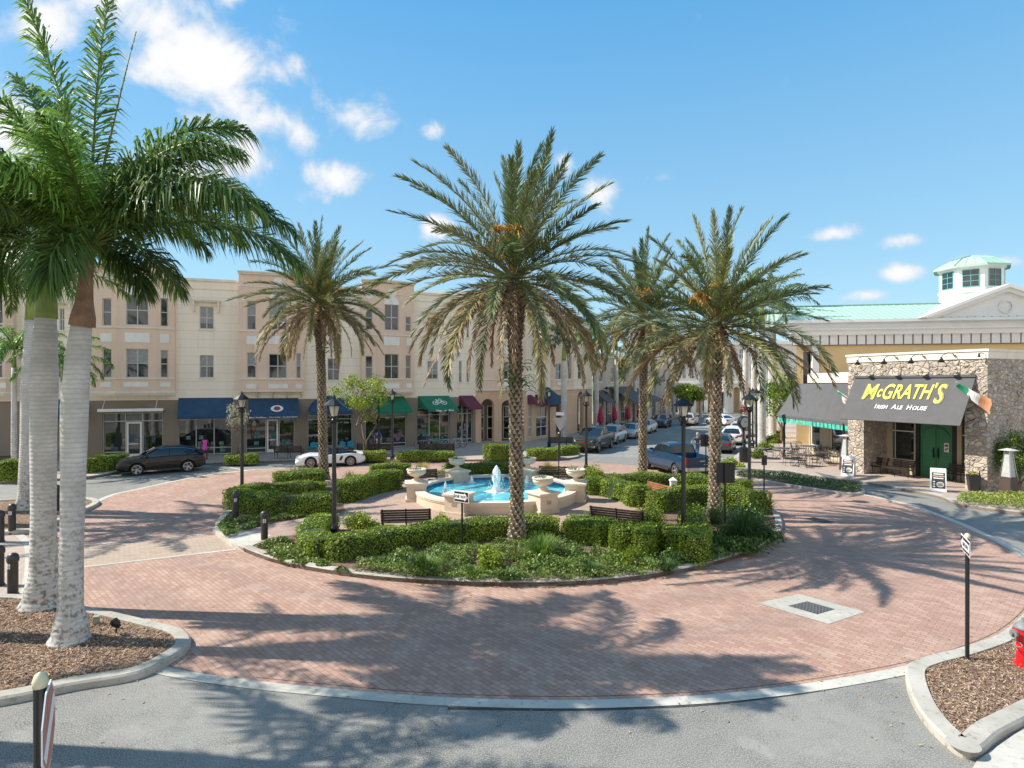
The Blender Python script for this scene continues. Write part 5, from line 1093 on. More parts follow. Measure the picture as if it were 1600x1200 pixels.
# gabled green roof
zt = HT(477, 56.0) ; g = MB(); rx1 = LY
g.add([(-1.0, -.9, zr), (rx1, -.9, zr), (rx1, 5.5, zt), (-1.0, 5.5, zt), (-1, 11, zr), (rx1, 11, zr)], [(0, 1, 2, 3), (3, 2, 5, 4), (0, 3, 4)], Ty); g.build('roof', M['groof'], yb)
g = MB()
for i in range(38):
    x = -.9 + i * .60
    g.add([(x - .02, -.9, zr + .05), (x + .02, -.9, zr + .05), (x + .02, 5.5, zt + .05), (x - .02, 5.5, zt + .05), (x - .02, -.9, zr), (x - .02, 5.5, zt), (x + .02, -.9, zr), (x + .02, 5.5, zt)], [(0, 1, 2, 3), (4, 0, 3, 5), (1, 6, 7, 2)], Ty)
g.b(-1.05, LY, 5.4, 5.6, zt, zt + .1, Ty); g.build('roof_ribs', M['rib'], yb)
# pediment
pc = fy.U(1562); pw = fy.U(1562) - fy.U(1425); ph = HT(449, YY) - zr; g = MB()
g.add([(pc - pw + .8, -.75, zr), (pc + pw - .8, -.75, zr), (pc, -.75, zr + ph - .55)], [(0, 1, 2)], Ty)
g.build('pediment', M['white'], yb)
g = MB()
for sg in (-1, 1):
    for (d0, d1, yo) in ((0, .28, -1.35), (.28, .6, -1.1)):
        a = Vector((pc - sg * pw, 0, zr)); b_ = Vector((pc, 0, zr + ph)); dn = Vector((0, 0, -1))
        P4 = [a + dn * d0 * .0 + Vector((sg * d0 * 2.2, 0, 0)), a + Vector((sg * d1 * 2.2, 0, 0)), b_ + dn * d1, b_ + dn * d0]
        vs = [(p.x, yo, p.z) for p in P4] + [(p.x, 6, p.z) for p in P4]; g.add(vs, [(0, 1, 2, 3) if sg > 0 else (3, 2, 1, 0), (0, 3, 7, 4), (1, 5, 6, 2)], Ty)
g.build('raking_cornice', M['white'], yb)
g = MB(); k = 24; mz = fy.Z(1562, 481)
for r0, r1, y0, y1 in ((.0, .42, -.80, -.75), (.42, .54, -.86, -.75)):
    vs = [(pc + r_ * math.cos(2 * PI * i / k), y_, mz + r_ * math.sin(2 * PI * i / k)) for (r_, y_) in ((r1, y1), (r1, y0), (max(r0, .001), y0)) for i in range(k)]
    g.add(vs, [(j * k + i, j * k + (i + 1) % k, (j + 1) * k + (i + 1) % k, (j + 1) * k + i) for j in (0, 1) for i in range(k)], Ty)
g.build('medallion', M['panelwhite'], yb)
# cupola
CY = 56.5; cx = XAT(1517, CY); hb = lambda py: HT(py, CY)
def octo(r_, z): return [(cx + r_ * math.cos(PI / 8 + PI / 4 * i + .12), CY + r_ * math.sin(PI / 8 + PI / 4 * i + .12), z) for i in range(8)]
def ringsm(L):
    g = MB(); vs = [p for r_, z in L for p in octo(r_, z)]; g.add(vs, [(j * 8 + i, j * 8 + (i + 1) % 8, (j + 1) * 8 + (i + 1) % 8, (j + 1) * 8 + i) for j in range(len(L) - 1) for i in range(8)]); return g
rb_ = 2.62; g = ringsm([(rb_, zr), (rb_, hb(462)), (rb_ + .1, hb(461)), (rb_ + .1, hb(457)), (rb_, hb(456)), (rb_, hb(423)), (rb_ + .22, hb(421)), (rb_ + .22, hb(418))]); cu = g.build('cupola', M['white'], yb)
g = ringsm([(rb_ + .5, hb(423)), (rb_ + .5, hb(420)), (rb_ - .9, hb(407)), (.12, hb(400.5)), (.0, hb(400))]); g.build('cupola_roof', M['groof'], cu)
g = MB()
for i in range(8):
    L = [octo(rb_ + .52, hb(420))[i], octo(rb_ - .88, hb(406.6))[i], octo(.14, hb(400.2))[i]]; g.tube(L, .05, 5)
    for f_ in (.33, .66):
        a = Vector(octo(rb_ + .5, hb(420))[i]).lerp(Vector(octo(rb_ + .5, hb(420))[(i + 1) % 8]), f_); b_ = Vector(octo(rb_ - .9, hb(406.8))[i]).lerp(Vector(octo(rb_ - .9, hb(406.8))[(i + 1) % 8]), f_); g.tube([a, b_], .025, 4)
g.build('cupola_ribs', M['rib'], cu)
for i in range(8):
    a, b_ = Vector(octo(rb_, 0)[i]), Vector(octo(rb_, 0)[(i + 1) % 8]); fo = Fac(a.xy, b_.xy, yb)
    if (a + b_).y / 2 > CY + 1: continue
    h = (.38, fo.L - .38, hb(453), hb(427)); window(fo.T, h, cu, y=-.03, depth=.005, cols=2, rows=3, fm=mat('teal_frame', (.10, .33, .30), .6, 0), fr=.05, sill=False, glass=M['glass'])
g = MB(); c0 = Vector((cx - 1.2, CY - 2.42, hb(470))); g.lathe([(.95, -.06), (.95, .06), (.3, .12), (0, .14)], tuple(c0), 14); g.build('vent_hood', M['rib'], cu)
# ================================================================ fountain
M['fstone'] = mat('fountain_stone', (.60, .50, .385), .75, .05, 2, .15, 50); M['fcap'] = mat('fountain_cap', (.66, .565, .45), .7, .05, 2)
fo_ = thing('fountain', 'round cream stone fountain with turquoise water, six piers and white jets', 'fountain', (FC.x, FC.y, .13))
FR = 3.75
def ringwall(r0, r1, z0, z1, n=96):
    g = MB(); prof = [(r1, z0), (r1, z1), (r0, z1), (r0, z0)]
    vs = [(r * math.cos(2 * PI * i / n), r * math.sin(2 * PI * i / n), z) for r, z in prof for i in range(n)]
    return g.add(vs, [(j * n + i, j * n + (i + 1) % n, ((j + 1) % 4) * n + (i + 1) % n, ((j + 1) % 4) * n + i) for j in range(4) for i in range(n)])
ringwall(FR - .30, FR, 0, .40).build('basin_wall', M['fstone'], fo_); ringwall(FR - .36, FR + .06, .40, .50).build('basin_rim', M['fcap'], fo_); ringwall(FR - .31, FR + .03, .33, .398).build('rim_moulding', M['fcap'], fo_)
M['tile'] = brickmat('blue_tile', (.02, .10, .22), (.03, .17, .32), (.15, .3, .4), .15, .075); 
ringwall(FR - .315, FR - .30, .05, .40).build('tile_band', mat('pool_tile', (.03, .15, .30), .3, .4, 8), fo_)
m, t, b, co = newmat('pool_water', .06); c = mixc(t, ramp_noise(t, co, 1.1, .4, .62, 4), (.01, .30, .42), (.10, .62, .70)); c = mixc(t, ramp_noise(t, co, 5, .55, .7, 6), c, (.35, .85, .88)); t.links.new(c, b.inputs['Base Color'])
n = N(t, 'ShaderNodeTexNoise', i_Scale=7.0, i_Detail=3.0); t.links.new(co, n.inputs['Vector']); bp = N(t, 'ShaderNodeBump', i_Strength=.35, i_Distance=.04); t.links.new(n.outputs['Fac'], bp.inputs['Height']); t.links.new(bp.outputs[0], b.inputs['Normal'])
g = MB(); k = 96; g.add([((FR - .31) * math.cos(2 * PI * i / k), (FR - .31) * math.sin(2 * PI * i / k), .26) for i in range(k)], [tuple(range(k))]); g.build('water', m, fo_)
# submerged step seen through the water at the sides
M['spray'] = mat('water_spray', (.85, .90, .92), .25, .06, 9, trans=0); bs(M['spray']).inputs['Subsurface Weight'].default_value = .0
def jet(x, y, h, r, nm='water_jet', seed=1):
    rg = np.random.default_rng(seed); g = MB(); prof = []
    for i in range(15):
        s = i / 14; prof.append((r * (1.25 * (1 - s) ** .55 * (.8 + .25 * math.sin(s * 7 + seed)) + .06), .24 + h * s))
    g.lathe(prof, (x, y, 0), 14, fn=lambda a, z: 1 + .22 * math.sin(5 * a + z * 9 + seed) * math.cos(3 * a - z * 5))
    for i in range(int(150 * h)):                       # drops thrown off the column
        a = rg.uniform(0, 2 * PI); s = rg.uniform(0, 1); rr_ = r * (1.5 * (1 - s) + .25) * rg.uniform(.7, 1.5); z = .24 + h * s * rg.uniform(.7, 1.06); q = rg.uniform(.008, .022)
        g.add([(x + rr_ * math.cos(a) + d[0] * q, y + rr_ * math.sin(a) + d[1] * q, z + d[2] * q * 2.4) for d in ((1, 0, 0), (-.5, .87, 0), (-.5, -.87, 0), (0, 0, 1), (0, 0, -1))], [(0, 1, 3), (1, 2, 3), (2, 0, 3), (1, 0, 4), (2, 1, 4), (0, 2, 4)])
    k = 18; g.add([(x + r * 2.3 * math.cos(2 * PI * i / k) * (1 + .2 * math.sin(i * 3)), y + r * 2.3 * math.sin(2 * PI * i / k) * (1 + .2 * math.cos(i * 5)), .268) for i in range(k)], [tuple(range(k))])
    return g.build(nm, M['spray'], fo_, smooth=False)
jet(.0, .1, 1.25, .24, seed=3)
for i, (px, Y, top) in enumerate(((696, 27.6, 752), (737, 30.3, 746), (823, 30.4, 752), (884, 27.3, 763), (847, 25.7, 778), (716, 25.7, 772))): jet(XAT(px, Y) - FC.x, Y - FC.y, max(.4, HT(top, Y) - .13 - .24), .085, seed=10 + i)
for i, an in enumerate((65, 125, 190, 247, 303, 349)):
    a = R(an); rr_ = FR - .05; g = MB(); Q = Matrix.Translation((rr_ * math.cos(a), rr_ * math.sin(a), 0)) @ Matrix.Rotation(a, 4, 'Z')
    g.box((0, 0, .06), (1.0, 1.0, .12), Q); g.box((0, 0, .42), (.88, .88, .60), Q); pier = g.build('pier', M['fstone'], fo_)
    g = MB(); g.box((0, 0, .745), (.96, .96, .05), Q); g.box((0, 0, .805), (1.06, 1.06, .07), Q); g.add([(-.53, -.53, .84), (.53, -.53, .84), (.53, .53, .84), (-.53, .53, .84), (-.25, -.25, .89), (.25, -.25, .89), (.25, .25, .89), (-.25, .25, .89)], [(0, 1, 5, 4), (1, 2, 6, 5), (2, 3, 7, 6), (3, 0, 4, 7), (4, 5, 6, 7)], Q); g.build('pier_cap', M['fcap'], pier)
    g = MB(); g.box((.445, 0, .45), (.012, .22, .16), Q); g.build('plaque', mat('plaque', (.35, .27, .2), .6, .1), pier)
    if an == 247: continue
    wx, wy = FC.x + rr_ * math.cos(a), FC.y + rr_ * math.sin(a)
    lab = {65: 'stone urn on the far right pier of the fountain, mostly behind the palm trunk', 125: 'stone urn on the far left pier of the fountain', 190: 'stone urn on the leftmost fountain pier', 303: 'stone urn on the front fountain pier, right of the tall palm trunk', 349: 'stone urn on the rightmost fountain pier'}[an]
    u = thing('urn', lab, 'urn', (wx, wy, 1.022), 0, 'planted urns on the fountain piers'); g = MB()
    g.lathe([(.23, 0), (.23, .04), (.14, .08), (.10, .15), (.14, .19), (.30, .24), (.41, .33), (.43, .42), (.40, .46), (.46, .50), (.45, .54), (.38, .54), (.36, .48), (0, .47)], (0, 0, 0), 24); g.build('bowl', M['fcap'], u, smooth=True, auto=40)
    V, Fq, C = [], [], []
    for j in range(26):
        az = rng.uniform(0, 2 * PI); rd = rng.uniform(0, .26); o = np.array([rd * math.cos(az), rd * math.sin(az), .48]); e = R(rng.uniform(20, 80)); d = np.array([math.cos(az) * math.cos(e), math.sin(az) * math.cos(e), math.sin(e)]); l = rng.uniform(.10, .22); w = np.cross(d, [0, 0, 1]); w = w / np.linalg.norm(w) * .035; k = sum(len(v) for v in V)
        V.append(np.array([o, o + d * l * .55 - w, o + d * l, o + d * l * .55 + w])); Fq.append(np.array([(k, k + 1, k + 2, k + 3)])); C.append(np.tile(np.array((.16, .27, .20)) * rng.uniform(.7, 1.4), (4, 1)))
    bake('succulents', V, Fq, C, leafM, u)
# ================================================================ street lamps
M['lampglass'] = mat('lamp_glass', (.62, .60, .50), .25, .05, 5)
def make_lamp(label, loc, double=False):
    t = thing('street_lamp', label, 'street lamp', loc, .3, 'black lantern lamp posts')
    g = MB(); g.lathe([(.17, 0), (.17, .10), (.14, .14), (.14, .42), (.16, .45), (.11, .52), (.085, .60), (.075, .66), (.075, 2.3), (.066, 2.32), (.066, 4.02), (.09, 4.05), (.09, 4.12), (.06, 4.16), (.06, 4.22)], (0, 0, 0), 14, fn=lambda a, z: 1 + .05 * math.cos(8 * a)); g.build('post', M['black'], t, smooth=True, auto=35)
    g = MB()
    for k in range(4): a = k * PI / 2 + PI / 4; g.tube([(.05 * math.cos(a), .05 * math.sin(a), 3.98), (.13 * math.cos(a), .13 * math.sin(a), 4.06), (.17 * math.cos(a), .17 * math.sin(a), 4.2), (.10 * math.cos(a), .10 * math.sin(a), 4.24)], .022, 5)
    g.build('bracket', M['black'], t)
    g = MB(); g.lathe([(.10, 4.24), (.17, 4.58)], (0, 0, 0), 4); g.build('lantern_glass', M['lampglass'], t)
    g = MB()
    for k in range(4):
        a = k * PI / 2; g.tube([(.115 * math.cos(a), .115 * math.sin(a), 4.22), (.19 * math.cos(a), .19 * math.sin(a), 4.60)], .014, 4)
    g.lathe([(.12, 4.2), (.12, 4.24)], (0, 0, 0), 4); g.lathe([(.35, 4.585), (.36, 4.61), (.16, 4.78), (.06, 4.83), (.06, 4.88), (.02, 4.90), (.03, 4.94), (0, 5.0)], (0, 0, 0), 8); g.build('lantern_cap', M['black'], t)
    return t
lamps = [(522, 846, 'nearest black lamp post left of the fountain, in the front hedge'), (378, 779, 'black lamp post behind the left island hedge'), (1068, 846, 'black lamp post in the right front hedges of the island'),
    (1171, 777, 'black lamp post at the right back edge of the island'), (916, 741, 'black lamp post at the back of the island, before the parked dark pickup'), (268, 711, 'black lamp post behind the black car on the shop walk'),
    (613, 723, 'black lamp post in front of the plain green awning'), (592, 713, 'black lamp post between the half round navy awning and the green awning'), (858, 700, 'black lamp post before the burgundy awnings of the corner block'),
    (1182, 711, 'black lamp post on the right walk beside the street clock'), (1176, 700, 'black lamp post just behind the one beside the street clock'), (948, 667, 'distant lamp post on the left walk by the red umbrellas'), (1094, 650, 'distant lamp post at the far end of the street')]
l0 = None
for px, py, lab in lamps:
    p = P(px, py, .13 if py > 722 else .15)
    if l0 is None: l0 = make_lamp(lab, tuple(p))
    else: o = copy_tree(l0); o.location = p; o['label'] = lab; o.rotation_euler.z = random.uniform(0, 1.5)
# ================================================================ signs, bollards, hydrant
def pole_sign(name, label, cat, px, py, ptop, h=.12, r=.032, fin=True, group=None):
    p = P(px, py, h); t = thing(name, label, cat, tuple(p), 0, group); H = HT(ptop, p.y) - h; g = MB(); g.lathe([(r * 1.6, 0), (r * 1.6, .03), (r, .05), (r, H)], (0, 0, 0), 10); g.build('post', M['black'], t)
    if fin: g = MB(); g.lathe([(r * 1.2, H), (r * 1.25, H + .03), (r * 1.45, H + .06), (r * .9, H + .1), (0, H + .115)], (0, 0, 0), 12); g.build('finial', mat('finial_gold', (.62, .58, .40), .5, .05), t, smooth=True)
    return t, H, p
M['signwhite'] = mat('sign_white', (.82, .82, .82), .45, .02, 4); M['signblack'] = mat('sign_black', (.015, .015, .017), .4, 0)
def oneway(t, H, w, h, yaw, right, zc, dx=0.0):
    Tm = Matrix.Rotation(yaw, 4, 'Z') @ Matrix.Translation((dx, -.045, zc)) @ Matrix.Rotation(R(90), 4, 'X')
    g = MB(); g.box((0, 0, -.004), (w, h, .006), Tm); bd = g.build('sign_board', M['signwhite'], t)
    g = MB(); e = .022; g.box((0, 0, .002), (w - 2 * e, h - 2 * e, .004), Tm); g.build('sign_field', M['signblack'], bd)
    s = 1 if right else -1; a, b_ = h * .25, h * .38; g = MB()
    pts = [(-.44 * w * s, -a), (.22 * w * s, -a), (.22 * w * s, -b_), (.45 * w * s, 0), (.22 * w * s, b_), (.22 * w * s, a), (-.44 * w * s, a)]
    if s < 0: pts = pts[::-1]
    g.prism(pts, .005, .007, Tm); g.build('arrow', M['signwhite'], bd)
    text('ONE WAY', h * .36, Tm @ Matrix.Translation((-.06 * w * s, -.004, .009)), M['signblack'], bd, off=.003, sx=.95, ext=.001)
t, H, p = pole_sign('one_way_sign', 'black and white ONE WAY sign with right arrow on a pole before the fountain', 'sign', 722, 858, 776, fin=False)
oneway(t, H, .62, .36, -.62, True, H - .0)
t, H, p = pole_sign('one_way_sign', 'ONE WAY sign with left arrow on a black pole in the right mulch bed', 'sign', 1512, 1031, 842, .12, .036)
oneway(t, H, .78, .30, R(-117), False, H - .12, .05)
# edge-on traffic sign at the bottom left
pY = 5.1; px_ = XAT(62, pY); t = thing('traffic_sign', 'red and white octagonal traffic sign seen edge on, at the bottom left corner', 'sign', (px_, pY, 0)); H = HT(1074, pY); g = MB(); g.lathe([(.05, 0), (.05, H)], (0, 0, 0), 12); g.build('post', M['black'], t)
g = MB(); g.lathe([(.055, H), (.06, H + .05), (.04, H + .11), (0, H + .135)], (0, 0, 0), 12); g.build('finial', mat('finial_gold', (.62, .58, .40), .5, .05), t, smooth=True)
Tm = Matrix.Rotation(R(121), 4, 'Z') @ Matrix.Translation((-.0, -.06, H - .36)) @ Matrix.Rotation(R(90), 4, 'X'); s8 = [(.38 * math.cos(PI / 8 + PI / 4 * i), .38 * math.sin(PI / 8 + PI / 4 * i)) for i in range(8)]
g = MB(); g.prism(s8, -.01, 0, Tm); bd = g.build('sign_board', M['signwhite'], t); g = MB(); g.prism([(x * .92, y * .92) for x, y in s8], .001, .004, Tm); g.build('sign_field', mat('faded_red', (.50, .20, .16), .6, .15, 5), bd)
g = MB(); g.prism([(-.33, -.10), (-.20, -.22), (.33, .10), (.20, .22)], .005, .007, Tm); g.build('sign_band', M['signwhite'], bd)
# backs of signs
for (px, py, x0, x1, y0, y1, lab, name) in ((1133, 842, 1120, 1149, 723, 755, 'black backed square sign on a pole beside the right island palm', 'traffic_sign'), (1103, 752, 1095, 1113, 679, 698, 'black backed square sign in front of the blue pickup tailgate', 'traffic_sign')):
    t, H, p = pole_sign(name, lab, 'sign', px, py, y0 + 2, fin=False); w = (x1 - x0) * p.y / F; h = (y1 - y0) * p.y / F; zc = HT((y0 + y1) / 2, p.y) - .12; off_ = ((x0 + x1) / 2 - px) * p.y / F
    g = MB(); g.b(off_ - w / 2, off_ + w / 2, .035, .05, zc - h / 2, zc + h / 2); g.build('sign_board', M['signblack'], t)
    g = MB(); g.b(off_ - w / 2, off_ + w / 2, .051, .055, zc - h / 2, zc + h / 2); g.build('sign_face', M['signwhite'], t)
t, H, p = pole_sign('marker_sign', 'small black box sign on a short pole at the right back of the island', 'sign', 1194, 788, 712, fin=False); g = MB(); g.box((0, -.02, H - .2), (.2, .12, .42), rz=.4); g.build('sign_box', M['signblack'], t)
t, H, p = pole_sign('yield_sign', 'triangular sign seen from behind with a small white plate above, near the dark pickup', 'sign', 875, 719, 646, .15, .04, fin=False)
g = MB(); w = .5; Tm = Matrix.Translation((0, -.05, 0)); g.add([(-w, 0, H - .3), (w, 0, H - .3), (0, 0, H - 1.25), (-w, .02, H - .3), (w, .02, H - .3), (0, .02, H - 1.25)], [(0, 2, 1), (3, 4, 5), (0, 1, 4, 3), (1, 2, 5, 4), (2, 0, 3, 5)], Tm); g.build('sign_board', mat('alu_back', (.45, .45, .43), .5, .08, 4), t); g = MB(); g.box((0, -.05, H - .02), (.55, .02, .22)); g.build('plate', M['signwhite'], t)
t, H, p = pole_sign('sign_post', 'bare short black post in front of the yield sign', 'post', 873, 729, 678, .02, .04)
# street clock with its flower basket
p = P(1162, 722, .15); t = thing('street_clock', 'black street clock with a round white face and red flowers on top', 'clock', tuple(p), .25); Hc_ = HT(660, p.y) - .15; g = MB()
g.lathe([(.28, 0), (.28, .9), (.32, .95), (.14, 1.05), (.08, 1.2), (.08, Hc_ - .5), (.15, Hc_ - .45), (.08, Hc_ - .38)], (0, 0, 0), 12); g.build('post', M['black'], t, smooth=True, auto=35)
for sg in (1, -1):
    Tm = Matrix.Translation((0, sg * .0, Hc_)) @ Matrix.Rotation(R(90) * sg, 4, 'X')
    if sg == 1: g = MB(); g.lathe([(.0, -.16), (.40, -.16), (.44, -.1), (.44, .1), (.40, .16), (0, .16)], (0, 0, 0), 24, Tm); cs = g.build('clock_case', M['black'], t)
    g = MB(); g.lathe([(0, .165), (.34, .165)], (0, 0, 0), 24, Tm); fc_ = g.build('clock_face', M['signwhite'], cs); g = MB()
    for k in range(12): g.box((0, .29, .17), (.02, .06, .004), Tm @ Matrix.Rotation(k * PI / 6, 4, 'Z'))
    g.box((0, .09, .172), (.025, .2, .004), Tm @ Matrix.Rotation(-1.0, 4, 'Z')); g.box((0, .12, .172), (.018, .26, .004), Tm @ Matrix.Rotation(.6, 4, 'Z')); g.build('clock_hands', M['signblack'], fc_)
V, Fq, C = [], [], []
for i in range(260):
    d = rng.normal(0, 1, 3); d /= np.linalg.norm(d); o = np.array([0, 0, Hc_ + .85]) + d * rng.uniform(.15, .42); a = rng.normal(0, 1, 3); a = np.cross(d, a); a /= np.linalg.norm(a); b_ = np.cross(d, a); k = sum(len(v) for v in V)
    V.append(np.array([o - a * .05, o - b_ * .05, o + a * .05, o + b_ * .05])); Fq.append(np.array([(k, k + 1, k + 2, k + 3)])); C.append(np.tile((.5, .03, .07) if rng.random() < .55 else (.06, .16, .04), (4, 1)))
bake('flowers', V, Fq, C, leafM, t)
# bollards
def make_bollard(lab, loc):
    t = thing('bollard', lab, 'bollard', loc, random.uniform(-.3, .3), 'black domed bollards'); g = MB(); g.lathe([(.135, 0), (.135, .03), (.115, .05), (.115, .86), (.135, .88), (.135, .96), (.12, 1.03), (.075, 1.08), (0, 1.10)], (0, 0, 0), 20); g.build('shaft', mat('bollard_paint', (.035, .034, .034), .4, .15, 6), t, smooth=True, auto=35)
    g = MB()
    for a0 in (-1.95, -1.45):
        vs = [(.1175 * math.cos(a0 + .34 * i / 3), .1175 * math.sin(a0 + .34 * i / 3), z) for z in (.70, .83) for i in range(4)]; g.add(vs, [(i, i + 1, i + 5, i + 4) for i in range(3)])
    pl_ = g.build('emblem', M['signwhite'], t); g = MB()
    for a0 in (-1.85, -1.33):
        vs = [(.1185 * math.cos(a0 + .12 * i), .1185 * math.sin(a0 + .12 * i), z) for z in (.72, .79) for i in range(2)]; g.add(vs, [(0, 1, 3, 2)])
    g.build('emblem_mark', mat('emblem_blue', (.2, .3, .45), .6, 0), pl_); return t
b0 = None
for px, py, h, lab in ((19.5, 930, .02, 'nearest bollard beside the left mulch bed, two white emblems showing'), (-2, 915, .02, 'bollard cut by the left edge of the view, nearer one'), (18.5, 834, .02, 'bollard at the back edge of the left walk, before the slim palm'), (0, 847, .02, 'bollard cut by the left edge of the view, farther one'),
        (413, 848, .02, 'bollard at the mouth of the island path'), (368, 811, .13, 'bollard in the ground cover before the left island hedge'), (88, 798, .12, 'bollard in the small left bed behind the royal palm trunks')):
    p = P(px, py, h)
    if b0 is None: b0 = make_bollard(lab, tuple(p))
    else: o = copy_tree(b0); o.location = p; o['label'] = lab; o.rotation_euler.z = random.uniform(-.35, .35)
# hydrant
p = P(1600, 1040, .12); t = thing('fire_hydrant', 'red fire hydrant with grey caps in the right mulch bed', 'hydrant', tuple(p), .4)
M['red'] = mat('hydrant_red', (.62, .015, .02), .3, .08, 4); M['hgrey'] = mat('hydrant_grey', (.19, .20, .20), .6, .15, 8)
g = MB(); g.lathe([(.16, 0), (.16, .05), (.115, .06), (.12, .60), (.175, .62), (.175, .67), (.13, .68), (.12, .70)], (0, 0, 0), 24); g.build('barrel', M['red'], t, smooth=True, auto=35)
g = MB(); g.lathe([(.15, .70), (.155, .73), (.12, .79), (.06, .83), (.04, .84), (.035, .90), (0, .90)], (0, 0, 0), 20); 
g.build('bonnet', M['hgrey'], t, smooth=True, auto=35)
for a in (PI * .92, 0, -PI / 2): g = MB(); Q = Matrix.Translation((0, 0, .62)) @ Matrix.Rotation(a, 4, 'Z') @ Matrix.Rotation(R(90), 4, 'Y'); g.lathe([(.05, .1), (.05, .18), (.075, .185), (.075, .235), (.03, .24), (.03, .28), (0, .28)], (0, 0, 0), 12, Q); g.build('outlet_cap', M['hgrey'], t)
g = MB(); pts = [(.06 * math.sin(i * 1.1) - .2, .1 * math.cos(i * .9), .5 - .018 * i) for i in range(10)]; g.tube(pts, .008, 5); g.build('chain', M['hgrey'], t)
# irrigation box and floodlight in the left bed
p = P(150, 975, .13); t = thing('junction_box', 'small pale green utility box in the left mulch bed', 'utility box', tuple(p), .3); g = MB(); g.box((0, 0, .08), (.11, .1, .16)); g.box((0, 0, .165), (.13, .12, .02)); g.build('box_body', mat('box_green', (.28, .33, .24), .7, .1), t)
p = P(181, 991, .13); t = thing('floodlight', 'small black ground floodlight in the left mulch bed', 'floodlight', tuple(p), .5); g = MB(); g.tube([(0, 0, 0), (0, 0, .12)], .015, 8); g.build('stem', M['black'], t); g = MB(); Q = Matrix.Translation((0, 0, .22)) @ Matrix.Rotation(R(-35), 4, 'Y'); g.lathe([(.045, -.1), (.085, .0), (.085, .1), (.07, .1), (.06, .02)], (0, 0, 0), 12, Q); g.build('lamp_head', M['black'], t)
# ================================================================ benches
M['slat'] = mat('bench_slat_brown', (.045, .028, .020), .5, .2, 8); M['wood'] = mat('bench_wood', (.34, .135, .075), .5, .2, 6)
def make_bench(label, loc, rz, slat='slat', L=1.8, name='bench'):
    t = thing(name, label, 'bench', loc, rz, 'slatted benches'); n = 6
    g = MB()
    for i in range(5): g.b(-L / 2, L / 2, -.23 + i * .095, -.15 + i * .095, .43 - .003 * i, .455 - .003 * i)
    g.build('seat', M[slat], t); g = MB()
    for i in range(5): y = .25 + i * .028; z = .50 + i * .088; g.b(-L / 2, L / 2, y, y + .025, z, z + .07)
    g.build('backrest', M[slat], t)
    for x in (-L / 2 + .06, 0, L / 2 - .06):
        g = MB(); g.tube([(x, -.24, 0), (x, -.22, .42), (x, .24, .40), (x, .28, .5), (x, .40, .95)], .022, 6); g.tube([(x, .32, 0), (x, .24, .40)], .022, 6)
        if x != 0: g.tube([(x, -.22, .42), (x, -.25, .62), (x, -.15, .68), (x, .31, .65)], .02, 6)
        g.build('leg', M['black'], t)
    return t
benches = [(652, 764, .13, .25, 'slat', 'dark slatted bench behind the fountain on the left, facing the water', 2.1), (872, 758, .13, -.15, 'slat', 'dark slatted bench behind the fountain on the right, facing the water', 2.1),
    (635, 833, .13, PI + .12, 'slat', 'dark bench seen from behind at the front left of the plaza', 1.75), (1020, 790, .13, -1.15, 'wood', 'reddish wooden bench at the right side of the plaza', 1.7),
    (968, 832, .13, PI - .5, 'slat', 'bench at the front right of the plaza, half hidden by tall grass', 2.0),
    (452, 716, .15, PI, 'slat', 'dark bench before the navy awning with the emblem, behind the white sports car', 2.0), (587, 712, .15, PI, 'slat', 'dark bench on the walk before the plain green awning', 2.6), (683, 712, .15, PI, 'slat', 'dark bench on the walk in front of the bicycles', 2.6),
    (885, 700, .15, PI, 'slat', 'dark bench on the walk by the arcade, left of the dark pickup', 2.8), (1357, 741, .15, -1.55, 'slat', 'dark seat in the pub recess beside the left stone pillar', 1.2), (1402, 744, .15, -1.12, 'slat', 'dark bench under the pub window', 1.6), (1497, 754, .15, -1.12, 'slat', 'dark bench right of the green pub door', 1.3),
    (10, 737, .15, .3, 'slat', 'dark bench on the walk at the far left', 1.8)]
bd = {}
for px, py, h, rz, sl2, lab, L in benches:
    p = P(px, py, h)
    if px == 1357: p = Vector(tuple(T @ Vector((1.5, 1.3, .15)))) if False else P(1360, 738, .15)
    if (sl2, L) not in bd: bd[(sl2, L)] = make_bench(lab, tuple(p), rz, sl2, L)
    else: o = copy_tree(bd[(sl2, L)]); o.location = p; o.rotation_euler.z = rz; o['label'] = lab
# ================================================================ hedges, shrubs, grasses, ground cover
hedgeM = leafmat('hedge_leaf', (.06, .12, .012), (.34, .44, .035), .25, .5, scale=1.6)
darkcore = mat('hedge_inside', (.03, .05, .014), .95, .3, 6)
def leafquads(pts, nrm, size, asp=.6, tilt=.7, seed=0):
    rg = np.random.default_rng(seed); n = len(pts); nn = nrm + rg.normal(0, tilt, (n, 3)); nn /= np.linalg.norm(nn, axis=1)[:, None] + 1e-9
    a = np.cross(nn, rg.normal(0, 1, (n, 3))); a /= np.linalg.norm(a, axis=1)[:, None] + 1e-9; b_ = np.cross(nn, a); s = size * rg.uniform(.6, 1.3, n)
    v = np.stack([pts - a * s[:, None], pts - b_ * (s * asp)[:, None], pts + a * s[:, None], pts + b_ * (s * asp)[:, None]], 1).reshape(-1, 3)
    f = np.arange(n * 4).reshape(-1, 4); return v, f
def leafobj(name, pts, nrm, size, m, parent=None, seed=0, tilt=.7, asp=.6, colf=None):
    v, f = leafquads(np.asarray(pts), np.asarray(nrm), size, asp, tilt, seed); rg = np.random.default_rng(seed + 1); n = len(pts)
    c = np.repeat(np.clip(rg.normal(.5, .22, (n, 1)), 0, 1), 3, 1) if colf is None else colf
    return fastmesh(name, v, f, m, parent, np.repeat(c, 4, 0))
HN = 0
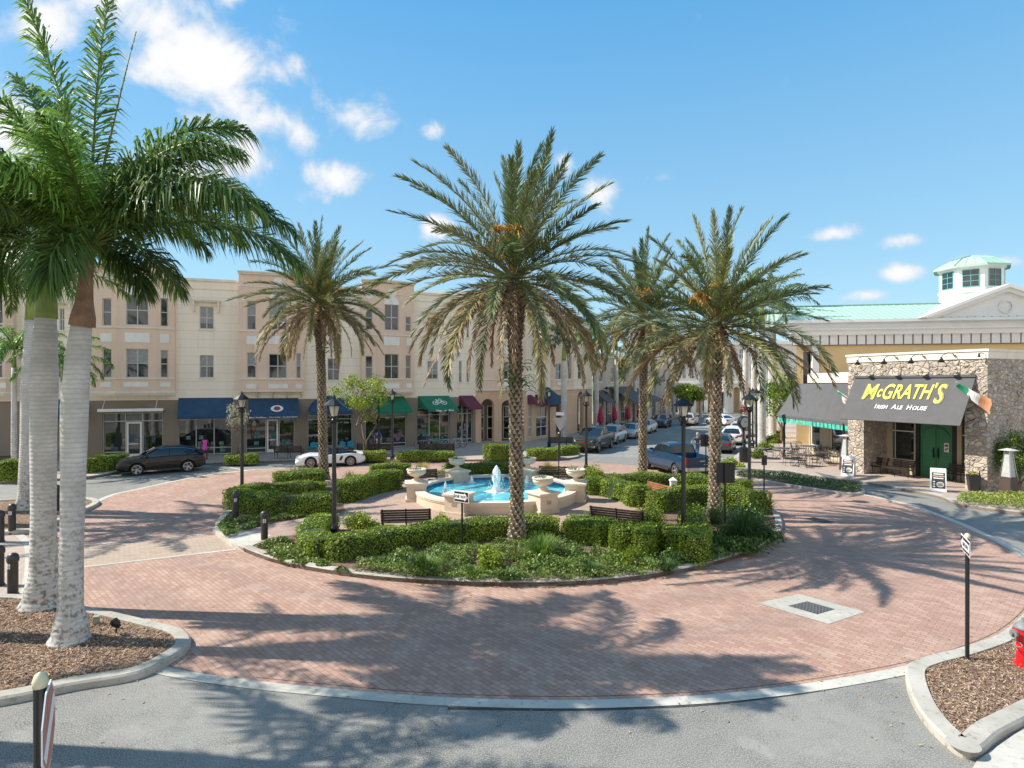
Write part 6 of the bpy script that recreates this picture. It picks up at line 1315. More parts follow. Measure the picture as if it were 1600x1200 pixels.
def hedge(path, w, h, label, z0=.12, group='clipped hedges on the fountain island', dens=700, lsz=.034, m=None, closed=False, name='hedge', rnd=.12):
    """clipped hedge: rounded box section swept along a path of ground points (centre line)"""
    global HN
    HN += 1; rg = np.random.default_rng(100 + HN); path = [Vector((p[0], p[1])) for p in path]
    pth = spline([tuple(p) for p in path], False, 6) if len(path) > 2 else [tuple(path[0].lerp(path[1], i / 8)) for i in range(9)]
    c0 = sum((Vector(p) for p in pth), Vector((0, 0))) / len(pth); t = thing(name, label, 'hedge', (c0.x, c0.y, z0), 0, group)
    P_ = np.array(pth) - np.array(c0); seg = np.linalg.norm(np.diff(P_, axis=0), axis=1); cum = np.concatenate([[0], np.cumsum(seg)]); Lh = cum[-1]
    def at(s):
        x = np.interp(s, cum, P_[:, 0]); y = np.interp(s, cum, P_[:, 1]); e = .15; dx = np.interp(s + e, cum, P_[:, 0]) - np.interp(s - e, cum, P_[:, 0]); dy = np.interp(s + e, cum, P_[:, 1]) - np.interp(s - e, cum, P_[:, 1]); l = np.hypot(dx, dy) + 1e-9; return x, y, dx / l, dy / l
    sec = [(-w / 2, 0), (-w / 2, h - rnd), (-w / 2 + rnd * .7, h), (w / 2 - rnd * .7, h), (w / 2, h - rnd), (w / 2, 0)]
    # core
    g = MB(); ns = max(3, int(Lh / .3)); ss = np.linspace(0, Lh, ns); vs = []
    for s in ss:
        x, y, dx, dy = at(s); end = min(1, (s + .12) / .3, (Lh - s + .12) / .3)
        for o_, z in sec: vs.append((float(x - dy * o_ * .9 * end), float(y + dx * o_ * .9 * end), z * .95))
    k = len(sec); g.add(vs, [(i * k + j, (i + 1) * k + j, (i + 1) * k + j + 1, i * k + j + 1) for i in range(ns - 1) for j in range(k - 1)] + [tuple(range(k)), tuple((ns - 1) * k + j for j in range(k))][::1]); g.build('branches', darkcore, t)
    # leaves over the skin, ends included
    per = sum(math.dist(sec[i], sec[i + 1]) for i in range(k - 1)); n = int(dens * (Lh + w) * per); s = rg.uniform(-w * .0, Lh, n); u = rg.uniform(0, per, n)
    cs = np.concatenate([[0], np.cumsum([math.dist(sec[i], sec[i + 1]) for i in range(k - 1)])]); so_ = np.interp(u, cs, [q[0] for q in sec]); sz = np.interp(u, cs, [q[1] for q in sec])
    nx_ = np.select([u < cs[1], u < cs[2], u < cs[3], u < cs[4]], [-1, -.6, 0, .6], 1.0); nz_ = np.select([u < cs[1], u < cs[2], u < cs[3], u < cs[4]], [0.1, .8, 1, .8], .1)
    ne = int(dens * w * h * 2); es = np.where(rg.random(ne) < .5, 0, Lh); eo = rg.uniform(-w / 2, w / 2, ne); ez = rg.uniform(0, h, ne)
    x, y, dx, dy = at(s); endf = np.clip(np.minimum((s + .15) / .35, (Lh - s + .15) / .35), 0, 1) ** .5
    # lumpy outline
    def lump(px, py, pz): return .035 * (np.sin(px * 3.1 + py * 2.3 + HN) + np.sin(py * 4.7 - px * 1.9 + pz * 3)) + rg.normal(0, .018, len(px))
    lm = lump(x, y, sz); so2 = so_ * endf + np.sign(nx_) * lm * (np.abs(nx_) > .3); z2 = sz + nz_ * lm * 1.1
    pa = np.stack([x - dy * so2, y + dx * so2, z2], 1); na = np.stack([-dy * nx_, dx * nx_, nz_], 1)
    x, y, dx, dy = at(es); sg = np.where(es > 0, 1, -1); ee = .06 + rg.normal(0, .03, ne) - .12 * (np.abs(eo) / (w / 2)) ** 3; pb = np.stack([x + dx * sg * ee - dy * eo, y + dy * sg * ee + dx * eo, ez], 1); nb = np.stack([dx * sg, dy * sg, np.zeros(ne) + .1], 1)
    pts, nr = np.concatenate([pa, pb]), np.concatenate([na, nb]); leafobj('leaves', pts, nr, lsz, m or hedgeM, t, seed=HN, tilt=.55); return t
PP = lambda px, py, h=.12: tuple(P(px, py, h)[:2])
gi = 'clipped hedges on the fountain island'
hedge([PP(505, 872), PP(488, 858), PP(497, 838), PP(512, 828)], .95, .62, 'short clipped hedge curving beside the nearest lamp post')
hedge([PP(516, 876), PP(560, 866), PP(620, 857), PP(680, 848), PP(740, 842), PP(800, 838), PP(870, 838)], .85, .66, 'long low front hedge curving from the nearest lamp post to the tall palm')
hedge([PP(362, 793), PP(395, 799), PP(440, 803), PP(518, 803)], .9, .82, 'clipped hedge at the left end of the island, front row')
hedge([PP(368, 787), PP(400, 780), PP(450, 778), PP(505, 777)], .8, .7, 'low hedge behind the front row at the left of the island')
hedge([PP(534, 786), PP(560, 777), PP(590, 768), PP(622, 763)], 1.0, .95, 'hedge along the left rim of the plaza')
hedge([PP(432, 765), PP(470, 765), PP(505, 764)], 1.1, .9, 'hedge round the foot of the left island palm')
hedge([PP(700, 752), PP(730, 750.5), PP(775, 750), PP(818, 751)], .9, .95, 'dark shaded hedge behind the fountain')
hedge([PP(580, 748), PP(615, 746), PP(640, 745)], .9, .75, 'hedge at the left back of the island by the straw coloured grass')
hedge([PP(914, 771), PP(945, 772)], .95, .75, 'short hedge block right of the fountain bench')
hedge([PP(947, 774), PP(980, 782), PP(1002, 793)], 1.0, .85, 'curving hedge at the right rim of the plaza')
hedge([PP(958, 768), PP(1000, 767), PP(1060, 768), PP(1120, 773), PP(1170, 781)], .85, .85, 'long hedge across the right back of the island')
hedge([PP(1022, 801), PP(1050, 794), PP(1090, 790), PP(1135, 791), PP(1170, 796), PP(1192, 803)], .9, .85, 'curving hedge around the foot of the right island palm')
hedge([PP(955, 858), PP(988, 860)], .9, .80, 'dark hedge block at the front right, first of the row')
hedge([PP(992, 864), PP(1026, 867)], 1.0, .85, 'hedge block at the front right, second of the row')
hedge([PP(1038, 868), PP(1070, 866)], .9, .82, 'hedge block at the foot of the right front lamp post')
hedge([PP(1082, 882), PP(1090, 858), PP(1078, 838)], .8, .85, 'hedge turning back from the right end of the front row')
hedge([PP(890, 842), PP(925, 846), PP(955, 850)], 1.2, .75, 'loose hedge right of the tall palm trunk')
coverM0 = leafmat('mound_leaf', (.05, .11, .02), (.27, .37, .10), .2, .45)
# shrubs: loose rounded bushes
def shrub(px, py, w, h, label, h0=.12, dens=1.0, col=None, group='loose shrubs', lsz=.045, name='shrub', wy=None, m=None, tilt=1.0, stem=True):
    global HN
    HN += 1; rg = np.random.default_rng(200 + HN); p = P(px, py, h0); t = thing(name, label, 'shrub', (p.x, p.y + (wy or w) * .4, h0), 0, group)
    n = int(900 * dens * w * max(h, .5)); k = 14; cl = rg.normal(0, 1, (k, 3)); cl /= np.linalg.norm(cl, axis=1)[:, None]; cl[:, 2] = np.abs(cl[:, 2]) * .9; cl *= rg.uniform(.25, .72, (k, 1))
    i = rg.integers(0, k, n); d = rg.normal(0, 1, (n, 3)); d /= np.linalg.norm(d, axis=1)[:, None]; q = cl[i] + d * (rg.uniform(.18, .42, n) ** 1)[:, None]; q[:, 2] = np.abs(q[:, 2])
    pts = q * np.array([w / 2, (wy or w) / 2, h * .92]); leafobj('leaves', pts, d, lsz, m or hedgeM, t, HN, tilt)
    if stem:
        g = MB()
        for j in range(7): c = cl[j] * np.array([w / 2, (wy or w) / 2, h * .8]); g.tube([(c[0] * .1, c[1] * .1, -.02), (c[0] * .6, c[1] * .6, c[2] * .55), tuple(c)], [.018, .012, .005], 5)
        g.build('stems', mat('shrub_stem', (.16, .12, .08), .9, .2) if 'stemM' not in M else M['stemM'], t)
    return t
M['stemM'] = mat('shrub_stem', (.16, .12, .08), .9, .2)
lime = leafmat('lime_leaf', (.11, .19, .018), (.42, .50, .05), .3, .5); dkg = leafmat('dark_leaf', (.03, .08, .015), (.13, .22, .045), .2, .4)
shrub(762, 897, .95, .95, 'bright upright bush at the front of the island, left of the tall palm', m=lime, dens=2.4, wy=.9)
shrub(562, 829, 1.9, .85, 'loose yellow green bush beside the nearest lamp post', m=lime, dens=1.3, wy=1.1); shrub(684, 822, 1.05, .5, 'small bush right of the front left bench', m=lime, dens=2)
shrub(1022, 838, 1.9, 1.15, 'big dense bush at the right front of the island', m=hedgeM, dens=2.6, lsz=.04)
shrub(935, 750, 1.7, 1.05, 'bright bush behind the right fountain bench', m=lime, dens=1.6); shrub(700, 741, 1.6, .9, 'olive bush behind the left fountain bench', m=lime, dens=1.2)
shrub(1055, 762, 2.6, .8, 'sparse brownish plant before the blue pickup', m=leafmat('bronze_leaf', (.10, .07, .03), (.26, .24, .12), .2, .5), dens=.9)
shrub(1170, 868, 2.6, .75, 'dark low shrub along the right rim of the island', m=dkg, dens=1.6, wy=1.2); shrub(1195, 852, 2.0, .85, 'dark shrub at the rightmost curb of the island', m=dkg, dens=1.8, wy=1.6); shrub(1180, 818, 1.6, .9, 'dark leafy shrub below the small box sign', m=dkg, dens=1.8)
for a in ((905, 884, 1.5, .62, 'leafy mound at the front curb right of the tall palm', coverM0), (858, 897, 1.4, .55, 'small leafed mound at the front curb below the bright grass clump', coverM0), (985, 888, 1.6, .6, 'leafy mound in front of the dark hedge block', hedgeM), (1052, 884, 1.3, .5, 'low mound of leaves before the lamp post hedge', coverM0), (1128, 866, 1.7, .7, 'leafy shrub right of the lamp post hedge', dkg), (1150, 850, 1.8, .8, 'dark shrub behind the right rim shrubs', dkg),
    (1085, 822, 1.4, .95, 'clipped bush between the lamp post and the black sign back', hedgeM), (1000, 848, 1.3, .9, 'rounded bush behind the front right hedge blocks', hedgeM), (905, 838, 1.5, .9, 'bright rounded bush right of the tall palm trunk', lime), (700, 880, 1.7, .45, 'low leafy mound below the ONE WAY sign', coverM0), (620, 884, 1.5, .35, 'low leafy mound before the long front hedge', coverM0), (845, 858, 1.6, .6, 'leafy mound behind the bright grass clump', hedgeM)):
    shrub(a[0], a[1], a[2], a[3], a[4], m=a[5], dens=2.2, lsz=.042, wy=a[2] * .75)
# walk planters
gw = 'planting on the shop walk'
for a in (((760, 718), (778, 717), (795, 717), 1.3, 1.0, 'box clipped bright hedge on the walk before the arcade'), ((825, 716), (850, 715.5), (868, 714.5), 1.2, .62, 'low leafy hedge on the walk behind the tall palm'), ((622, 718), (665, 718), (708, 717.5), 1.2, .55, 'low yellowish hedge on the walk before the bicycles'), ((562, 719), (585, 719), (602, 718.5), 1.1, .6, 'small hedge on the walk behind the white sports car'),
          ((355, 724), (380, 724), (402, 723), 1.0, .55, 'dark little hedge on the walk below the emblem awning'), ((2, 751), (18, 750), (30, 749), 1.0, 1.1, 'bright hedge on the walk at the left edge'), ((130, 739), (165, 735), (190, 730), 1.0, .9, 'dark hedge behind the front of the black car'), ((870, 712), (885, 710), (898, 708), 1.0, .6, 'low leafy planting beside the dark pickup')):
    hedge([PP(*q, .15) for q in a[:3]], a[3], a[4], a[5], .14, gw, 420, .045, m=hedgeM if a[4] > .9 else lime)
for i, (px, py, w, h, lab) in enumerate(((1147, 731, 1.9, .7, 'low green planting at the near corner of the right walk'), (1190, 716, 1.6, .8, 'bush at the foot of the lamp beside the street clock'), (1202, 704, 1.5, .8, 'green bush below the thick white palm trunk'), (1212, 693, 1.6, 1.1, 'orange green bush on the right walk, nearer one'), (1218, 685, 1.6, 1.1, 'green hedge ball on the right walk, farther one'))):
    shrub(px, py, w, h, lab, .15, 1.6, group='bushes along the right walk', lsz=.07, m=lime if i in (0, 3) else hedgeM)
# ornamental grasses
grassM = leafmat('grass_blade', None, None, .3, .5, attr=True)
def grass(px, py, w, h, n, col, label, h0=.12, droop=.8, name='ornamental_grass', world=None, seed=None, bw=.016):
    global HN
    HN += 1; rg = np.random.default_rng(300 + HN); p = P(px, py, h0) if world is None else Vector((*world, h0)); t = tag(None or bpy.data.objects.new(name, None), label, 'grass clump', 'ornamental grass clumps'); COL.objects.link(t); t.location = p
    az = rg.uniform(0, 2 * PI, n); rd = rg.uniform(0, w * .16, n); e = np.radians(rg.uniform(35, 88, n)); l = rg.uniform(.6, 1.05, n) * math.hypot(h, w * .35)
    d = np.stack([np.cos(az) * np.cos(e), np.sin(az) * np.cos(e), np.sin(e)], 1); o = np.stack([rd * np.cos(az), rd * np.sin(az), 0 * az], 1); s = np.stack([-np.sin(az), np.cos(az), 0 * az], 1) * bw / 2
    q = [o, o + d * (l * .4)[:, None]]; g_ = np.array([0, 0, -1.]); q.append(q[1] + (d * .36 + g_ * .10 * droop) * l[:, None]); q.append(q[2] + (d * .22 + g_ * .26 * droop) * l[:, None])
    V = np.stack([q[0] - s, q[0] + s, q[1] - s, q[1] + s, q[2] - s * .8, q[2] + s * .8, q[3] - s * .1, q[3] + s * .1], 1).reshape(-1, 3); V[:, 2] = np.maximum(V[:, 2], .01); b_ = np.arange(n) * 8
    Fq = np.concatenate([np.stack([b_ + j, b_ + j + 1, b_ + j + 3, b_ + j + 2], 1) for j in (0, 2, 4)]); c = np.repeat(np.array(col) * rg.uniform(.6, 1.4, (n, 1)), 8, 0); fastmesh('blades', V, Fq, grassM, t, c); return t
G1, G2, G3 = (.13, .22, .035), (.07, .13, .035), (.42, .36, .13)
for a in ((847, 872, 1.7, .9, 520, G1, 'bright green grass clump right of the tall palm trunk'), (806, 874, .9, .6, 200, (.2, .24, .07), 'small yellowish grass tuft at the foot of the tall palm'), (662, 898, 1.7, .62, 480, G1, 'arching grass clump at the front left curb of the island'), (1165, 842, 2.6, 1.15, 800, G2, 'big dark grass clump at the right of the island'), (1120, 818, 1.5, .9, 380, G2, 'grass clump at the foot of the right island palm'),
          (470, 757, 2.6, 1.15, 620, (.16, .24, .07), 'tall grey green grass clump before the white sports car'), (548, 756, 1.4, .9, 260, (.2, .25, .08), 'grass tuft right of the left island palm'), (612, 741, 1.8, 1.1, 360, (.32, .31, .09), 'yellowish grass behind the left back hedge'), (787, 744, 1.6, .95, 420, (.2, .32, .06), 'bright green grass clump behind the fountain'), (858, 741, 2.0, .85, 380, G3, 'straw coloured grass behind the right fountain bench'), (893, 745, 1.6, .8, 260, G3, 'straw coloured grass beside the back lamp post'),
          (660, 737, 1.6, .7, 260, G3, 'straw coloured grass left of the planter urn'), (930, 826, 2.0, .8, 420, (.17, .25, .06), 'feathery grass in front of the half hidden bench'), (962, 838, 1.5, .7, 300, (.3, .3, .12), 'pale feathery grass beside the big bush'), (1040, 892, 1.0, .4, 260, G2, 'low dark grass at the front right curb'), (925, 900, 1.2, .4, 300, G2, 'low dark grass before the front hedge row'), (740, 903, .9, .35, 200, G1, 'low grass tuft in front of the upright bush'), (1195, 800, 1.2, .7, 260, G2, 'grass tuft behind the dark shrubs at the right'), (790, 907, 1.0, .38, 260, (.09, .17, .04), 'dark grass tuft at the front curb below the tall palm')):
    grass(*a)
# ground cover
def cover(name, poly, n, size, hgt, label, m, z0=.12, seed=0, clump=1.6, thr=-.25, flowers=0):
    rg = np.random.default_rng(seed + 500); poly = [tuple(p) for p in poly]; A = np.array(poly); lo, hi = A.min(0), A.max(0); pts = []
    while len(pts) < n:
        x, y = rg.uniform(lo, hi)
        if not inside(poly, x, y): continue
        v = noise.noise(Vector((x * clump, y * clump, seed)))
        if v < thr: continue
        pts.append((x, y, z0 + (.25 + .75 * min(1, (v - thr) * 2)) * hgt * rg.uniform(.35, 1)))
    pts = np.array(pts); nr = np.tile([0, 0, 1.0], (len(pts), 1)); o = leafobj(name, pts, nr, size, m, None, seed, .75, .55); o['kind'] = 'stuff'; o['label'] = label; o['category'] = 'ground cover'; return o
coverM = leafmat('cover_leaf', (.05, .10, .018), (.27, .35, .07), .2, .45); cover2 = leafmat('cover_leaf_bright', (.10, .17, .02), (.38, .42, .08), .25, .5)
cover('ground_cover', pg([(392, 859), (440, 879), (520, 893), (548, 896), (520, 886), (487, 872), (480, 856), (478, 840), (440, 846)], .12), 4600, .048, .22, 'low leafy ground cover at the left tip of the front bed', coverM, seed=1)
cover('ground_cover', pg([(548, 894), (640, 905), (740, 911), (840, 912), (940, 907), (1040, 896), (1100, 884), (1150, 870), (1115, 860), (1100, 890), (1020, 880), (950, 868), (890, 858), (820, 850), (740, 857), (640, 868), (575, 880)], .12), 27000, .038, .34, 'low leafy ground cover along the front curb of the island', coverM, seed=2, thr=-.28)
cover('ground_cover', pg([(340, 826), (352, 842), (425, 816), (500, 806), (400, 808), (350, 812)], .12), 4200, .048, .2, 'dark ground cover in front of the left island hedge', coverM, seed=3)
cover('ground_cover', [(9.2, 22.5), (10.3, 24), (10.9, 26.5), (10.6, 29), (9.5, 31.5), (7.8, 29), (7.2, 25.5)], 4200, .05, .25, 'dark ground cover along the right curb of the island', dkg, seed=4)
cover('ground_cover', [(-10.5, 30.5), (-8, 34), (-4, 36), (2, 36.3), (6.5, 34.5), (9.5, 31.5), (8, 31), (4, 33), (-2, 35), (-7, 32)], 4200, .055, .25, 'ground cover along the far curb of the island', coverM, seed=5)
sp = [Vector(p) for p in offset(sliver, .17)]; cover('ground_cover', sp, 3600, .055, .3, 'dark green ground cover in the narrow strip before the pub', dkg, .1, seed=6, thr=-.6)
cover('ground_cover', pg([(1494, 788), (1502, 777), (1540, 776), (1600, 777), (1700, 779), (1760, 812), (1600, 799), (1545, 793)], .15), 6500, .055, .32, 'bright yellow green ground cover on the walk right of the pub door', cover2, .15, seed=7, thr=-.9)
# mulch chips near the camera
def chips(poly, n, seed, z, label, sz=.045, near=34):
    rg = np.random.default_rng(seed); A = np.array(poly); lo, hi = np.maximum(A.min(0), [-32, 7]), np.minimum(A.max(0), [20, near]); pts = []
    while len(pts) < n:
        q = rg.uniform(lo, hi, (4000, 2))
        for x, y in q:
            if inside(poly, x, y): pts.append((x, y, z + rg.uniform(0, .03)))
    pts = np.array(pts[:n]); v, f = leafquads(pts, np.tile([0, 0, 1.], (n, 1)), sz, .24, .38, seed); c = np.array([(.46, .32, .22), (.30, .19, .12), (.56, .42, .31), (.17, .10, .07), (.38, .25, .17)])[rg.integers(0, 5, n)] * rg.uniform(.7, 1.15, (n, 1))
    o = fastmesh('mulch_chips', v, f, chipM, None, np.repeat(c, 4, 0)); o['kind'] = 'stuff'; o['label'] = label; o['category'] = 'mulch'
chipM = leafmat('mulch_chip', None, None, .0, .9, attr=True)
chips(offset(bedL, .3), 15000, 1, .125, 'loose brown mulch chips round the royal palms'); chips(offset(bedR, .32), 15000, 2, .125, 'loose brown mulch chips round the hydrant', .036); chips(offset(bedM, .3), 3500, 3, .125, 'loose mulch chips in the small left bed')
# dry leaves and grit blown along the kerbs
rg = np.random.default_rng(77); pts = []
for base, n_ in ((ISLs, 260), (bedL, 120), (bedR, 120), (brick_out, 260)):
    for i in range(n_):
        q = base[rg.integers(0, len(base))]; d_ = abs(rg.normal(0, .35)); x, y = q[0] + rg.normal(0, .6), q[1] + rg.normal(0, .6)
        if y < 7 or y > 34 or inside(ISLs, x, y) or inside(bedL, x, y) or inside(bedR, x, y): continue
        pts.append((x, y, .02))
for i in range(160): pts.append((rg.uniform(-9, 14), rg.uniform(8.5, 22), .02)) if True else None
pts = np.array([p for p in pts if not inside(ISLs, p[0], p[1]) and not inside(bedR, p[0], p[1]) and not inside(bedL, p[0], p[1])]); v, f = leafquads(pts, np.tile([0, 0, 1.], (len(pts), 1)), .032, .4, .25, 5); c = np.array([(.30, .19, .09), (.20, .13, .07), (.38, .30, .14)])[rg.integers(0, 3, len(pts))]
o = fastmesh('fallen_leaves', v, f, chipM, None, np.repeat(c, 4, 0)); o['kind'] = 'stuff'; o['label'] = 'small dry leaves scattered on the brick and along the kerbs'; o['category'] = 'leaf litter'
# small trees
def tree(px, py, trunk_h, cw, ch, cz, label, n=2600, lsz=.07, m=None, trunkr=.06, h0=.15, multi=3, seed=1, name='small_tree', sparse=False, world=None, wy=None):
    rg = np.random.default_rng(700 + seed); p = P(px, py, h0) if world is None else Vector((*world, h0)); t = thing(name, label, 'tree', tuple(p)); g = MB(); k = 16
    cl = rg.normal(0, 1, (k, 3)); cl /= np.linalg.norm(cl, axis=1)[:, None]; cl *= rg.uniform(.35, .8, (k, 1)); sc = np.array([cw / 2, (wy or cw) / 2, ch / 2]); cc = cl * sc + np.array([0, 0, cz])
    for j in range(multi): a = 2 * PI * j / multi; g.tube([(0, 0, 0), (.12 * math.cos(a), .12 * math.sin(a), trunk_h * .5), (.3 * math.cos(a) * cw / 2, .3 * math.sin(a) * cw / 2, trunk_h)], [trunkr, trunkr * .8, trunkr * .6], 7)
    for j in range(k): a = 2 * PI * (j % multi) / multi; g.tube([(.3 * math.cos(a) * cw / 2, .3 * math.sin(a) * cw / 2, trunk_h * .98), tuple((cc[j] + np.array([0, 0, trunk_h])) / 2 + rg.normal(0, .08, 3)), tuple(cc[j])], [trunkr * .5, trunkr * .35, .01], 5)
    g.build('trunk', M['stemM'], t); i = rg.integers(0, k, n); d = rg.normal(0, 1, (n, 3)); d /= np.linalg.norm(d, axis=1)[:, None]; r_ = .30 if not sparse else .22
    pts = cc[i] + d * sc * (r_ * rg.uniform(.4, 1.25, n))[:, None]; leafobj('crown', pts, d, lsz, m or hedgeM, t, seed, 1.0); return t
tree(1592, 768, .8, 2.6, 2.6, 1.9, 'bushy green tree against the dark stone side of the pub', 5200, .05, m=leafmat('tree_green', (.05, .12, .015), (.26, .36, .05), .3, .5), seed=1, wy=2.0)
tree(570, 716, 2.4, 5.6, 4.6, 4.6, 'open light green tree rising before the half round navy awning', 2600, .085, m=lime, seed=2, sparse=True, trunkr=.07)
tree(372, 723, 2.0, 2.6, 2.6, 3.2, 'small sparse whitish tree before the emblem awning', 900, .06, m=leafmat('pale_leaf', (.25, .25, .16), (.55, .52, .38), .3, .6), seed=3, sparse=True, trunkr=.04)
tree(1222, 690, 2.6, 5.0, 4.2, 4.4, 'bright green tree on the right walk beyond the pub patio', 3600, .11, m=leafmat('tree_bright', (.08, .19, .02), (.30, .44, .06), .35, .5), seed=4, trunkr=.1)
tree(955, 662, 3, 5.5, 5.5, 6.5, 'bright green tree above the tent awning on the left of the street', 3000, .15, m=lime, seed=5, trunkr=.12); tree(1010, 652, 3, 6, 5, 6, 'green tree behind the red umbrellas near the end of the street', 2600, .16, m=hedgeM, seed=6, trunkr=.12)
tree(1055, 640, 2, 7, 3.5, 4, 'dark tree before the far building', 2400, .2, m=hedgeM, seed=7, trunkr=.15, world=(27, 92)); 
# ================================================================ vehicles
def paint(name, c, rough=.25, metal=.0):
    m = mat(name, c, rough, 0); b = bs(m); b.inputs['Coat Weight'].default_value = .55; b.inputs['Coat Roughness'].default_value = .05; b.inputs['Specular IOR Level'].default_value = .3; b.inputs['Metallic'].default_value = metal; return m
M['carglass'] = mat('car_glass', (.012, .018, .024), .05, 0, spec=.9); M['tyre'] = mat('tyre_rubber', (.018, .018, .018), .85, .1, 20); M['alloy'] = mat('alloy', (.55, .56, .58), .3, 0, metal=.8); M['darkalloy'] = mat('dark_hub', (.03, .03, .03), .5, 0)
M['tail'] = mat('tail_lens', (.35, .01, .015), .2, 0); M['head'] = mat('head_lens', (.55, .57, .60), .12, 0); M['chrome'] = mat('chrome', (.62, .63, .65), .18, 0, metal=1.0); M['plastic'] = mat('black_plastic', (.02, .02, .021), .6, .05, 10); M['plate'] = mat('licence_plate', (.65, .66, .66), .5, .05, 20)
def interp(L, x): return float(np.interp(x, [q[0] for q in L], [q[1] for q in L]))
def booled(o, cutters):
    for c in cutters: md = o.modifiers.new('b', 'BOOLEAN'); md.operation = 'DIFFERENCE'; md.object = c; md.solver = 'EXACT'
    dg = bpy.context.evaluated_depsgraph_get(); me = bpy.data.meshes.new_from_object(o.evaluated_get(dg)); old = o.data; o.modifiers.clear(); o.data = me
    for c in cutters: bpy.data.objects.remove(c)
    return o
def make_car(name, label, cat, kind, pm, group, loc, rz):
    SP = dict(
     suv=dict(L=4.62, W=.93, top=[(-2.31, .80), (-2.25, 1.04), (-1.5, 1.10), (.95, 1.06), (1.2, 1.03), (1.9, .95), (2.2, .86), (2.31, .72)], bot=[(-2.31, .42), (-2.0, .26), (2.0, .24), (2.31, .34)],
      cab=[(1.12, 1.00, .0), (.35, 1.52, 1), (-.1, 1.61, 1), (-1.0, 1.60, 1), (-1.75, 1.44, 1), (-2.2, 1.06, 0)], wb=1.33, r=.365, roofw=.60, pil=(-.35, -1.3)),
     sedan=dict(L=4.75, W=.90, top=[(-2.37, .70), (-2.3, .93), (-1.6, 1.0), (.95, .93), (1.3, .90), (2.0, .82), (2.28, .74), (2.37, .6)], bot=[(-2.37, .36), (-2.05, .22), (2.05, .20), (2.37, .28)],
      cab=[(1.15, .90, 0), (.25, 1.36, 1), (-.15, 1.44, 1), (-.8, 1.42, 1), (-1.25, 1.30, 1), (-1.95, .98, 0)], wb=1.38, r=.33, roofw=.56, pil=(-.3, -1.1)),
     sport=dict(L=4.38, W=.92, top=[(-2.19, .62), (-2.1, .82), (-1.5, .90), (-.9, .86), (.3, .80), (.8, .80), (1.3, .83), (1.75, .73), (2.08, .56), (2.19, .42)], bot=[(-2.19, .34), (-1.9, .18), (1.9, .14), (2.19, .22)],
      cab=[(.75, .80, 0), (.0, 1.20, 1), (-.35, 1.26, 1), (-.75, 1.22, 1), (-1.05, 1.10, 1), (-1.6, .88, 0)], wb=1.24, r=.335, roofw=.52, pil=(-.55, -5)),
     truck=dict(L=5.84, W=1.0, top=[(-2.92, 1.10), (-2.9, 1.30), (-.95, 1.32), (-.9, 1.34), (1.05, 1.30), (1.3, 1.30), (2.5, 1.22), (2.85, 1.10), (2.92, .8)], bot=[(-2.92, .58), (-2.6, .46), (2.6, .42), (2.92, .46)],
      cab=[(1.15, 1.28, 0), (.45, 1.80, 1), (.15, 1.88, 1), (-.6, 1.88, 1), (-.85, 1.80, 1), (-1.02, 1.32, 0)], wb=1.80, r=.41, roofw=.72, pil=(-.02, -.62)))[kind]
    L, W, r = SP['L'], SP['W'], SP['r']; t = thing(name, label, cat, loc, rz, group); xs = np.linspace(-L / 2, L / 2, 34); g = MB()
    vs = []
    for x in xs:
        zt, zb = interp(SP['top'], x), interp(SP['bot'], x); e = abs(x) / (L / 2); tap = 1 - .13 * max(0, (e - .72) / .28) ** 2 * (1.2 if x > 0 else .7); w = W * tap; zm = zb + (zt - zb) * .5; flare = 1 + .022 * (math.exp(-((abs(x) - SP['wb']) / .45) ** 2))
        half = [(0, zb), (w * .86, zb), (w * .97 * flare, zb + .09), (w * flare, zm), (w * .985, zt - .16 if kind != 'truck' else zt - .10), (w * .93 if kind != 'truck' else w * .97, zt - .035), (w * .80, zt + .005), (w * .45, zt + .03), (0, zt + .04)]
        vs += [(x, y, z) for y, z in half] + [(x, -y, z) for y, z in half[-2:0:-1]]
    k = 16; fs = [(i * k + j, (i + 1) * k + j, (i + 1) * k + (j + 1) % k, i * k + (j + 1) % k) for i in range(len(xs) - 1) for j in range(k)] + [tuple(range(k)), tuple((len(xs) - 1) * k + j for j in range(k))[::-1]]
    g.add(vs, [f[::-1] for f in fs]); body = g.build('body', pm, t, smooth=True)
    cuts = []
    for sx in (-1, 1):
        g2 = MB(); Q = Matrix.Translation((sx * SP['wb'], 0, r)) @ Matrix.Rotation(R(90), 4, 'X'); g2.lathe([(r * 1.17, -2), (r * 1.17, 2)], (0, 0, 0), 28, Q); cuts.append(g2.build('cut', pm, t))
    if kind == 'truck': g2 = MB(); g2.b(-2.80, -1.1, -.80, .80, .85, 2); cuts.append(g2.build('cut', pm, t))
    booled(body, cuts); me = body.data; me.polygons.foreach_set('use_smooth', [True] * len(me.polygons)); me.set_sharp_from_angle(angle=R(38))
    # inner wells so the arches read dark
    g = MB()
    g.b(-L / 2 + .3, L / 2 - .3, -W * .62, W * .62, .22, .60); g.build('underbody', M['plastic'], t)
    cb = SP['cab']; rw = SP['roofw'] / .93 * W; vs = []
    def sec(x, z, fl):
        zb = interp(SP['top'], x) - .01; wb_ = W * .86; s = (z - zb) / (max(q[1] for q in cb) - zb); s = min(max(s, 0), 1); wr = wb_ + (rw - wb_) * s
        return [(x, wb_, zb), (x, wr + .015, max(zb, z - .10)), (x, wr - .05, z - .02 if fl else z), (x, 0, z + (.025 if fl else 0))]
    S_ = [sec(*q) for q in cb]; vs = [p for s_ in S_ for p in s_]; fs = [(4 * i + j, 4 * i + j + 1, 4 * i + j + 5, 4 * i + j + 4) for i in range(len(cb) - 1) for j in range(3)]
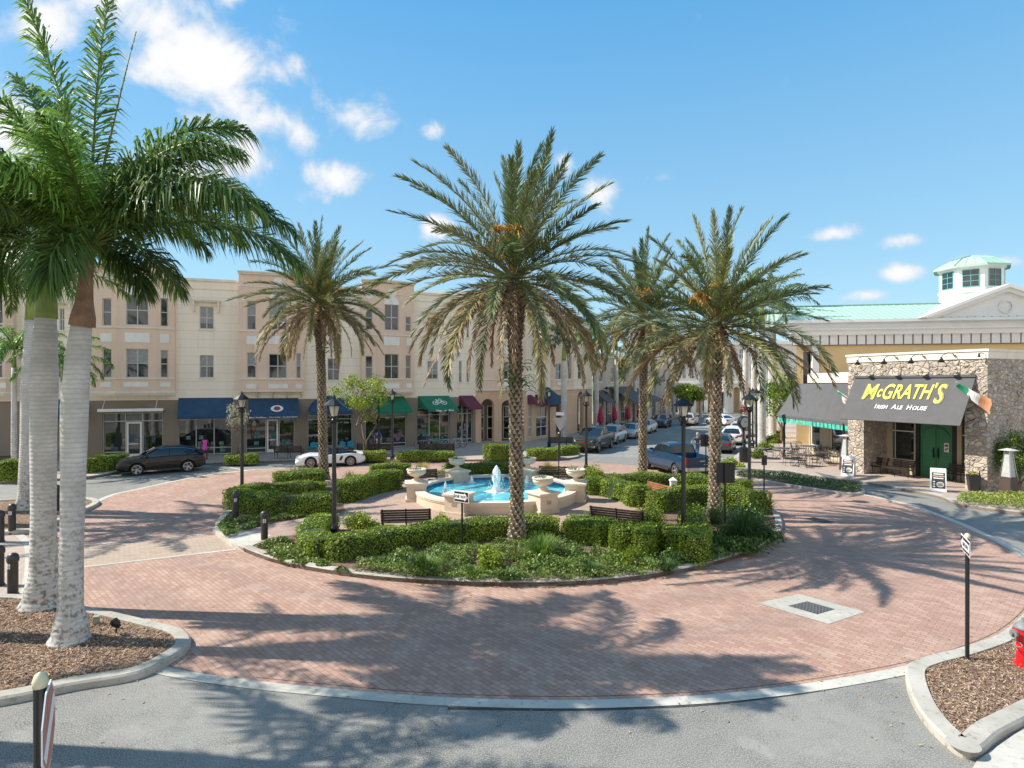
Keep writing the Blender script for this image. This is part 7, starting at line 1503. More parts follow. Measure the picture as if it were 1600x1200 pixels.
    g = MB(); g.add(vs, [f for f in fs]); g.add([(x, -y, z) for x, y, z in vs], [f[::-1] for f in fs]); g.build('windows', M['carglass'], t, smooth=True, auto=30)
    roofm = pm if kind != 'sport' else mat('soft_top', (.012, .012, .013), .85, .1, 10)
    g = MB(); up = .012      # roof skin and pillars, a little proud of the glass
    for sg in (1, -1):
        for i in range(1, len(cb) - 2):
            q = [Vector(S_[i][2]), Vector(S_[i][3]), Vector(S_[i + 1][3]), Vector(S_[i + 1][2])]; q = [Vector((p.x, sg * p.y, p.z + up)) for p in q]; g.add(q, [(0, 1, 2, 3)]); 
            q = [Vector(S_[i][1]), Vector(S_[i][2]), Vector(S_[i + 1][2]), Vector(S_[i + 1][1])]; q = [Vector((p.x, sg * (p.y + .006), p.z + up)) for p in q]; g.add(q, [(0, 1, 2, 3)])
        def bar(a, b_, w): a, b_ = Vector(a), Vector(b_); a.y *= sg; b_.y *= sg; g.tube([a, b_], w, 5)
        bar(S_[0][0], S_[1][2], .035); bar(S_[-1][0], S_[-2][2], .05 if kind != 'suv' else .09)
        if kind in ('suv', 'sport'): bar(S_[-2][1], S_[-1][0], .10)
        for px_ in SP['pil']:
            if px_ < -4: continue
            z = interp([(q[0], q[1]) for q in cb[::-1]], px_); s_ = sec(px_, z, 1); bar(s_[0], s_[1], .03)
        pts = [(q[0], sg * (sec(q[0], q[1], 1)[0][1] + .01), interp(SP['top'], q[0]) + .0) for q in cb[::-1]]
    g.build('roof', roofm, t)
    if kind in ('suv', 'truck'):
        g = MB()
        for sg in (1, -1): g.tube([(S_[1][0][0] - .1, sg * (S_[2][1][1] + .02), S_[1][1][2] + .09)] + [(S_[i][1][0], sg * (S_[i][1][1] + .012), S_[i][1][2] + .02) for i in range(2, len(cb) - 1)], .014, 5)
        g.build('chrome_strip', M['chrome'], t)
    if kind == 'sport':
        for sg in (1, -1): g = MB(); x0 = -.62; g.add([(x0, sg * (W * 1.0), .70), (x0 - .16, sg * (W * 1.005), .70), (x0 - .05, sg * (W * 1.01), .42), (x0 + .10, sg * (W * 1.005), .42)], [(0, 1, 2, 3)] if sg < 0 else [(3, 2, 1, 0)]); g.build('air_intake', M['plastic'], t)
    for sx in (-1, 1):
        for sg in (-1, 1):
            wy = sg * (W - .125); Q = Matrix.Translation((sx * SP['wb'], wy, r)) @ Matrix.Rotation(R(90) * -sg, 4, 'X'); g = MB()
            g.lathe([(r * .62, -.11), (r * .9, -.12), (r, -.08), (r, .08), (r * .93, .115), (r * .64, .115)], (0, 0, 0), 26, Q, cap=False); w_ = g.build('wheel', M['tyre'], t, smooth=True, auto=40); g = MB()
            g.lathe([(r * .72, .10), (r * .66, .118), (r * .63, .10), (r * .60, .03), (.0, .03)], (0, 0, 0), 26, Q, cap=False); g.build('wheel_barrel', M['darkalloy'], w_); g = MB()
            ns = 5 if kind != 'sport' else 10
            for k_ in range(ns):
                a = 2 * PI * k_ / ns; ww = .055 if ns == 5 else .026; d = Vector((math.cos(a), math.sin(a), 0)); n_ = Vector((-d.y, d.x, 0)); p0, p1 = d * .03, d * r * .66
                g.add([p0 - n_ * ww * .7 + Vector((0, 0, .085)), p0 + n_ * ww * .7 + Vector((0, 0, .085)), p1 + n_ * ww * 1.3 + Vector((0, 0, .112)), p1 - n_ * ww * 1.3 + Vector((0, 0, .112))], [(0, 3, 2, 1), (0, 1, 2, 3)], Q)
            g.lathe([(r * .70, .119), (r * .64, .121), (r * .64, .11)], (0, 0, 0), 26, Q, cap=False); g.lathe([(.05, .08), (.05, .10), (0, .10)], (0, 0, 0), 10, Q); g.build('rim', M['alloy'], w_)
    # lamps, grille, plate, mirrors, handles
    zf = interp(SP['top'], L / 2 - .12); zh = {'suv': .74, 'sedan': .64, 'sport': .60, 'truck': 1.02}[kind]; zr_ = {'suv': .92, 'sedan': .82, 'sport': .74, 'truck': 1.10}[kind]
    for sg in (-1, 1):
        x = L / 2 - (.16 if kind != 'truck' else .02); g = MB(); hh = .085 if kind != 'truck' else .15
        x_ = L / 2 * .925; wz = W * (1 - .15 * max(0, (.925 - .72) / .28) ** 2 * 1.3)
        g.add([(x_ - .16, sg * (wz + .015), zh + .04), (x_ + .02, sg * (wz - .06), zh + .05), (L / 2 + .005, sg * W * .60, zh - .0), (L / 2 + .005, sg * W * .60, zh - hh), (x_ + .03, sg * (wz - .05), zh - hh + .01), (x_ - .10, sg * (wz + .015), zh - .03)], [(0, 1, 4, 5), (1, 2, 3, 4)] if sg > 0 else [(5, 4, 1, 0), (4, 3, 2, 1)]); g.build('headlight', M['head'], t)
        g = MB(); ht = .16 if kind != 'truck' else .38; xr = -L / 2; wr_ = W * (1 - .15 * .8)
        if kind == 'truck': g.b(xr - .012, xr + .05, sg * W * .80, sg * W * .93, zr_ - .22, zr_ + .18)
        else: g.add([(xr * .91, sg * (W * .96 + .01), zr_ + .05), (xr - .006, sg * W * .80, zr_ + .03), (xr - .01, sg * W * .45, zr_), (xr - .01, sg * W * .45, zr_ - .1), (xr - .006, sg * W * .80, zr_ - ht), (xr * .93, sg * (W * .97 + .01), zr_ - .06)], [(0, 5, 4, 1), (1, 4, 3, 2)] if sg > 0 else [(1, 4, 5, 0), (2, 3, 4, 1)])
        g.build('taillight', M['tail'], t)
        xm = cb[0][0] - .32; zm_ = interp(SP['top'], xm) + .08; g = MB(); Q = Matrix.Translation((xm, sg * (W + .10), zm_ + .03)); g.add([(.07, -.10, -.05), (.07, .10, -.06), (.05, .10, .07), (.05, -.10, .08), (-.05, -.10, -.05), (-.05, .10, -.06), (-.05, .10, .07), (-.05, -.10, .08)], [(0, 1, 2, 3), (7, 6, 5, 4), (0, 4, 5, 1), (1, 5, 6, 2), (2, 6, 7, 3), (3, 7, 4, 0)], Q); g.tube([(xm, sg * W * .93, zm_ - .03), (xm, sg * (W + .05), zm_)], .02, 5); g.build('mirror', pm if kind != 'suv' else M['plastic'], t)
        for xh in ((.15, -.85) if kind != 'sport' else (-.3,)): g = MB(); zz = interp(SP['top'], xh) - .20; g.b(xh - .1, xh + .1, sg * (W + .0), sg * (W + .03), zz, zz + .025); g.build('door_handle', M['chrome'] if kind == 'truck' else pm, t)
    g = MB(); gh = {'suv': (.28, .66, .42), 'sedan': (.30, .56, .45), 'sport': (.20, .34, .62), 'truck': (.62, 1.08, .62)}[kind]; g.b(L / 2 - .06, L / 2 + .012, -gh[2] * W, gh[2] * W, gh[0], gh[1]); gr_ = g.build('grille', M['plastic'], t)
    if kind in ('truck', 'suv', 'sedan'):
        g = MB()
        for z in np.linspace(gh[0] + .04, gh[1] - .03, 4 if kind == 'truck' else 3): g.b(L / 2 + .012, L / 2 + .022, -gh[2] * W * .95, gh[2] * W * .95, z - .02, z + .02)
        g.build('grille_bars', M['chrome'], gr_)
    if kind == 'truck':
        g = MB(); g.b(L / 2 - .1, L / 2 + .06, -W * .95, W * .95, .46, .62); g.b(-L / 2 - .12, -L / 2 + .05, -W * .92, W * .92, .52, .72); g.build('bumper', M['chrome'], t); g = MB(); g.b(-L / 2 - .008, -L / 2 + .01, -W * .78, W * .78, .76, 1.26); g.build('tailgate', pm, t)
        g = MB(); g.b(-L / 2 - .014, -L / 2 - .009, -.28, .05, 1.05, 1.10); g.b(-L / 2 - .014, -L / 2 - .009, -.5, -.2, .86, .90); g.build('tailgate_badge', M['chrome'], t)
        g = MB(); g.b(L / 2 + .023, L / 2 + .03, -.16, .16, .83, .92); g.build('grille_badge', M['tail'], gr_)
        g = MB(); 
        for sg in (-1, 1): g.tube([(-1.1, sg * (W - .02), .38), (1.0, sg * (W - .02), .38)], .05, 6)
        g.build('side_step', M['plastic'], t)
    g = MB(); zp = {'suv': .72, 'sedan': .62, 'sport': .5, 'truck': .62}[kind]; g.b(-L / 2 - (.13 if kind == 'truck' else .02), -L / 2 - (.12 if kind == 'truck' else -.01), -.16, .16, zp - .07, zp + .08); g.build('licence_plate', M['plate'], t)
    g = MB()
    for sg in (-1, 1): g.b(-SP['wb'] + r * 1.2, SP['wb'] - r * 1.2, sg * (W * .90), sg * (W * .985), interp(SP['bot'], 0) + .0, interp(SP['bot'], 0) + .10)
    g.build('sill_trim', M['plastic'], t)
    return t
def park(name, label, cat, kind, pm, fw_, rw_, near, group, L_off=None, h=0.0):
    """fw_, rw_: pixels where the near front and rear wheels touch the ground; near: 'L' or 'R' side of the car"""
    a, b_ = P(*fw_, h), P(*rw_, h); d = (a - b_).xy.normalized(); n_ = Vector((-d.y, d.x)) if near == 'L' else Vector((d.y, -d.x)); c = (a + b_).xy / 2 - n_ * .84
    return make_car(name, label, cat, kind, pm, group, (c.x, c.y, h), math.atan2(d.y, d.x))
gc_ = 'cars parked along the left kerb of the street'
park('parked_car', 'black crossover car parked before the shops at the left, by the person in pink', 'car', 'suv', paint('black_paint', (.002, .002, .002), .35), (213, 743.5), (294, 737.5), 'L', None)
park('sports_car', 'white sports car with black soft top parked behind the left island palm', 'car', 'sport', paint('white_paint_car', (.74, .75, .76), .3), (486, 731), (547, 728.5), 'L', None)
def stcar(name, label, cat, kind, pm, u, n_, away, group):
    p = ST(u, n_); d = SU if away else -SU; return make_car(name, label, cat, kind, pm, group, (p[0], p[1], 0), math.atan2(d.y, d.x))
stcar('pickup_truck', 'dark grey pickup truck with chrome grille, nearest of the cars on the left kerb', 'pickup', 'truck', paint('dark_blue_grey', (.018, .022, .03), .3), 2.1, -1.0, False, gc_)
stcar('parked_car', 'silver white crossover parked just behind the dark pickup on the left kerb', 'car', 'suv', paint('silver_white', (.45, .46, .47), .3), 8.4, -1.3, False, gc_)
stcar('parked_car', 'silver beige sedan parked third in the left kerb row', 'car', 'sedan', paint('beige_silver', (.36, .34, .31), .3), 14.3, -1.0, False, gc_)
stcar('parked_car', 'white sedan parked fourth in the left kerb row, partly behind the back island palm', 'car', 'sedan', paint('white2', (.6, .6, .6), .3), 21.0, -1.0, False, gc_)
stcar('parked_car', 'dark blue crossover parked last in the left kerb row', 'car', 'suv', paint('dark_bronze', (.05, .055, .065), .3), 29.8, -1.0, False, gc_)
gR = 'cars parked along the right kerb of the street'
stcar('parked_car', 'dark grey sedan seen from behind on the right kerb, next to the street clock', 'car', 'sedan', paint('graphite', (.05, .052, .056), .3), 5.8, 8.6, True, gR)
stcar('parked_car', 'white hatchback parked ahead of the dark sedan on the right kerb', 'car', 'suv', paint('white3', (.62, .62, .62), .3), 12.5, 8.9, True, gR)
stcar('parked_car', 'silver crossover seen from behind far along the right kerb', 'car', 'suv', paint('silver3', (.4, .4, .41), .3), 20.0, 8.9, True, gR)
stcar('moving_car', 'silver crossover seen from behind driving away at the far end of the street', 'car', 'suv', paint('silver4', (.42, .40, .38), .3), 35.0, 1.6, True, None)
park('moving_car', 'white car crossing at the far end of the street', 'car', 'sedan', paint('white5', (.7, .7, .7), .3), (1103, 663), (1130, 666), 'L', None)
d_ = Vector((-.25, .968)); c_ = Vector((9.91, 36.38))
make_car('pickup_truck', 'blue pickup truck seen from behind, waiting at the back of the island', 'pickup', 'truck', paint('truck_blue', (.012, .042, .09), .3), None, (c_.x, c_.y, 0), math.atan2(d_.y, d_.x))
# ================================================================ bicycles
BC = [mat('bike_%d' % i, c, .35, 0) for i, c in enumerate(((.03, .06, .25), (.4, .42, .42), (.05, .30, .12), (.03, .28, .14), (.25, .42, .50), (.55, .6, .6)))]
def bicycle(x, y, rz, m, label):
    t = thing('bicycle', label, 'bicycle', (x, y, .15), rz, 'bicycles before the shop'); r = .33
    for sx in (-.52, .52):
        g = MB(); pts = [(sx + r * math.cos(a), 0, r + r * math.sin(a)) for a in np.linspace(0, 2 * PI, 25)]; g.tube(pts, .02, 5, cap=False); w_ = g.build('wheel', M['tyre'], t); g = MB()
        pts = [(sx + (r - .03) * math.cos(a), 0, r + (r - .03) * math.sin(a)) for a in np.linspace(0, 2 * PI, 25)]; g.tube(pts, .012, 4, cap=False)
        for k in range(10): a = 2 * PI * k / 10; g.tube([(sx, 0, r), (sx + (r - .03) * math.cos(a), 0, r + (r - .03) * math.sin(a))], .003, 3)
        g.build('rim', M['alloy'], w_)
    g = MB()
    for a, b_ in (((-.52, 0, r), (-.08, 0, .30)), ((-.08, 0, .30), (-.22, 0, .80)), ((-.20, 0, .72), (-.52, 0, r)), ((-.20, 0, .70), (.36, 0, .76)), ((-.08, 0, .30), (.38, 0, .66)), ((.34, 0, .88), (.40, 0, .62)), ((.40, 0, .62), (.52, 0, r))): g.tube([a, b_], .018, 6)
    g.build('frame', m, t)
    g = MB(); g.tube([(.34, 0, .88), (.32, 0, .98)], .014, 5); g.tube([(.24, -.27, 1.0), (.34, -.1, .99), (.34, .1, .99), (.24, .27, 1.0)], .013, 5); g.build('handlebar', M['chrome'], t)
    g = MB(); g.add([(-.36, -.09, .86), (-.36, .09, .86), (-.08, .02, .87), (-.08, -.02, .87), (-.36, -.08, .91), (-.36, .08, .91), (-.08, .015, .90), (-.08, -.015, .90)], [(0, 1, 2, 3), (7, 6, 5, 4), (0, 4, 5, 1), (1, 5, 6, 2), (2, 6, 7, 3), (3, 7, 4, 0)]); g.tube([(-.22, 0, .80), (-.23, 0, .87)], .012, 5); g.build('saddle', M['plastic'], t)
    g = MB(); g.tube([(-.10, -.1, .13), (-.08, -.06, .3), (-.08, .06, .3), (-.06, .1, .47)], .01, 4); g.build('pedals', M['plastic'], t)
for i, (px, dy, rz, lab) in enumerate(((664, 0, .3, 'dark blue bicycle at the left end of the rack'), (674, .5, .5, 'silver bicycle second from the left at the rack'), (684, .1, .2, 'green bicycle in the middle of the rack'), (692, .5, .6, 'dark green bicycle right of the middle of the rack'), (703, .2, .1, 'pale blue bicycle near the right end of the rack'), (712, .9, .35, 'white bicycle at the right end of the rack'))):
    p = P(px, 701, .15); bicycle(p.x, p.y + dy, rz, BC[i], lab)
# ================================================================ people
def skinned(name, pts, edges, rad, m, parent, sub=1):
    me = bpy.data.meshes.new(name); me.from_pydata(pts, edges, []); o = bpy.data.objects.new(name, me); COL.objects.link(o); sk = o.modifiers.new('s', 'SKIN'); 
    sv = me.skin_vertices[0].data if len(me.skin_vertices) else None
    if sv is None:
        bm = bmesh.new(); bm.from_mesh(me); bm.verts.layers.skin.verify(); bm.to_mesh(me); bm.free(); sv = me.skin_vertices[0].data
    for i, r_ in enumerate(rad): sv[i].radius = r_ if hasattr(r_, '__len__') else (r_, r_); sv[i].use_root = (i == 0)
    sb = o.modifiers.new('u', 'SUBSURF'); sb.levels = sub; sb.render_levels = sub; dg = bpy.context.evaluated_depsgraph_get(); nm = bpy.data.meshes.new_from_object(o.evaluated_get(dg)); bpy.data.objects.remove(o)
    nm.materials.clear(); nm.materials.append(m); nm.polygons.foreach_set('use_smooth', [True] * len(nm.polygons)); o = bpy.data.objects.new(name, nm); COL.objects.link(o); o.parent = parent; return o
def person(loc, rz, label, H, skin, hairc, top, bottom, dress=False, shorts=False, armL=(.18, .05), armR=(-.18, .05), step=.12, hairlen=.0, female=False):
    s = H / 1.75; t = thing('person', label, 'person', loc, rz); V_ = lambda *a: tuple(x * s for x in a); sh = .165 if female else .19; hp = .095
    hL, hR = (sh + armL[0] * .6, armL[1] + .05, .82), (-sh + armR[0] * .6, armR[1] + .05, .82); eL, eR = (sh + armL[0] * .55, armL[1] * .4, 1.12), (-sh + armR[0] * .55, armR[1] * .4, 1.12)
    J = [V_(0, 0, .94), V_(0, 0, 1.12), V_(0, .01, 1.33), V_(0, 0, 1.47), V_(0, .01, 1.55), V_(0, .02, 1.66), V_(sh, 0, 1.40), V_(*eL), V_(*hL), V_(-sh, 0, 1.40), V_(*eR), V_(*hR), V_(hp, 0, .90), V_(hp + .01, step * .5 + .03, .50), V_(hp + .01, step, .09), V_(hp + .02, step + .16, .035), V_(-hp, 0, .90), V_(-hp - .01, -step * .4 + .03, .50), V_(-hp - .01, -step, .09), V_(-hp - .02, -step + .16, .035)]
    E_ = [(0, 1), (1, 2), (2, 3), (3, 4), (4, 5), (2, 6), (6, 7), (7, 8), (2, 9), (9, 10), (10, 11), (0, 12), (12, 13), (13, 14), (14, 15), (0, 16), (16, 17), (17, 18), (18, 19)]
    Rr = [(.13, .10), (.12, .09), (.15, .10), .055, .06, (.085, .10), .055, .04, .03, .055, .04, .03, .085, .055, .04, .035, .085, .055, .04, .035]; Rr = [tuple(x * s for x in r_) if hasattr(r_, '__len__') else r_ * s for r_ in Rr]
    m_s = mat('skin', skin, .6, .05, 6)
    for hand, elb, sg in ((8, 7, 1), (11, 10, -1)):      # palm and five fingers rooted in it
        h = Vector(J[hand]); d = (h - Vector(J[elb])).normalized(); k = len(J); J.append(tuple(h + d * .07 * s)); E_.append((hand, k)); Rr.append(.03 * s)
        for i, (o_, l) in enumerate(((-.027, .065), (-.009, .078), (.009, .074), (.026, .058))): J.append(tuple(h + d * (.09 + l * .5) * s + Vector((0, o_, 0)) * s)); J.append(tuple(h + d * (.09 + l) * s + Vector((-.012 * sg, o_, 0)) * s)); n_ = len(J); E_ += [(k, n_ - 2), (n_ - 2, n_ - 1)]; Rr += [.009 * s, .008 * s]
        J.append(tuple(h + d * .05 * s + Vector((0, .045, 0)) * s)); E_.append((hand, len(J) - 1)); Rr.append(.010 * s)
    skinned('body', J, E_, Rr, m_s, t, 1)
    hm = mat('hair', hairc, .8, .1, 20); g = MB(); g.lathe([(0, .135), (.07, .12), (.105, .06), (.112, -.02), (.10, -.07 - hairlen), (.06, -.09 - hairlen)], V_(0, -.005, 1.665), 14, fn=lambda a, z: 1.0 if math.sin(a) < .35 or z > .04 else .86); g.build('hair', hm, t, smooth=True)
    g = MB(); g.lathe([(.0, -.02), (.014, -.012), (.0, .025)], V_(0, .112, 1.655), 6); [g.lathe([(0, -.02), (.018, 0), (0, .025)], V_(sx * .09, .01, 1.66), 6) for sx in (-1, 1)]; g.build('face_features', m_s, t)
    g = MB(); [g.lathe([(0, -.008), (.012, 0), (0, .008)], V_(sx * .035, .100, 1.685), 6) for sx in (-1, 1)]; g.b(-.025 * s, .025 * s, .098 * s, .104 * s, 1.61 * s, 1.616 * s); g.build('eyes', M['plastic'], t)
    tm = mat('top_cloth', top, .8, .1, 8); bm_ = mat('bottom_cloth', bottom, .85, .1, 8); q = 1.14
    if dress: skinned('dress', [V_(0, 0, 1.40), V_(0, 0, 1.25), V_(0, 0, 1.08), V_(0, 0, .90), V_(0, 0, .62), V_(sh * .95, 0, 1.40), V_(-sh * .95, 0, 1.40)], [(0, 1), (1, 2), (2, 3), (3, 4), (0, 5), (0, 6)], [tuple(x * s for x in r_) for r_ in ((.14, .11), (.17, .125), (.145, .115), (.19, .15), (.23, .19), (.06, .06), (.06, .06))], tm, t, 1)
    else:
        e1, e2 = Vector(J[6]).lerp(Vector(J[7]), .8), Vector(J[9]).lerp(Vector(J[10]), .8)
        skinned('shirt', [V_(0, 0, 1.36), V_(0, 0, 1.15), V_(0, 0, .92), J[6], tuple(e1), J[9], tuple(e2)], [(0, 1), (1, 2), (0, 3), (3, 4), (0, 5), (5, 6)], [tuple(x * s for x in r_) for r_ in ((.17, .12), (.155, .12), (.165, .125), (.07, .07), (.065, .065), (.07, .07), (.065, .065))], tm, t, 1)
        kn = .55 if shorts else 1.0; f1, f2 = Vector(J[12]).lerp(Vector(J[14]), kn * .95), Vector(J[16]).lerp(Vector(J[18]), kn * .95); k1, k2 = (Vector(J[13]) if not shorts else Vector(J[12]).lerp(f1, .5)), (Vector(J[17]) if not shorts else Vector(J[16]).lerp(f2, .5))
        skinned('shorts' if shorts else 'trousers', [V_(0, 0, .96), J[12], tuple(k1), tuple(f1), J[16], tuple(k2), tuple(f2)], [(0, 1), (1, 2), (2, 3), (0, 4), (4, 5), (5, 6)], [tuple(x * s for x in r_) for r_ in ((.15, .12), (.10, .10), (.075, .075), (.065, .065), (.10, .10), (.075, .075), (.065, .065))], bm_, t, 1)
    g = MB()
    for a in (14, 18): x, y, z = J[a]; g.box((x, y + .06 * s, .035 * s), (.10 * s, .27 * s, .07 * s))
    g.build('shoes', mat('shoes', (.05, .04, .04) if dress else (.3, .3, .3), .7, .1), t); return t
p = P(320, 718, .15); person(tuple(p), R(20), 'person in a bright pink dress walking on the shop walk behind the black car', 1.66, (.10, .05, .03), (.012, .01, .01), (.80, .12, .50), (.8, .1, .5), dress=True, step=.2, female=True, hairlen=.06, armL=(.2, .1), armR=(-.2, -.1))
p = P(1090, 714, 0); person(tuple(p), R(10), 'person in a dark shirt and blue jeans walking in the street beyond the blue pickup', 1.78, (.45, .28, .2), (.35, .34, .33), (.07, .08, .12), (.07, .14, .26), step=.15, armL=(.25, .1), armR=(-.5, 0))
p = P(591, 705, .15); person(tuple(p), R(170), 'person in a blue shirt and pale shorts standing before the plain green awning shop', 1.72, (.45, .28, .2), (.05, .03, .02), (.05, .12, .3), (.6, .58, .52), shorts=True, step=.08)
# ================================================================ chairs, tables and the pub's things
def adirondack(px, py, rz, lab, m):
    p = P(px, py, .15); t = thing('deck_chair', lab, 'chair', tuple(p), rz, 'turquoise deck chairs'); t.scale = (.78, .78, .78); g = MB()
    for i in range(5): x = -.26 + i * .13; g.add([(x - .055, .28, .30), (x + .055, .28, .30), (x + .055, .62, 1.0 - abs(i - 2) * .05), (x - .055, .62, 1.0 - abs(i - 2) * .05), (x - .055, .30, .29), (x + .055, .30, .29), (x + .055, .64, .99 - abs(i - 2) * .05), (x - .055, .64, .99 - abs(i - 2) * .05)], [(0, 1, 2, 3), (7, 6, 5, 4), (0, 3, 7, 4), (1, 5, 6, 2)])
    g.build('backrest', m, t); g = MB()
    for i in range(5): g.b(-.28, .28, -.28 + i * .12, -.19 + i * .12, .42 - i * .03, .44 - i * .03)
    g.build('seat', m, t); g = MB()
    for sx in (-1, 1): g.b(sx * .30, sx * .42, -.30, .42, .58, .61)
    g.build('armrest', m, t)
    for sx in (-.36, .36):
        for y in (-.24, .36): g = MB(); g.b(sx - .04, sx + .04, y - .02, y + .02, 0, .58); g.build('leg', m, t)
ta = mat('turquoise_paint', (.02, .26, .36), .5, .05)
for px, py, rz, lab in ((490, 707, .3, 'turquoise deck chair left of the palm trunk, before the half round awning shop'), (531, 706, -.2, 'turquoise deck chair right of the palm trunk, left one of two'), (546, 705, .1, 'turquoise deck chair right of the palm trunk, right one of two')): adirondack(px, py, rz, lab, ta)
M['iron'] = mat('patio_iron', (.028, .024, .022), .5, .1, 10); M['tabletop'] = mat('patio_tabletop', (.09, .095, .10), .35, .15, 8)
def patio_table(p, lab, grp='patio tables'):
    t = thing('patio_table', lab, 'table', p, 0, grp); g = MB(); g.lathe([(.52, .70), (.54, .71), (.54, .735), (.0, .735)], (0, 0, 0), 20); g.build('tabletop', M['tabletop'], t)
    for k in range(4): a = PI / 4 + k * PI / 2; g = MB(); g.tube([(.40 * math.cos(a), .40 * math.sin(a), 0), (.12 * math.cos(a), .12 * math.sin(a), .35), (.34 * math.cos(a), .34 * math.sin(a), .70)], .018, 5); g.build('leg', M['iron'], t)
    return t
def patio_chair(p, rz, lab, grp='patio chairs'):
    t = thing('patio_chair', lab, 'chair', p, rz, grp); g = MB(); g.b(-.23, .23, -.22, .22, .43, .455); g.build('seat', M['iron'], t); g = MB()
    g.tube([(-.23, .21, .45), (-.25, .30, .80), (-.15, .33, .92), (0, .34, .95), (.15, .33, .92), (.25, .30, .80), (.23, .21, .45)], .014, 5)
    for i in range(-3, 4): g.tube([(i * .06, .22, .46), (i * .07, .325, .92 - abs(i) * .02)], .007, 4)
    g.build('backrest', M['iron'], t); g = MB()
    for sx in (-1, 1): g.tube([(sx * .25, .30, .68), (sx * .28, .0, .68), (sx * .26, -.2, .62), (sx * .23, -.22, .45)], .012, 5)
    g.build('armrest', M['iron'], t)
    for sx in (-.21, .21):
        for y in (-.2, .2): g = MB(); g.tube([(sx * .95, y, .44), (sx * 1.12, y * 1.2, 0)], .012, 5); g.build('leg', M['iron'], t)
    return t
T0 = C0 = None; ki = 0
tabs = [(1252, 728, 'patio table nearest the kerb, left end of the pub patio'), (1285, 724, 'patio table in the middle of the pub patio'), (1222, 716, 'patio table by the awning post at the far left of the patio'), (1298, 715, 'patio table beside the left patio window'), (1262, 712, 'patio table before the patio wall'), (1190, 716.5, 'small table at the walk edge by the double lamp')]
pos = ['left of', 'right of', 'in front of', 'behind']
for i, (px, py, lab) in enumerate(tabs):
    p = P(px, py, .15)
    if T0 is None: T0 = patio_table(tuple(p), lab)
    else: o = copy_tree(T0); o.location = p; o['label'] = lab
    for j, a in enumerate((R(170), R(5), R(265), R(85))):
        if i == 5 and j > 0: continue
        a2 = a + random.uniform(-.3, .3); q = (p.x + .82 * math.cos(a2), p.y + .82 * math.sin(a2), .15); lb = 'iron chair %s the %s' % (pos[j], lab.replace('patio table', 'table').replace('pub patio', 'patio')); lb = ' '.join(lb.split()[:16]); rz = a2 - PI / 2
        if C0 is None: C0 = patio_chair(q, rz, lb)
        else: o = copy_tree(C0); o.location = q; o.rotation_euler.z = rz; o['label'] = lb
def heater(px, py, lab, rz=.3):
    p = P(px, py, .15); t = thing('patio_heater', lab, 'patio heater', tuple(p), rz, 'pyramid patio heaters'); g = MB(); q = lambda r_, z: [(r_, -r_, z), (r_, r_, z), (-r_, r_, z), (-r_, -r_, z)]
    g.add(q(.27, .05) + q(.24, .85), [(i, (i + 1) % 4, (i + 1) % 4 + 4, i + 4) for i in range(4)] + [(4, 5, 6, 7)]); g.build('base', mat('heater_brown', (.07, .045, .04), .5, .1), t); g = MB(); g.add(q(.20, .86) + q(.10, 2.05), [(i, (i + 1) % 4, (i + 1) % 4 + 4, i + 4) for i in range(4)]); g.build('flame_guard', mat('guard_grey', (.42, .43, .42), .35, .1, 4), t)
    for a in range(4): g = MB(); c_, c2 = q(.235, .85)[a], q(.11, 2.08)[a]; g.tube([c_, c2], .018, 5); g.build('corner_rail', M['chrome'], t)
    g = MB(); g.add(q(.30, 2.12) + q(.05, 2.22), [(i, (i + 1) % 4, (i + 1) % 4 + 4, i + 4) for i in range(4)] + [(3, 2, 1, 0)]); g.build('hood', M['alu'], t)
heater(1322, 736, 'pyramid patio heater beside the left stone pillar of the pub'); heater(1576, 773, 'pyramid patio heater with brown base before the dark stone side wall')
def aframe(px, py, rz, lab, s_=1.0):
    p = P(px, py, .15); t = thing('menu_board', lab, 'sandwich board', tuple(p), rz, 'white menu boards before the pub'); mw = M['signwhite']; dk = mat('board_dark', (.05, .05, .05), .6, .1)
    for sg in (1, -1):
        g = MB(); y0, y1 = -sg * .30, -sg * .05; g.add([(-.32, y0, 0), (.32, y0, 0), (.32, y1, 1.12), (-.32, y1, 1.12), (-.32, y0 + sg * .04, 0), (.32, y0 + sg * .04, 0), (.32, y1 + sg * .04, 1.12), (-.32, y1 + sg * .04, 1.12)], [(0, 1, 2, 3), (7, 6, 5, 4), (0, 4, 5, 1), (1, 5, 6, 2), (2, 6, 7, 3), (3, 7, 4, 0)]); bd = g.build('board', mw, t)
        if sg == 1:
            def on(x, z, o_=.006): return (x, -.30 + .25 * z / 1.12 - o_, z)
            def rc(x0, x1, z0, z1, m_, nm, o_=.006): g = MB(); g.add([on(x0, z0, o_), on(x1, z0, o_), on(x1, z1, o_), on(x0, z1, o_)], [(0, 1, 2, 3)]); return g.build(nm, m_, bd)
            rc(-.27, .27, .16, .92, dk, 'poster'); tan = mat('print_tan', (.62, .40, .24), .7, .1, 9); 
            for z, w_ in ((.82, .2), (.72, .24), (.62, .20)): rc(-w_, w_, z, z + .05, M['signwhite'] if z != .72 else tan, 'print_line', .009)
            for cx_, cz, rx, rz_, m_ in ((.07, .35, .16, .13, M['signwhite']), (.07, .38, .12, .05, tan), (.07, .31, .11, .035, mat('print_green', (.25, .3, .08), .7, .2, 9))):
                g = MB(); g.add([on(cx_ + rx * math.cos(2 * PI * i / 16), cz + rz_ * math.sin(2 * PI * i / 16), .009 if rx > .15 else .012) for i in range(16)], [tuple(range(16))]); g.build('print_picture', m_, bd)
            for z in (.25, .36, .47): g = MB(); g.add([on(-.18 + .05 * math.cos(2 * PI * i / 10), z + .04 * math.sin(2 * PI * i / 10), .009) for i in range(10)], [tuple(range(10))]); g.build('print_dot', M['signwhite'], bd)
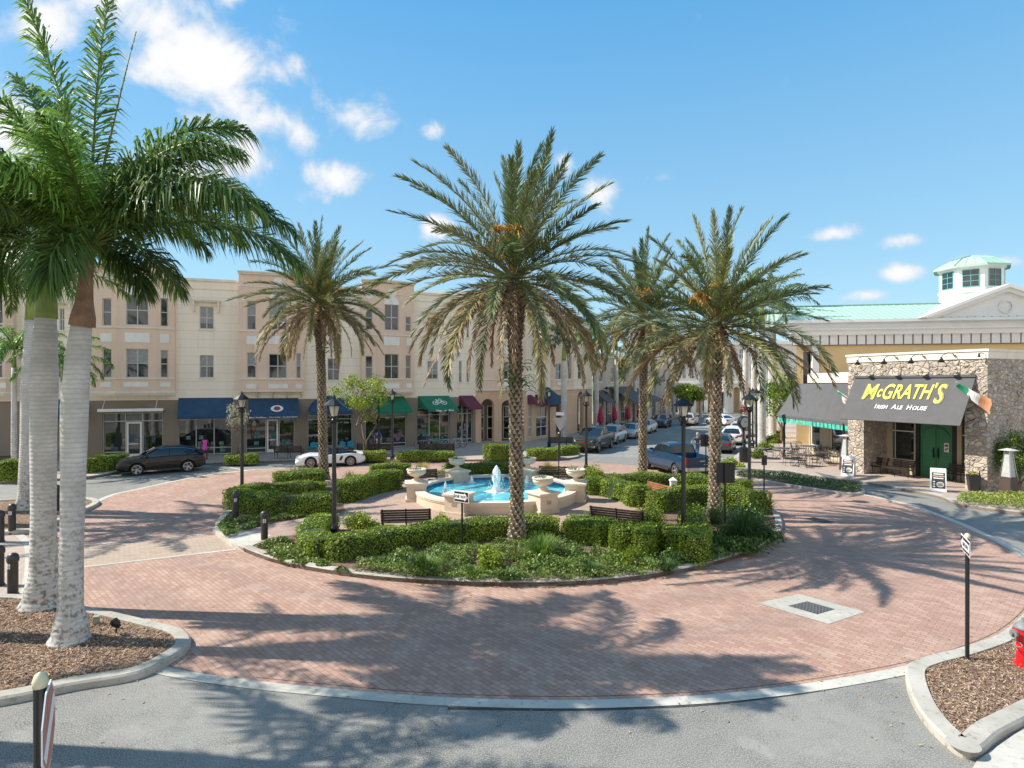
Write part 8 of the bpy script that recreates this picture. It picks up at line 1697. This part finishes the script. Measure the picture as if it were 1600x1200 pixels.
aframe(1326, 743, -.75, 'white menu board with food pictures beside the left stone pillar'); aframe(1466, 767, -.55, 'white menu board with food pictures before the green pub door')
p = P(1521, 767, .15); t = thing('planter', 'tall tapered black planter with yellow flowers by the right pillar', 'planter', tuple(p), -.4); g = MB(); q = lambda r_, z: [(r_, -r_, z), (r_, r_, z), (-r_, r_, z), (-r_, -r_, z)]
g.add(q(.17, 0) + q(.25, .80) + q(.22, .80) + q(.2, .72), [(4 * k + i, 4 * k + (i + 1) % 4, 4 * k + (i + 1) % 4 + 4, 4 * k + i + 4) for k in range(3) for i in range(4)] + [(12, 13, 14, 15)]); g.build('pot', mat('pot_black', (.025, .027, .03), .4, .05), t); V, Fq, C = [], [], []
for i in range(140):
    d = rng.normal(0, 1, 3); d /= np.linalg.norm(d); o = np.array([0, 0, .86]) + d * np.array([.22, .22, .12]); a = np.cross(d, rng.normal(0, 1, 3)); a /= np.linalg.norm(a); b_ = np.cross(d, a); k = sum(len(v) for v in V); V.append(np.array([o - a * .03, o - b_ * .03, o + a * .03, o + b_ * .03])); Fq.append(np.array([(k, k + 1, k + 2, k + 3)])); C.append(np.tile((.75, .45, .03) if rng.random() < .45 else (.08, .16, .03), (4, 1)))
bake('flowers', V, Fq, C, leafM, t)
p = P(1531, 768, .15); t = thing('stanchion', 'thin black stanchion beside the tall black planter', 'stanchion', tuple(p)); g = MB(); g.lathe([(.17, 0), (.17, .02), (.03, .04), (.03, .98), (.04, 1.0), (0, 1.02)], (0, 0, 0), 14); g.build('post', M['iron'], t)
p = P(1052, 778, .13); t = thing('marker_post', 'white square post with dark marks behind the wooden bench', 'post', tuple(p)); g = MB(); g.b(-.13, .13, -.13, .13, 0, .78); g.b(-.16, .16, -.16, .16, .78, .84); g.add([(-.14, -.14, .84), (.14, -.14, .84), (.14, .14, .84), (-.14, .14, .84), (0, 0, .98)], [(0, 1, 4), (1, 2, 4), (2, 3, 4), (3, 0, 4)]); b_ = g.build('post', M['signwhite'], t); g = MB(); g.b(-.05, .03, -.134, -.13, .42, .47); g.b(-.03, .06, -.134, -.13, .56, .62); g.build('post_mark', M['signblack'], b_)
# closed red umbrellas and iron tables on the left walk
gU = 'closed red umbrellas on the left walk'
for i, (px, py, lab) in enumerate(((938, 676, 'closed red umbrella left of the pale palm by the tent awning'), (960, 670, 'closed red umbrella behind the taller street palm'), (981, 668, 'closed red umbrella between two street palms'), (999, 665, 'closed red umbrella before the end of the patio'))):
    p = P(px, py, .15); t = thing('closed_umbrella', lab, 'umbrella', tuple(p), 0, gU); g = MB(); g.lathe([(.30, 0), (.30, .06), (.03, .09), (.03, 2.9), (0, 2.95)], (0, 0, 0), 10); g.build('pole', M['iron'], t); g = MB(); g.lathe([(.10, .95), (.30, 1.2), (.26, 1.7), (.15, 2.4), (.03, 2.85)], (0, 0, 0), 14, fn=lambda a, z: 1 + .2 * math.sin(4 * a + z)); g.build('canopy', mat('umbrella_red', (.36, .02, .06), .8, .15, 6), t)
    o = copy_tree(T0); o.location = (p.x + .9, p.y - .6, .15); o['label'] = 'iron table beside the ' + lab[:60]; o['label'] = ' '.join(o['label'].split()[:14]); o['group'] = 'iron tables on the left walk'
    for sg in (-1, 1): o = copy_tree(C0); o.location = (p.x + .9 + sg * .8, p.y - .7, .15); o.rotation_euler.z = -sg * PI / 2; o['label'] = ' '.join(('iron chair %s of the table by the %s' % ('right' if sg > 0 else 'left', lab)).split()[:16]); o['group'] = 'iron chairs on the left walk'
